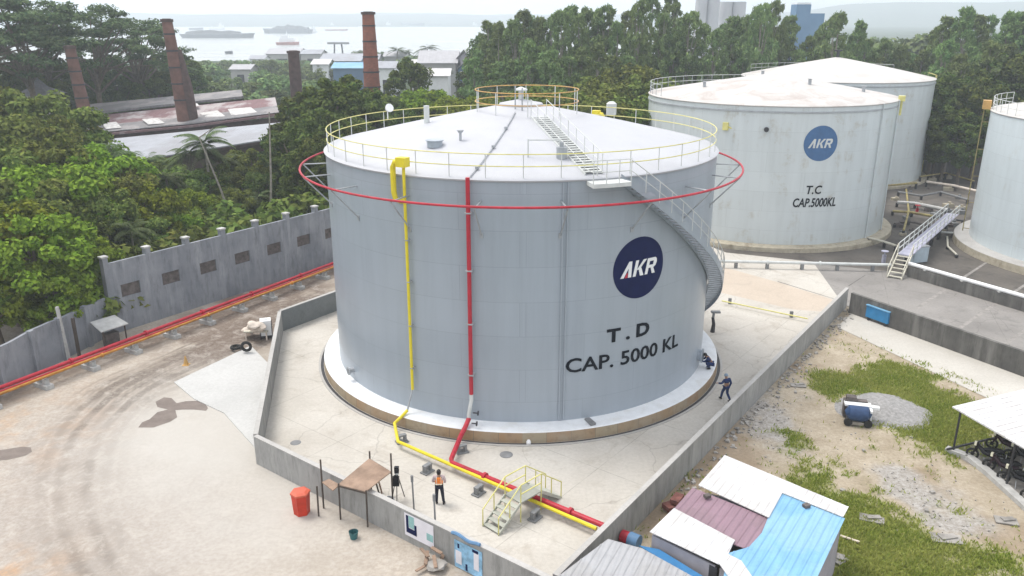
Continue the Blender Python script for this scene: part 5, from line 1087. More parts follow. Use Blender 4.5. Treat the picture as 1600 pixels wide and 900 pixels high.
# machine under a dark blue dome cover, gravel heap
b = G(1338, 661); t_ = thing('covered_machine', 'small machine with a dark blue rounded cover and white frame beside the gravel heap', 'machine', b, -0.25)
q = MB(); q.tube([(-0.62, -0.1, 0.55), (-0.45, -0.1, 0.62), (0.45, -0.1, 0.62), (0.62, -0.1, 0.55)], [0.18, 0.42, 0.42, 0.2], 14); q.build('drum_cover', plain('dark_blue_cover', (0.025, 0.055, 0.13), 0.5, 0.3, 3), t_, local=True, smooth=True)
q = MB(); q.box((0, 0.35, 0.95), (1.35, 0.5, 0.10)); q.box((0.62, 0.15, 0.85), (0.12, 0.9, 0.12)); q.box((0.85, 0.35, 0.85), (0.5, 0.3, 0.14)); q.box((0.66, 0.0, 0.5), (0.08, 0.3, 0.8)); q.build('frame', MAT['white'], t_, local=True)
q = MB(); q.box((-0.05, 0.75, 0.55), (1.2, 0.5, 0.9)); q.box((-0.3, 0.72, 1.1), (0.5, 0.4, 0.3)); q.build('engine', MAT['infill'], t_, local=True)
for x in (-0.5, 0.5):
    w = MB(); w.tube([(x, -0.48, 0.22), (x, -0.36, 0.22)], 0.22, 14); w.build('wheel', MAT['tyre'], t_, local=True)
q = MB(); q.box((0, -0.42, 0.17), (1.3, 0.06, 0.16)); q.build('sill', MAT['pale_bark'], t_, local=True)
gb = G(1378, 640); K = 40; rg = random.Random(8); q = MB(); prof = 10; vs = []
for i in range(K):
    a = 2 * math.pi * i / K
    for j in range(prof + 1):
        f = j / prof; r = (1 - f) * (2.3 + 0.5 * mnoise.noise(V3((math.cos(a), math.sin(a), 3)))); x, y = r * math.cos(a) * 1.15, r * math.sin(a)
        vs.append((gb.x + x, gb.y + y, max(-0.03, 0.62 * (1 - (1 - f) ** 1.25) - 0.0 + 0.08 * mnoise.noise(V3((x * 1.5, y * 1.5, 0))) * (f > 0 and f < 1)) - 0.03))
q.add(vs, [(i * (prof + 1) + j, ((i + 1) % K) * (prof + 1) + j, ((i + 1) % K) * (prof + 1) + j + 1, i * (prof + 1) + j + 1) for i in range(K) for j in range(prof)])
tag(q.build('gravel_heap', MAT['gravel'], smooth=True), 'grey conical heap of gravel in the grass', 'gravel heap')
b = G(1370, 505); t_ = thing('blue_container', 'blue steel container box standing on the concrete road against the dark wall', 'container', b, math.atan2(dw_dir.y, dw_dir.x))
q = MB(); q.box((0, 0.35, 0.68), (1.85, 0.95, 0.86)); q.build('body', MAT['blue_box'], t_, local=True)
q = MB(); q.box((0, 0.35, 1.14), (1.95, 1.05, 0.06)); q.build('lid', plain('light_blue_lid', (0.16, 0.36, 0.55), 0.5, 0.15), t_, local=True)
q = MB()
for x in (-0.7, 0.7): q.box((x, 0.35, 0.125), (0.16, 0.9, 0.25))
q.build('skid', MAT['dark'], t_, local=True)
# loose stuff on the field
rg = random.Random(12)
def field_litter(name, label, cat, items, mat):
    for px, py, sx, sy, rot, lab in items:
        b = G(px, py); q = MB(); q.box((b.x, b.y, 0.05), (sx, sy, 0.05), rot=Matrix.Rotation(rot, 3, 'Z') @ Matrix.Rotation(0.06, 3, 'X')); q.box((b.x + 0.1, b.y + 0.05, 0.11), (sx * 0.6, sy * 0.5, 0.05), rot + 0.4); tag(q.build(name, mat), lab, cat)
field_litter('board', '', 'board', [(1362, 812, 1.0, 0.5, -0.4, 'pale grey-green board lying in the grass past the patchwork shed'), (1310, 875, 0.6, 0.5, 0.6, 'grey-blue lump of sheet in the grass beside the blue roof'), (1572, 815, 0.9, 0.5, -0.3, 'pale broken slab lying by itself on the brown field'), (1478, 843, 1.2, 0.6, -0.2, 'cream broken slab between the gravel and the grass'), (1247, 603, 0.9, 0.4, -0.2, 'white broken board near the long bund wall')], MAT['rubble'])
q = MB(); a, b = G(1313, 837, 0.06), G(1343, 847, 0.06); q.tube([a, b], 0.05, 6); tag(q.build('stick', MAT['sack']), 'pale stick lying in the grass beside the blue roof', 'stick')
q = MB(); a, b = G(1062, 800, 0.2), G(1040, 780, 0.25); q.box((a + b) / 2, (0.8, 0.5, 0.22), 0.5); q.box((a + b) / 2 + V3((0.2, 0.1, 0.28)), (0.7, 0.4, 0.2), 1.0); tag(q.build('brick_pile', plain('red_brick_pile', (0.17, 0.07, 0.06), 0.9, 0.4, 4)), 'dull red pile of bricks between the bund wall and the patchwork shed', 'brick pile')
q = MB(); rg = random.Random(77); npl = 0
fmv = fm[..., 1].reshape(-1); fx_, fy_ = FX.reshape(-1), FY.reshape(-1)
idx = np.random.default_rng(3).choice(len(fmv), 1100, p=(fmv * 1.0 + 0.05) / (fmv + 0.05).sum())
for i in idx:
    x, y = fx_[i] + rg.uniform(-.1, .1), fy_[i] + rg.uniform(-.1, .1); s = rg.uniform(0.012, 0.045) * (2.6 if rg.random() < 0.05 else 1)
    if (x - bB.x) * (bC.y - bB.y) - (y - bB.y) * (bC.x - bB.x) < 6 or (x - rdA.x) * dw_n.x + (y - rdA.y) * dw_n.y > -0.1: continue
    q.box((x, y, s * 0.3), (s * 2, s * 1.4, s), rot=Matrix.Rotation(rg.uniform(0, 3), 3, 'Z') @ Matrix.Rotation(rg.uniform(-.5, .5), 3, 'X'))
# rubble line along the outer foot of the long bund wall
for i in range(260):
    f = rg.random(); p = bB.lerp(bC, 0.25 + 0.75 * f) + V3((dB.y, -dB.x, 0)) * (0.25 + abs(rg.gauss(0, 0.5))); s = rg.uniform(0.03, 0.11); q.box((p.x, p.y, s * 0.3), (s * 2, s * 1.4, s), rot=Matrix.Rotation(rg.uniform(0, 3), 3, 'Z') @ Matrix.Rotation(rg.uniform(-.5, .5), 3, 'Y'))
tag(q.build('rubble', MAT['rubble']), kind='stuff')
# grass blades
gm = fm[..., 0].reshape(-1); r_ = np.random.default_rng(6); n = 42000
gi = r_.choice(len(gm), n, p=(gm ** 1.0 + 0.004) / (gm ** 1.0 + 0.004).sum()); gx = fx_[gi] + r_.uniform(-.12, .12, n); gy = fy_[gi] + r_.uniform(-.12, .12, n)
rel = np.ones(n, bool)
a_ = r_.uniform(0, 6.283, n); hgt = r_.uniform(0.06, 0.20, n); w_ = r_.uniform(0.02, 0.045, n); ln = r_.uniform(-0.12, 0.12, (n, 2))
base = np.stack([gx, gy, np.full(n, -0.02)], -1); sx = np.stack([np.cos(a_) * w_, np.sin(a_) * w_, 0 * w_], -1); tip = np.stack([ln[:, 0], ln[:, 1], hgt], -1)
qd = np.stack([base - sx, base + sx, base + sx * 0.3 + tip, base - sx * 0.3 + tip], 1)
wall_side = (gx - bB.x) * (bC.y - bB.y) - (gy - bB.y) * (bC.x - bB.x) > 0.4
road_side = (gx - rdA.x) * dw_n.x + (gy - rdA.y) * dw_n.y < -0.1
tag(quads_obj('grass', qd[wall_side & road_side], MAT['grass']), kind='stuff')
# ------------------------------------------------------------------ people
def skin_mesh(name, joints, edges, radii, mat, parent, root=0, sub=2):
    me = bpy.data.meshes.new(name); me.from_pydata([tuple(j) for j in joints], edges, [])
    o = bpy.data.objects.new(name, me); COL.objects.link(o)
    sk = o.modifiers.new('Skin', 'SKIN'); sk.use_smooth_shade = True
    for i, r in enumerate(radii):
        v = me.skin_vertices[0].data[i]; v.radius = (r, r) if not isinstance(r, tuple) else r; v.use_root = (i == root)
    ss = o.modifiers.new('Sub', 'SUBSURF'); ss.levels = sub; ss.render_levels = sub
    dg = bpy.context.evaluated_depsgraph_get(); dg.update(); m2 = bpy.data.meshes.new_from_object(o.evaluated_get(dg))
    bpy.data.objects.remove(o); bpy.data.meshes.remove(me); m2.name = name; m2.materials.clear(); m2.materials.append(mat)
    m2.polygons.foreach_set('use_smooth', [True] * len(m2.polygons))
    o = bpy.data.objects.new(name, m2); COL.objects.link(o); o.parent = parent; return o
def hand_tubes(mb, wrist, dirv, palm_n, s=1.0):
    d = V3(dirv).normalized(); n = V3(palm_n).normalized(); side = d.cross(n).normalized()
    R = Matrix((side, d, n)).transposed(); mb.box(V3(wrist) + d * 0.045 * s, (0.078 * s, 0.095 * s, 0.028 * s), rot=R)
    for k, (o_, L) in enumerate(((-0.028, 0.070), (-0.010, 0.082), (0.010, 0.076), (0.028, 0.058))):
        b = V3(wrist) + d * 0.088 * s + side * o_ * s; mb.tube([b, b + d * L * 0.45 * s + n * 0.006, b + d * L * 0.75 * s + n * 0.022 * s, b + d * L * 0.9 * s + n * 0.038 * s], [0.0095 * s, 0.009 * s, 0.008 * s, 0.006 * s], 6)
    b = V3(wrist) + d * 0.03 * s + side * 0.038 * s; mb.tube([b, b + side * 0.025 * s + d * 0.025 * s, b + side * 0.03 * s + d * 0.058 * s + n * 0.012], [0.012, 0.011, 0.008], 6)
def person(loc, rz_, label, J, top_mat, leg_mat, vest=False, head_cover='hair', scale=1.0, sleeves='long'):
    # J: joint name -> local position (facing +Y)
    t_ = thing('person', label, 'person', loc, rz_); P = {k: V3(v) * scale for k, v in J.items()}
    names = ['pelvis', 'belly', 'chest', 'neck', 'head', 'crown', 'shL', 'elL', 'wrL', 'shR', 'elR', 'wrR', 'hipL', 'knL', 'anL', 'hipR', 'knR', 'anR']
    E_ = [(0, 1), (1, 2), (2, 3), (3, 4), (4, 5), (2, 6), (6, 7), (7, 8), (2, 9), (9, 10), (10, 11), (0, 12), (12, 13), (13, 14), (0, 15), (15, 16), (16, 17)]
    rad = [(0.13, 0.10), (0.125, 0.10), (0.14, 0.105), 0.055, (0.082, 0.10), (0.072, 0.088), 0.062, 0.043, 0.030, 0.062, 0.043, 0.030, 0.085, 0.058, 0.042, 0.085, 0.058, 0.042]
    body = skin_mesh('body', [P[n] for n in names], E_, rad, MAT['skin'], t_)
    def sub(nm, ns, grow, mat, root=0, cut=None):
        idx = [names.index(n) for n in ns]; mp = {j: i for i, j in enumerate(idx)}; es = [(mp[a], mp[b]) for a, b in E_ if a in mp and b in mp]
        rr = [tuple(x + grow for x in rad[j]) if isinstance(rad[j], tuple) else rad[j] + grow for j in idx]
        return skin_mesh(nm, [P[n] for n in ns], es, rr, mat, t_)
    sub('shirt', ['belly', 'chest', 'shL', 'elL', 'wrL', 'shR', 'elR', 'wrR'], 0.022, top_mat)
    sub('trousers', ['pelvis', 'hipL', 'knL', 'anL', 'hipR', 'knR', 'anR'], 0.022, leg_mat)
    if leg_mat is top_mat or True: skin_mesh('waist', [P['belly'], P['pelvis']], [(0, 1)], [(0.145, 0.12), (0.150, 0.122)], leg_mat, t_)
    if vest:
        c = P['chest']; b = P['belly']; pl = P['pelvis']; up = (c - pl).normalized()
        skin_mesh('vest', [c + up * 0.10, c, b, pl + up * 0.04], [(0, 1), (1, 2), (2, 3)], [(0.15, 0.11), (0.205, 0.145), (0.19, 0.14), (0.19, 0.14)], MAT['vest'], t_)
        q = MB()
        fwd = V3((0, 1, 0)); sidev = V3((1, 0, 0))
        for s in (-0.10, 0.10):
            for f in (-1, 1): q.beam(c + sidev * s + fwd * f * 0.140 + up * 0.10, pl + sidev * s * 0.95 + fwd * f * 0.142 + up * 0.1, 0.05, 0.02)
        for f in (-1, 1): q.beam(b - sidev * 0.15 + fwd * f * 0.146 - up * 0.02, b + sidev * 0.15 + fwd * f * 0.146 - up * 0.02, 0.05, 0.02)
        q.build('reflective_tape', MAT['reflect'], t_, local=True)
    h, cr = P['head'], P['crown']; hd = (cr - h).normalized(); fw = (P['face'] - h); fw = (fw - hd * fw.dot(hd)).normalized(); sd2 = hd.cross(fw)
    q = MB(); mid = h.lerp(cr, 0.45)
    q.tube([mid + fw * 0.085 - hd * 0.01, mid + fw * 0.125 - hd * 0.035, mid + fw * 0.09 - hd * 0.05], [0.010, 0.016, 0.008], 6)
    for s in (-1, 1): q.tube([mid + sd2 * s * 0.085 - hd * 0.03, mid + sd2 * s * 0.100, mid + sd2 * s * 0.085 + hd * 0.03], [0.012, 0.016, 0.012], 6)
    q.build('face', MAT['skin'], t_, local=True, smooth=True)
    q = MB()
    for s in (-1, 1): q.box(mid + fw * 0.098 + sd2 * s * 0.033 + hd * 0.012, (0.022, 0.012, 0.012))
    q.box(mid + fw * 0.098 - hd * 0.075, (0.045, 0.012, 0.010)); q.build('eyes_and_mouth', MAT['hair'], t_, local=True)
    q = MB(); n = 10; rings = [(0.108, 0.0), (0.112, 0.05), (0.10, 0.095), (0.07, 0.13), (0.0, 0.145)] if head_cover == 'helmet' else [(0.100, 0.01), (0.103, 0.05), (0.09, 0.09), (0.06, 0.115), (0.0, 0.125)]
    vs, fs = [], []
    for r, z in rings:
        for k in range(n):
            a = 2 * math.pi * k / n; front = max(0, math.cos(a)); zz = z - (0.09 * (1 - front) if (z < 0.02 and head_cover != 'helmet') else 0)
            vs.append(mid + hd * (zz + 0.0) + fw * (r * 1.08 * math.cos(a) - 0.008) + sd2 * r * 0.95 * math.sin(a))
    for i in range(len(rings) - 1):
        for k in range(n): fs.append((i * n + k, i * n + (k + 1) % n, (i + 1) * n + (k + 1) % n, (i + 1) * n + k))
    q.add(vs, fs)
    if head_cover == 'helmet': q.tube([mid + hd * 0.0, mid + hd * 0.012], [0.135, 0.125], 14)
    q.build('helmet' if head_cover == 'helmet' else 'hair', MAT['helmet'] if head_cover == 'helmet' else MAT['hair'], t_, local=True, smooth=True)
    for s in 'LR':
        q = MB(); an = P['an' + s]; kn = P['kn' + s]; toe = P.get('toe' + s, an + V3((0, 0.16, 0))); fd = toe - an; fd.z = 0; fd = fd.normalized()
        z0 = 0.0 if an.z < 0.3 else an.z - 0.09
        a_ = V3((an.x, an.y, z0 + 0.045)); q.tube([a_ - fd * 0.07, a_ - fd * 0.02 + V3((0, 0, 0.02)), a_ + fd * 0.08, a_ + fd * 0.17 - V3((0, 0, 0.012))], [0.038, 0.05, 0.045, 0.028], 8); q.tube([a_, an + V3((0, 0, 0.05))], 0.055, 8)
        q.build('shoe', MAT['shoe'], t_, local=True, smooth=True)
        q = MB(); wr, el = P['wr' + s], P['el' + s]; hand_tubes(q, wr, wr - el, (0, 1, 0.0) if abs((wr - el).normalized().y) < 0.8 else (0, 0, -1), scale); q.build('hand', MAT['skin'], t_, local=True, smooth=True)
    return t_
STAND = dict(pelvis=(0, 0, 0.95), belly=(0, 0, 1.10), chest=(0, 0.0, 1.32), neck=(0, 0.0, 1.48), head=(0, 0.02, 1.56), crown=(0, 0.02, 1.66), face=(0, 0.2, 1.6),
    shL=(-0.20, 0, 1.40), elL=(-0.28, 0.03, 1.14), wrL=(-0.22, 0.20, 1.02), shR=(0.20, 0, 1.40), elR=(0.28, 0.0, 1.14), wrR=(0.24, 0.16, 1.0),
    hipL=(-0.10, 0, 0.90), knL=(-0.12, 0.02, 0.50), anL=(-0.13, 0, 0.09), hipR=(0.10, 0, 0.90), knR=(0.14, 0.03, 0.50), anR=(0.19, -0.06, 0.09), toeL=(-0.14, 0.2, 0), toeR=(0.24, 0.14, 0))
b = G(687, 787); b.z = 0.012
person(b, 0.05, 'person in an orange safety vest and dark trousers standing on the bund floor', STAND, MAT['shirt'], MAT['trousers'], vest=True)
WALK = dict(STAND); WALK.update(anL=(-0.09, 0.30, 0.10), knL=(-0.10, 0.20, 0.52), anR=(0.09, -0.32, 0.16), knR=(0.10, 0.0, 0.50), toeL=(-0.09, 0.5, 0), toeR=(0.09, -0.14, 0), elL=(-0.30, 0.08, 1.16), wrL=(-0.40, 0.30, 1.12), elR=(0.27, -0.08, 1.14), wrR=(0.24, 0.0, 0.90), chest=(0, 0.04, 1.32), neck=(0, 0.07, 1.48), head=(0, 0.10, 1.56), crown=(0, 0.12, 1.66))
b = G(1133, 626); b.z = 0.012
person(b, 0.45, 'person in navy coveralls and a grey helmet walking beside the long bund wall', WALK, MAT['coverall'], MAT['coverall'], head_cover='helmet', scale=0.94)
CROUCH = dict(pelvis=(0, -0.10, 0.36), belly=(0, 0.02, 0.50), chest=(0, 0.16, 0.66), neck=(0, 0.26, 0.78), head=(0, 0.33, 0.84), crown=(0, 0.38, 0.93), face=(0, 0.6, 0.84),
    shL=(-0.19, 0.18, 0.72), elL=(-0.24, 0.40, 0.52), wrL=(-0.12, 0.58, 0.56), shR=(0.19, 0.18, 0.72), elR=(0.24, 0.40, 0.52), wrR=(0.12, 0.58, 0.58),
    hipL=(-0.11, -0.08, 0.34), knL=(-0.17, 0.30, 0.48), anL=(-0.14, 0.06, 0.10), hipR=(0.11, -0.08, 0.34), knR=(0.17, 0.30, 0.48), anR=(0.14, 0.06, 0.10), toeL=(-0.16, 0.3, 0), toeR=(0.16, 0.3, 0))
b = cyl_pt(TD, 67.5, R + 0.72, Z0 - 0.03)
person(b, math.radians(67.5) + 0.25, 'person in navy clothes crouching at the manway on the edge of the big tank', CROUCH, MAT['coverall'], MAT['coverall'])

# ------------------------------------------------------------------ trees
def foliage(rng, clumps, L, W, up=0.5, droop=0.0):
    out = []
    for c, r, n in clumps:
        d = rng.normal(size=(n, 3)); d /= np.linalg.norm(d, axis=1, keepdims=True); rad = rng.random((n, 1)) ** 0.45
        p = np.array(c) + d * rad * np.array(r)
        nr = d * 0.7 + np.array([0, 0, up]) + rng.normal(size=(n, 3)) * 0.55; nr /= np.linalg.norm(nr, axis=1, keepdims=True)
        a = np.cross(nr, rng.normal(size=(n, 3))); a /= np.linalg.norm(a, axis=1, keepdims=True) + 1e-9; b = np.cross(nr, a)
        l = L * rng.uniform(0.65, 1.3, (n, 1)); w = W * rng.uniform(0.7, 1.3, (n, 1)); a = a + np.array([0, 0, -droop]); 
        out.append(np.stack([p - a * l * 0.5, p + b * w * 0.5 + a * l * 0.08, p + a * l * 0.5 - nr * l * 0.08, p - b * w * 0.5 + a * l * 0.08], 1))
    return np.concatenate(out)
def ell_clumps(rng, n, c, R3, r0, r1, leaves, squash=0.75, hollow=0.55, zmin=None):
    out = []
    while len(out) < n:
        d = rng.normal(size=3); d /= np.linalg.norm(d); f = hollow + (1 - hollow) * rng.random() ** 0.7
        p = np.array(c) + d * f * np.array(R3)
        if zmin is not None and p[2] < zmin: continue
        r = rng.uniform(r0, r1); out.append((p, (r, r, r * squash), leaves))
    return out
def limbs(mb, clumps, base_z, top, r0, rng, k=7, bend=0.3):
    bx_, by_ = rng.uniform(-bend, bend), rng.uniform(-bend, bend)
    pts = [V3((0, 0, -0.25)), V3((bx_ * 0.4, by_ * 0.4, top * 0.35)), V3((bx_, by_, top * 0.7)), V3((bx_ * 0.6, by_ * 0.8, top))]
    mb.tube(pts, [r0 * 1.25, r0 * 0.9, r0 * 0.6, r0 * 0.22], 7)
    for i in rng.choice(len(clumps), min(k, len(clumps)), replace=False):
        c = V3(clumps[i][0]); f = rng.uniform(0.35, 0.8); s = V3((bx_ * f, by_ * f, max(base_z, min(top * f, c.z * 0.75))))
        mb.tube([s, s.lerp(c, 0.5) + V3((0, 0, 0.15 * top * 0.2)), c], [r0 * 0.42, r0 * 0.28, r0 * 0.1], 5)
PROTO = {}
def proto(kind, var):
    key = (kind, var)
    if key in PROTO: return PROTO[key]
    rng = np.random.default_rng(hash(kind) % 1000 if False else sum(map(ord, kind)) * 7 + var); q = MB(); bark = MAT['bark']
    if kind in ('bush', 'brightbush'):
        cl = ell_clumps(rng, 64, (0, 0, 4.4), (3.4, 3.4, 3.2), 0.42, 0.95, 210, zmin=1.0); leaves = foliage(rng, cl, 0.34, 0.19); limbs(q, cl, 0.8, 6, 0.2, rng, 9); H0 = 8.0; mat = MAT['leaf_bright'] if kind == 'brightbush' else MAT['leaf_mid']
    elif kind == 'dark':
        cl = ell_clumps(rng, 80, (0, 0, 8.6), (4.2, 4.2, 5.2), 0.55, 1.25, 170, zmin=2.5); leaves = foliage(rng, cl, 0.50, 0.28); limbs(q, cl, 2.5, 11, 0.3, rng, 10); H0 = 14.5; mat = MAT['leaf_dark']
    elif kind == 'rain':
        cl = []
        for k in range(58):
            a = rng.uniform(0, 6.283); rr = 11.5 * rng.random() ** 0.6; z = 22.5 - 0.045 * rr * rr * rng.uniform(0.6, 1.1) - rng.choice([0, 0.4, 2.2, 3.6, 5.2]); r = rng.uniform(1.3, 2.6)
            cl.append((np.array([rr * math.cos(a), rr * math.sin(a), z]), (r, r, r * 0.30), 150))
        leaves = foliage(rng, cl, 0.62, 0.34, up=1.2); H0 = 23.0; mat = MAT['leaf_rain']
        q.tube([V3((0, 0, -0.3)), V3((0.3, 0.1, 6)), V3((0.1, 0.3, 12))], [0.55, 0.42, 0.34], 8)
        for i in range(0, 58, 3):
            c = V3(cl[i][0]); q.tube([V3((0.1, 0.25, 9 + (i % 4))), V3((0.1, 0.3, 12)).lerp(c, 0.45) + V3((0, 0, 0.6)), c], [0.24, 0.15, 0.05], 5)
    elif kind == 'tall':
        cl = []; wob = rng.uniform(0, 6)
        for k in range(120):
            f = rng.random() ** 0.85; z = 3.5 + 18.0 * f; rr = (0.45 + 3.1 * math.sin(math.pi * min(1, 0.12 + 0.86 * f)) ** 0.7) * rng.uniform(0.25, 1.0); a = rng.uniform(0, 6.283)
            r = rng.uniform(0.4, 1.05) * (1.1 - 0.4 * f); cl.append((np.array([rr * math.cos(a) + 0.5 * math.sin(z * 0.4 + wob), rr * math.sin(a), z]), (r, r, r * 1.0), 62))
        leaves = foliage(rng, cl, 0.62, 0.22, up=0.2, droop=0.4); limbs(q, cl, 3, 21, 0.24, rng, 12, 0.5); H0 = 22.0; mat = MAT['leaf_tall']; bark = MAT['pale_bark']
    elif kind == 'far':
        cl = ell_clumps(rng, 26, (0, 0, 5.2), (4.0, 4.0, 4.4), 1.1, 2.0, 60, zmin=1.0); leaves = foliage(rng, cl, 1.15, 0.7); limbs(q, cl, 1.5, 7, 0.25, rng, 5); H0 = 10.0; mat = MAT['leaf_tall']
    elif kind == 'shrub':
        cl = ell_clumps(rng, 18, (0, 0, 0.9), (1.5, 1.5, 1.0), 0.4, 0.75, 110, zmin=0.2); leaves = foliage(rng, cl, 0.42, 0.2); H0 = 2.4; mat = MAT['leaf_mid']
        for k in range(6): c = V3(cl[k][0]); q.tube([V3((0, 0, -0.2)), c], [0.05, 0.02], 5)
    elif kind == 'palm':
        q.tube([V3((0, 0, -0.3)), V3((0.25, 0, 3)), V3((0.7, 0.1, 6.2)), V3((0.9, 0.1, 8.6))], [0.22, 0.16, 0.14, 0.15], 8); fr = []; tp = np.array([0.9, 0.1, 8.7])
        for k in range(20):
            a = 2 * math.pi * k / 20 + rng.uniform(-.15, .15); el = rng.uniform(-0.35, 1.25); Lf = rng.uniform(3.0, 3.8); dirh = np.array([math.cos(a), math.sin(a), 0]); side = np.array([-math.sin(a), math.cos(a), 0])
            for j in range(22):
                u = 0.12 + 0.88 * j / 21; p = tp + dirh * Lf * u * math.cos(el * (1 - u * 0.4)) + np.array([0, 0, Lf * u * math.sin(el) - 2.0 * u * u])
                for s in (-1, 1):
                    ll = 0.85 * (1 - abs(u - 0.45)) ; t_ = side * s * ll + dirh * 0.35 * ll - np.array([0, 0, 0.35 * ll]); w = dirh * 0.075
                    fr.append([p - w, p + w, p + t_ + w * 0.3, p + t_ - w * 0.3])
        leaves = np.array(fr); H0 = 10.0; mat = MAT['leaf_palm']; bark = MAT['pale_bark']
    root = bpy.data.objects.new('x', None)
    trunk = q.build('trunk' if kind != 'shrub' else 'stem', bark, None, smooth=True); crown = quads_obj('crown' if kind != 'shrub' else 'foliage', leaves, mat)
    PROTO[key] = dict(H=H0, parts=[trunk, crown], used=False); bpy.data.objects.remove(root); return PROTO[key]
trg = random.Random(2024)
def tree(kind, x, y, h, label, group=None, var=None, name=None, wide=1.0, z=None):
    pr = proto(kind, trg.randrange(5 if kind == 'tall' else 3) if var is None else var); s = h / pr['H']
    nm = name or {'palm': 'palm_tree', 'shrub': 'shrub', 'tall': 'tall_tree', 'rain': 'rain_tree'}.get(kind, 'broadleaf_tree')
    if z is None: z = float(land_z(np.array([x]), np.array([y]))[0])
    t_ = thing(nm, label, {'palm': 'palm tree', 'shrub': 'shrub'}.get(kind, 'tree'), (x, y, z), trg.uniform(0, 6.28), group); t_.scale = (s * wide, s * wide, s)
    for p in pr['parts']:
        if not pr['used']: p.parent = t_
        else: c = p.copy(); COL.objects.link(c); c.parent = t_
    pr['used'] = True; return t_
def top_h(py, Y): # height of something at depth Y whose top shows at photo row py
    return VV(800, py, Y).z
W0, wd = V3((-27.46, 52.61, 0)), V3((0.568, 0.823, 0)); wnrm = V3((-0.823, 0.568, 0))
def behind(px, py_top, Y, kind, label, group=None, **k):
    p = VV(px, py_top, Y); return tree(kind, p.x, Y, max(1.2, p.z + 0.1), label, group, **k)
# bright bushes by the lower wall
for px, pt, Y, kind, lab in ((40, 318, 52, 'brightbush', 'bright green bush growing over the lower boundary wall'), (-10, 300, 54, 'brightbush', 'bright green bush at the picture edge above the lower boundary wall'), (105, 360, 54, 'brightbush', 'smaller bright green bush just before the tall wall begins'), (-30, 380, 50, 'brightbush', 'low bright bush at the picture edge against the lower boundary wall'), (70, 400, 51, 'brightbush', 'low bright green bush hugging the lower boundary wall')):
    behind(px, pt, Y, kind, lab)
gB = 'bushy trees beyond the grey boundary wall'
lB = 'bushy green tree in the thicket between the boundary wall and the rusty factory roofs'
for px, pt, Y, kind in ((60, 205, 68, 'bush'), (140, 215, 70, 'brightbush'), (10, 215, 66, 'bush'), (100, 250, 64, 'brightbush'), (180, 255, 68, 'bush'), (220, 280, 66, 'brightbush'), (150, 290, 62, 'bush'), (-20, 240, 62, 'bush'),
    (250, 300, 70, 'bush'), (300, 290, 74, 'brightbush'), (280, 255, 80, 'bush'), (200, 240, 80, 'bush'), (330, 255, 84, 'bush'), (370, 245, 86, 'bush'), (400, 260, 82, 'dark'), (430, 250, 88, 'bush'), (260, 320, 66, 'brightbush'), (320, 310, 74, 'bush'), (370, 290, 78, 'bush'), (420, 300, 80, 'dark'),
    (460, 270, 86, 'dark'), (110, 215, 80, 'bush'), (60, 240, 62, 'brightbush'), (20, 270, 58, 'bush'), (160, 330, 60, 'dark'), (215, 330, 63, 'bush'), (480, 290, 84, 'bush'), (350, 320, 74, 'dark'), (250, 240, 90, 'bush'), (390, 225, 92, 'bush'), (440, 220, 95, 'dark')):
    behind(px, pt, Y, kind, lB, gB)
for px, pt, Y, kind in ((30, 130, 88, 'bush'), (85, 150, 86, 'bush'), (-20, 120, 90, 'bush'), (60, 175, 80, 'bush'), (110, 180, 92, 'bush'), (5, 170, 78, 'bush'), (130, 195, 86, 'brightbush'), (-30, 165, 80, 'dark')):
    behind(px, pt, Y, kind, 'grey-green bushy tree in front of the flat-topped rain trees', 'bushy trees below the rain trees')
for px, pt, Y in ((185, 385, 57), (215, 378, 59), (250, 370, 61), (285, 358, 63), (320, 350, 65), (350, 338, 67), (385, 325, 69), (415, 318, 71), (445, 310, 72), (475, 300, 74), (500, 295, 76), (140, 395, 55), (235, 345, 63), (300, 335, 68), (365, 312, 72)):
    behind(px, pt, Y, 'shrub', 'low leafy shrub growing right behind the tall boundary wall', 'shrubs behind the tall boundary wall')
behind(320, 205, 82, 'palm', 'palm with spreading fronds in front of the pale factory roof', wide=0.9); behind(285, 222, 84, 'palm', 'smaller palm beside the spreading palm by the pale factory roof')
for px, pt, Y, lab in ((238, 240, 84, 'palm half sunk in the bushes before the pale factory roof'), (352, 232, 86, 'palm crown rising from the bushes next to the slim bare trunk'), (262, 262, 78, 'low palm among the bushes above the tall wall'), (395, 300, 78, 'palm fronds low in the thicket by the slim bare trunk'), (150, 225, 76, 'palm crown among the bright bushes near the picture edge')):
    behind(px, pt, Y, 'palm', lab, wide=0.9)
behind(195, 345, 60, 'palm', 'young palm poking up behind the start of the tall wall', wide=0.8)
# dark stand next to the tank
for i, (px, pt, Y) in enumerate(((470, 128, 96), (505, 112, 92), (535, 108, 98), (560, 125, 94), (490, 160, 84), (450, 185, 88), (530, 160, 88), (570, 150, 98), (600, 160, 104), (470, 220, 80), (510, 200, 80), (620, 165, 100), (545, 190, 84), (590, 140, 110))):
    behind(px, pt, Y, 'dark', 'dense dark green tree in the stand beside the big grey tank', 'dark trees beside the big grey tank')
behind(640, 82, 128, 'dark', 'rounded dark tree standing alone between the brick chimney and the warehouses', wide=0.9)
for px, pt, Y in ((665, 130, 118), (690, 138, 116), (720, 140, 112), (750, 142, 108), (610, 140, 122)):
    behind(px, pt, Y, 'brightbush', 'light green bush showing above the tank railing, below the warehouses', 'bushes below the warehouses')
for px, Y, pt, v in ((20, 128, -10, 0), (130, 136, 4, 1), (-80, 124, -22, 2), (205, 150, 24, 0), (60, 150, 8, 1)):
    p = VV(px, pt, Y); tree('rain', p.x, Y, p.z, 'tall rain tree with a flat spreading layered crown beyond the factory', 'rain trees beyond the factory', var=v)
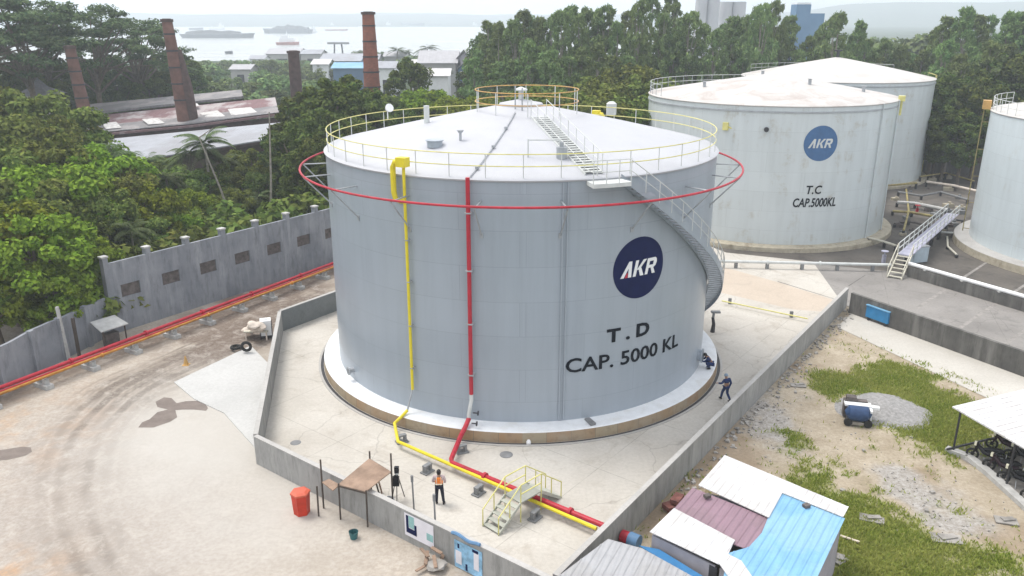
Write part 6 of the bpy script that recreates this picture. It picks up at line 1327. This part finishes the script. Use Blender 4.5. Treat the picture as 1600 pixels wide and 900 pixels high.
for px, pt, Y in ((30, 92, 150), (90, 85, 155), (150, 88, 160), (200, 92, 155), (240, 90, 158), (285, 100, 160), (0, 100, 135), (60, 110, 140), (180, 110, 150), (230, 115, 150), (265, 75, 175), (290, 85, 180), (130, 112, 148)):
    behind(px, pt, Y, 'dark', 'dark tree below the rain trees, behind the factory roofs', 'dark trees behind the factory', wide=1.1)
# the long tree line behind the tanks
prof = [(745, 62), (760, 45), (790, 32), (820, 30), (860, 27), (900, 22), (940, 14), (975, 14), (1000, 4), (1040, -2), (1070, 10), (1095, 38), (1130, 48), (1160, 26), (1185, 4), (1215, 6), (1240, 42), (1260, 70), (1285, 38), (1320, 32), (1350, 48), (1375, 70), (1410, 62), (1440, 66), (1462, 42), (1485, 26), (1515, 24), (1545, 38), (1570, 30), (1600, 34), (1640, 30)]
def topy(px):
    for (a, ya), (b, yb) in zip(prof[:-1], prof[1:]):
        if a <= px <= b: return ya + (yb - ya) * (px - a) / (b - a)
    return 40
gT = 'tall trees in the long line behind the tanks'
px = 748
while px < 1640:
    Y = trg.uniform(128, 150); pt = topy(px) + trg.choice([-16, -10, -4, 6, 18]); p = VV(px, pt, Y)
    tree('tall', p.x, Y, p.z, 'tall feathery green tree in the dense line behind the tanks', gT, wide=trg.uniform(0.7, 1.05))
    px += trg.uniform(11, 20)
px = 742
while px < 1640:
    Y = trg.uniform(112, 126) if px < 1000 or px > 1470 else trg.uniform(133, 142); pt = topy(px) + trg.uniform(25, 75); p = VV(px, pt, Y)
    if not (1000 < px < 1470 and pt > 130): tree('tall', p.x, Y, p.z, 'tall feathery green tree in the dense line behind the tanks', gT, wide=trg.uniform(0.9, 1.2))
    px += trg.uniform(16, 26)
for px, pt, Y in ((790, 45, 165), (765, 38, 170), (815, 30, 170), (775, 60, 150), (800, 62, 150), (840, 60, 150), (745, 85, 160), (755, 70, 165)):
    behind(px, pt, Y, 'dark', 'blue-green dark tree at the river end of the tree line', 'dark trees at the river end of the tree line')
for px, pt, Y in ((850, 128, 92), (900, 130, 90), (930, 140, 88), (970, 138, 90), (1000, 140, 92), (880, 140, 86), (830, 135, 98), (950, 120, 100), (910, 112, 104), (1010, 110, 108), (990, 90, 112)):
    behind(px, pt, Y, 'bush', 'rounded green bush between the big tank roof and the tall tree line', 'bushes below the tall tree line')
for px, pt, Y in ((1475, 110, 112), (1500, 95, 116), (1530, 100, 114), (1560, 80, 118), (1590, 75, 120), (1620, 70, 116), (1490, 160, 108), (1515, 170, 106), (1470, 190, 112), (1545, 120, 108)):
    behind(px, pt, Y, 'dark', 'dense dark tree in the gap between the rear tank and the cut-off tank', 'dark trees in the gap between the tanks')
for i in range(26):
    px = trg.uniform(1310, 1480); Y = trg.uniform(210, 420); pt = trg.uniform(50, 95) if px > 1340 else 75; p = VV(px, pt, Y)
    tree('far', p.x, Y, max(4, p.z + 1), 'distant bluish tree seen over the roof of the rear tank', 'distant trees over the rear tank roof', name='distant_tree', wide=1.3)
for i in range(75):
    px = trg.uniform(280, 505); Y = trg.uniform(165, 430); p = VV(px, 100, Y); z = float(land_z(np.array([p.x]), np.array([Y]))[0]); hh = trg.uniform(4.5, 9)
    if VV(px, 92, Y).z < z + hh: hh = max(3, VV(px, 92, Y).z - z)
    tree('far', p.x, Y, hh, 'distant green tree on the low ground between the factory and the river', 'distant trees before the river', name='distant_tree', wide=1.25)
for i in range(42):
    px = trg.uniform(560, 760); Y = trg.uniform(300, 445); p = VV(px, 100, Y); hh = trg.uniform(4, 8)
    tree('far', p.x, Y, hh, 'distant tree on the river bank by the warehouses', 'distant trees by the warehouses', name='distant_tree', wide=1.2)
for px, pt, Y in ((665, 66, 330), (617, 70, 340), (597, 76, 350), (635, 74, 345), (1, 75, 300), (650, 84, 330), (700, 82, 350)):
    behind(px, pt, Y, 'palm', 'distant palm by the river bank', 'distant palms by the river', wide=1.3)
# bare pole-like trunks
for px, pb, ptp, Y, lab in ((418, 345, 175, 74, 'slim bare pale trunk standing among the trees before the pale factory roof'), (365, 290, 215, 76, 'leaning bare pale trunk next to the spreading palm')):
    a, b = VV(px, pb, Y), VV(px, ptp, Y); q = MB(); a.z = -0.1; b = b + V3((-3.2 if px == 365 else 0.15, 0, 0)); q.tube([a, a.lerp(b, 0.5) + V3((0.12, 0, 0.2)), b], [0.13, 0.10, 0.06], 6)
    if px == 365: q.tube([b, b + V3((1.4, 0, 0.9))], [0.06, 0.03], 5)
    tag(q.build('bare_trunk', MAT['pale_bark']), lab, 'tree')

# ------------------------------------------------------------------ factory, chimneys, warehouses, river craft, far towers
ft = thing('brick_factory', 'long old factory with stepped rusty, grey and pale sheet roofs beyond the trees', 'factory', (VV(280, 200, 115).x, 115, 0))
def tier(name, pix, mat, th=0.12): q = MB(); q.slab([VV(*p) for p in pix], th); return q.build(name, mat, ft)
tier('upper_roof', [(118, 178, 128), (380, 150, 131), (377, 140, 137), (136, 163, 134)], MAT['roof_old'], 0.35)
tier('middle_roof', [(140, 211, 117), (300, 196, 119), (436, 178, 121), (430, 152, 130), (120, 184, 127)], MAT['roof_rust'], 0.3)
tier('lower_roof', [(215, 250, 101), (445, 213, 104), (440, 191, 116), (150, 219, 114)], MAT['roof_pale'], 0.15)
tier('patched_strip', [(140, 209.5, 117.2), (300, 194.5, 119.2), (436, 176.5, 121.2), (433, 166, 125), (300, 183, 122.5), (133, 199, 121)], MAT['roof_old'], 0.05).location.z = 0.12
MAT['rubble_white'] = plain('dirty_white_sheet', (0.50, 0.49, 0.48), 0.8, 0.25)
for pix in ([(166, 203, 118.5), (190, 201, 118.7), (182, 192, 121.5), (158, 194, 121)], [(232, 196, 119.2), (258, 194, 119.6), (246, 186, 122), (222, 188, 121.6)], [(322, 187, 121), (352, 183, 121.4), (340, 174, 124.5), (312, 178, 124)], [(362, 182, 121.6), (402, 177, 122), (392, 169, 125), (356, 172, 124.6)], [(280, 170, 126), (312, 167, 126.6), (308, 163, 128), (278, 166, 127.6)]):
    q = MB(); q.slab([VV(*p) + V3((0, 0, 0.16)) for p in pix], 0.05); tag(q.build('patch_sheet', MAT['rubble_white'], ft), 'white replacement sheet on the rusty roof')
q = MB()
for (ax, ay, aY), (bx_, by_, bY) in (((122, 182, 128.5), (378, 154, 131.5)), ((150, 214, 117.6), (436, 182, 121.6)), ((222, 256, 102), (440, 218, 105))):
    a, b = VV(ax, ay, aY), VV(bx_, by_, bY); q.add([(a.x, a.y, -0.2), (b.x, b.y, -0.2), (b.x, b.y, b.z - 0.1), (a.x, a.y, a.z - 0.1), (a.x, a.y + 0.2, -0.2), (b.x, b.y + 0.2, -0.2), (b.x, b.y + 0.2, b.z - 0.1), (a.x, a.y + 0.2, a.z - 0.1)], [(0, 1, 2, 3), (7, 6, 5, 4), (3, 2, 6, 7), (0, 3, 7, 4), (1, 5, 6, 2)])
q.build('wall', MAT['dark_brick'], ft)  # dark wall tone paints in the shadow bands under the eaves
for px, pt, Y, r0, r1, mat, lab, lean in ((575, 17, 138, 1.75, 0.95, 'brick', 'tall red brick chimney with dark bands, standing before the river', 0), (260, 28, 121, 1.25, 0.72, 'brick_old', 'tall tapering brick chimney with a broken dark side rising from the factory roof', -1.2), (458, 78, 141, 1.25, 0.9, 'dark_brick', 'short sooty chimney with a flat cap beside the dark trees', 0), (108, 70, 122, 1.15, 0.72, 'brick_old', 'weathered brick chimney under the rain trees at the factory end', -1.2)):
    tpt = VV(px, pt, Y); H_ = tpt.z; base = V3((tpt.x - lean, Y, -0.2)); t_ = thing('brick_chimney', lab, 'chimney', base)
    q = MB(); q.tube([(0, 0, 0), (lean * 0.5, 0, H_ * 0.5), (lean, 0, H_)], [r0, (r0 + r1) / 2 * 0.97, r1], 18); q.build('stack', MAT[mat], t_, local=True, smooth=True)
    q = MB(); q.tube([(lean, 0, H_ - 0.35), (lean, 0, H_ + 0.05)], r1 * 1.22, 18); q.tube([(lean, 0, H_ + 0.05), (lean, 0, H_ + 0.12)], r1 * 0.8, 12); q.build('cap', MAT['dark_brick'], t_, local=True)
    if px != 458:
        for k in range(1, 6):
            z = H_ * (0.35 + 0.11 * k); rr = r0 + (r1 - r0) * z / H_; q = MB(); q.tube([(lean * z / H_, 0, z), (lean * z / H_, 0, z + 0.22)], rr * 1.05, 18); q.build('iron_band', MAT['dark'], t_, local=True)
    if px == 260:
        q = MB(); q.tube([(0.75, 0.4, 0), (0.2, 0.4, H_ * 0.55), (-0.15, 0.3, H_ * 0.8)], [1.15, 0.9, 0.4], 12); q.build('sooty_buttress', MAT['dark_brick'], t_, local=True)
MAT['far_wall'] = plain('pale_far_wall', (0.42, 0.41, 0.40), 0.9, 0.1, 0.4); MAT['far_grey'] = plain('grey_far_wall', (0.25, 0.24, 0.27), 0.9, 0.1, 0.4); MAT['far_blue'] = plain('blue_far_wall', (0.10, 0.17, 0.27), 0.9, 0.1, 0.4); MAT['opening_dark'] = plain('dark_opening', (0.03, 0.03, 0.035), 0.7, 0.2)
def gabled(px0, px1, py_eave, Y, depth, rise, wall, roof, label, side=0.0, doors=1, nm='warehouse', along=True):
    a, b = VV(px0, py_eave, Y), VV(px1, py_eave, Y); z0 = float(land_z(np.array([(a.x + b.x) / 2]), np.array([Y]))[0]) - 0.3
    W = b.x - a.x; h = max(2.2, a.z - z0); t_ = thing(nm, label, 'warehouse' if nm == 'warehouse' else 'house', ((a.x + b.x) / 2, Y, z0), side)
    q = MB(); hw, hd = W / 2, depth
    if along: # ridge runs along x
        q.add([(-hw, 0, 0), (hw, 0, 0), (hw, hd, 0), (-hw, hd, 0), (-hw, 0, h), (hw, 0, h), (hw, hd, h), (-hw, hd, h), (-hw, hd / 2, h + rise), (hw, hd / 2, h + rise)], [(0, 1, 5, 4), (2, 3, 7, 6), (1, 2, 6, 9, 5), (3, 0, 4, 8, 7)]); q.build('walls', wall, t_, local=True)
        q = MB(); e = 0.6; q.slab([(-hw - e, -e, h - 0.05), (hw + e, -e, h - 0.05), (hw + e, hd / 2, h + rise + 0.15), (-hw - e, hd / 2, h + rise + 0.15)], 0.12); q.slab([(-hw - e, hd / 2 + 0.01, h + rise + 0.15), (hw + e, hd / 2 + 0.01, h + rise + 0.15), (hw + e, hd + e, h - 0.05), (-hw - e, hd + e, h - 0.05)], 0.12); q.build('roof', roof, t_, local=True)
    else:
        q.add([(-hw, 0, 0), (hw, 0, 0), (hw, hd, 0), (-hw, hd, 0), (-hw, 0, h), (hw, 0, h), (hw, hd, h), (-hw, hd, h), (0, 0, h + rise), (0, hd, h + rise)], [(0, 1, 5, 8, 4), (2, 3, 7, 9, 6), (1, 2, 6, 5), (3, 0, 4, 7)]); q.build('walls', wall, t_, local=True)
        q = MB(); e = 0.6; q.slab([(-hw - e, -e, h - 0.05), (0, -e, h + rise + 0.15), (0, hd + e, h + rise + 0.15), (-hw - e, hd + e, h - 0.05)], 0.12); q.slab([(0.01, -e, h + rise + 0.15), (hw + e, -e, h - 0.05), (hw + e, hd + e, h - 0.05), (0.01, hd + e, h + rise + 0.15)], 0.12); q.build('roof', roof, t_, local=True)
    for k in range(doors):
        x = -hw + W * (k + 0.5) / doors; q = MB(); q.box((x, -0.04, h * 0.3), (W / doors * 0.35, 0.08, h * 0.6)); q.build('door', MAT['opening_dark'], t_, local=True)
    return t_
gabled(655, 712, 98, 215, 14, 2.6, MAT['far_wall'], MAT['roof_far'], 'pale grey warehouse with a grey roof beside the rounded dark tree', doors=1)
gabled(742, 806, 98, 205, 16, 2.8, MAT['far_grey'], MAT['roof_grey'], 'grey warehouse with a light ridged roof nearest the tall tree line', side=0.35, doors=1)
gabled(716, 738, 108, 212, 10, 1.8, MAT['far_blue'], MAT['roof_far'], 'small blue-grey shed between the two grey warehouses', doors=1, along=False)
gabled(662, 700, 118, 190, 8, 1.2, MAT['white'], MAT['roof_white'], 'low white shed in front of the pale grey warehouse', doors=2)
gabled(722, 745, 122, 178, 7, 1.0, MAT['cream_wall'], MAT['roof_old'], 'small cream hut with a dark roof just above the tank railing', doors=1, nm='hut')
gabled(588, 616, 106, 230, 9, 1.4, MAT['white'], MAT['roof_pale'], 'white shed beside the red brick chimney', doors=1)
gabled(500, 562, 95, 300, 18, 2.0, MAT['far_blue'], MAT['roof_pale'], 'long blue-grey shed behind the dark trees, before the loading gantry', doors=2)
gabled(520, 568, 106, 250, 10, 1.2, MAT['far_blue'], MAT['roof_blue'], 'low shed with a blue roof left of the red brick chimney'.replace('left of', 'near'), doors=1)
gabled(415, 465, 84, 400, 20, 2.0, MAT['far_wall'], MAT['roof_far'], 'grey riverside shed behind the short sooty chimney', doors=1)
gabled(470, 500, 84, 400, 14, 1.5, MAT['far_wall'], MAT['roof_pale'], 'small pale riverside shed between the sooty chimney and the gantry', doors=1)
gabled(560, 590, 92, 330, 12, 1.5, MAT['far_wall'], MAT['roof_pale'], 'pale riverside shed just behind the red brick chimney', doors=1)
gabled(600, 634, 88, 340, 12, 1.5, MAT['far_wall'], MAT['roof_far'], 'grey riverside shed under the distant palms', doors=1)
gabled(488, 512, 100, 270, 9, 1.2, MAT['white'], MAT['roof_white'], 'small white shed between the sooty chimney and the long blue-grey shed', doors=1)
gabled(700, 728, 92, 290, 12, 1.6, MAT['cream_wall'], MAT['roof_far'], 'cream house behind the gap between the two grey warehouses', doors=1, nm='hut')
gabled(360, 390, 108, 280, 9, 1.2, MAT['far_wall'], MAT['roof_far'], 'grey roofed house among the low trees beyond the factory', doors=1, nm='hut')
gabled(390, 412, 92, 380, 9, 1.2, MAT['white'], MAT['roof_pale'], 'tiny pale house on the bank before the river', doors=1, nm='hut')
gabled(640, 660, 100, 250, 8, 1.0, MAT['cream_wall'], MAT['roof_white'], 'tiny white-roofed hut hidden behind the rounded dark tree', doors=1, nm='hut')
a = VV(58, 122, 132); t_ = thing('hip_roof_house', 'small house with a steep grey hipped roof among the trees at the picture edge', 'house', (a.x, 132, 0))
q = MB(); e = a.z - 2.5; q.box((0, 0, e / 2), (4.2, 4.2, e)); q.build('walls', MAT['cream_wall'], t_, local=True)
q = MB(); q.add([(-2.9, -2.9, e), (2.9, -2.9, e), (2.9, 2.9, e), (-2.9, 2.9, e), (-1.0, -1.0, e + 1.1), (1.0, -1.0, e + 1.1), (1.0, 1.0, e + 1.1), (-1.0, 1.0, e + 1.1), (0, 0, e + 2.6)], [(0, 1, 5, 4), (1, 2, 6, 5), (2, 3, 7, 6), (3, 0, 4, 7), (4, 5, 8), (5, 6, 8), (6, 7, 8), (7, 4, 8), (3, 2, 1, 0)]); q.build('roof', plain('slate_grey_roof', (0.16, 0.16, 0.18), 0.8, 0.2), t_, local=True)
# river craft
MAT['hull_dark'] = plain('dark_hull', (0.075, 0.08, 0.095), 0.6, 0.2, 0.3); MAT['hull_red'] = plain('red_hull', (0.30, 0.09, 0.07), 0.6, 0.2, 0.3); MAT['coal'] = plain('coal', (0.05, 0.05, 0.055), 0.9, 0.3, 0.3)
def vessel(px0, px1, pyw, free, label, hull='hull_dark', cargo=None, house=None, nm='barge', bow=1, beam_=14):
    pyw = max(pyw, 41.5); a, b = G(px0, pyw, WATER_Z), G(px1, pyw, WATER_Z); L_ = b.x - a.x; t_ = thing(nm, label, {'barge': 'barge'}.get(nm, 'boat'), ((a.x + b.x) / 2, a.y, WATER_Z))
    h = L_ / 2; w = min(beam_, L_ * 0.28) / 2; out = [(-h, -w * 0.8), (-h * 0.96, -w), (h * 0.72, -w), (h, -w * 0.25), (h, w * 0.25), (h * 0.72, w), (-h * 0.96, w), (-h, w * 0.8)]
    out = [(x * bow, y) for x, y in out]; n = len(out)
    if bow < 0: out = out[::-1]
    q = MB(); q.add([(x * 0.94, y * 0.85, -0.5) for x, y in out] + [(x, y, free * (1.25 if x * bow > h * 0.9 else 1)) for x, y in out], [tuple(range(n - 1, -1, -1)), tuple(range(n, 2 * n))] + [(i, (i + 1) % n, n + (i + 1) % n, n + i) for i in range(n)]); q.build('hull', MAT[hull], t_, local=True)
    if cargo:
        q = MB(); K = 14; vs = []
        for i in range(K + 1):
            x = (-0.85 + 1.45 * i / K) * h * bow; hh = cargo * (0.75 + 0.35 * mnoise.noise(V3((i * 0.7, px0 * 0.1, 0)))) * math.sin(math.pi * min(0.97, max(0.06, i / K))) ** 0.35
            vs += [(x, -w * 0.85, free), (x, -w * 0.3, free + hh), (x, w * 0.3, free + hh), (x, w * 0.85, free)]
        q.add(vs, [(i * 4 + j, i * 4 + 4 + j, i * 4 + 5 + j, i * 4 + 1 + j) for i in range(K) for j in range(3)]); q.build('coal_heap', MAT['coal'], t_, local=True)
    if house:
        x, bw, bh = house; q = MB(); q.box((x * h, 0, free + bh * 0.3), (bw, w * 1.2, bh * 0.6)); q.box((x * h - bw * 0.15, 0, free + bh * 0.8), (bw * 0.5, w * 0.9, bh * 0.4)); hs = q.build('wheelhouse', MAT['white'], t_, local=True)
        q = MB(); q.tube([(x * h, 0, free + bh), (x * h, 0, free + bh + 4)], 0.2, 5); q.build('mast', MAT['white'], t_, local=True)
    return t_
vessel(285, 398, 59, 4.5, 'long dark coal barge lying beyond the trees on the river', cargo=6.0, beam_=22)
vessel(327, 352, 46, 3.0, 'white tug behind the long coal barge', hull='white', house=(0.5, 9, 9), nm='tugboat')
vessel(412, 488, 52, 6.0, 'dark loaded coal barge mid-river with a pale stern', cargo=8.0, bow=-1, beam_=24)
vessel(484, 496, 51, 3.0, 'small white tug at the end of the loaded coal barge', hull='white', house=(0.0, 7, 7), nm='tugboat')
vessel(508, 544, 48, 2.5, 'reddish low barge near the far bank', hull='hull_red', beam_=14)
vessel(511, 526, 40, 2.5, 'white boat above the reddish barge near the far bank', hull='white', house=(0.1, 8, 7), nm='boat')
vessel(627, 664, 41, 9.0, 'dark barge by itself near the far bank beyond the red brick chimney', bow=-1, beam_=24)
vessel(432, 468, 70, 2.2, 'pinkish ferry boat near the bank behind the sooty chimney', hull='hull_red', house=(-0.05, 13, 6), nm='ferry_boat', beam_=9)
vessel(296, 318, 47, 4.0, 'faint dark barge near the far bank above the long coal barge', beam_=20)
vessel(430, 452, 37, 4.0, 'faint grey barge close to the far bank above the loaded coal barge', beam_=20)
vessel(596, 614, 36, 3.0, 'faint white boat at the far bank between two dark barges', hull='white', house=(0.2, 12, 9), nm='boat')
vessel(668, 690, 36, 5.0, 'faint dark barge at the far bank before the tree line', beam_=20)
vessel(735, 748, 40, 3.0, 'small white boat at the far bank beside the tree line', hull='white', house=(0.0, 10, 8), nm='boat')
vessel(352, 364, 84, 1.6, 'small dark boat moored at the near bank', nm='boat', beam_=5)
vessel(705, 722, 38, 3.0, 'faint dark boat at the far bank beyond the warehouses', nm='boat')
vessel(560, 572, 43, 3.0, 'faint pale boat at the far bank beside the red brick chimney', hull='white', nm='boat')
a = G(530, 90, WATER_Z); t_ = thing('loading_gantry', 'grey loading gantry with a flat top standing at the river bank', 'gantry', a)
q = MB()
for x in (-2.4, 2.0): q.tube([(x * 1.3, 0, -1), (x, 0, 8)], 0.5, 6)
q.build('legs', MAT['dark'], t_, local=True); q = MB(); q.box((0, 0, 8.6), (13, 3, 1.2)); q.build('top_beam', MAT['support'], t_, local=True)
q = MB(); q.box((6, 2, 1.2), (42, 3.5, 0.8)); q.build('jetty_deck', MAT['support'], t_, local=True)
MAT['silo'] = plain('pale_silo_concrete', (0.50, 0.50, 0.53), 0.9, 0.12, 0.05)
for px, w, pt, Y, lab in ((1107, 36, -14, 430, 'wide pale concrete silo tower rising over the tree line'), (1146, 40, -10, 450, 'second pale silo tower rising over the tree line, beside the wide one')):
    p = VV(px, pt, Y); ww = w / FPX * Y; t_ = thing('silo_tower', lab, 'silo', (p.x, Y, -4)); q = MB()
    for k in (-0.25, 0.25): q.tube([(k * ww, 0, 0), (k * ww, 0, p.z)], ww * 0.25, 16)
    q.build('shaft', MAT['silo'], t_, local=True, smooth=True); q = MB(); q.box((0, 0, p.z + 5), (ww * 0.8, ww * 0.5, 3)); q.build('headhouse', MAT['silo'], t_, local=True)
MAT['blue_clad'] = plain('blue_cladding', (0.10, 0.21, 0.36), 0.7, 0.15, 0.1)
p = VV(1252, 7, 300); t_ = thing('blue_tower', 'stepped bright blue building standing behind the tree line', 'building', (p.x, 300, -3))
q = MB(); q.box((0, 0, (p.z + 3) / 2), (5.0, 6, p.z + 3)); q.build('tall_block', MAT['blue_clad'], t_, local=True)
p2 = VV(1272, 21, 300); q = MB(); q.box((5.0, 0, (p2.z + 3) / 2), (5.0, 6, p2.z + 3)); q.build('low_block', MAT['blue_clad'], t_, local=True)
q = MB(); q.box((0, 0, p.z + 3.3), (4.6, 5.6, 0.6)); q.build('roof', MAT['white'], t_, local=True)
for i in range(16):
    px = trg.uniform(1385, 1460); Y = trg.uniform(380, 700); p = VV(px, trg.uniform(30, 70), Y); zz = float(land_z(np.array([p.x]), np.array([Y]))[0]); q = MB(); s = trg.uniform(5, 9)
    q.box((p.x, Y, zz + 2.5), (s, s, 5.4)); q.add([(p.x - s * .6, Y - s * .6, zz + 5.2), (p.x + s * .6, Y - s * .6, zz + 5.2), (p.x + s * .6, Y + s * .6, zz + 5.2), (p.x - s * .6, Y + s * .6, zz + 5.2), (p.x, Y, zz + 7.2)], [(0, 1, 4), (1, 2, 4), (2, 3, 4), (3, 0, 4)])
    tag(q.build('distant_house', MAT['far_wall']), 'tiny pale house far off over the rear tank roof', 'house', 'houses far off over the rear tank')
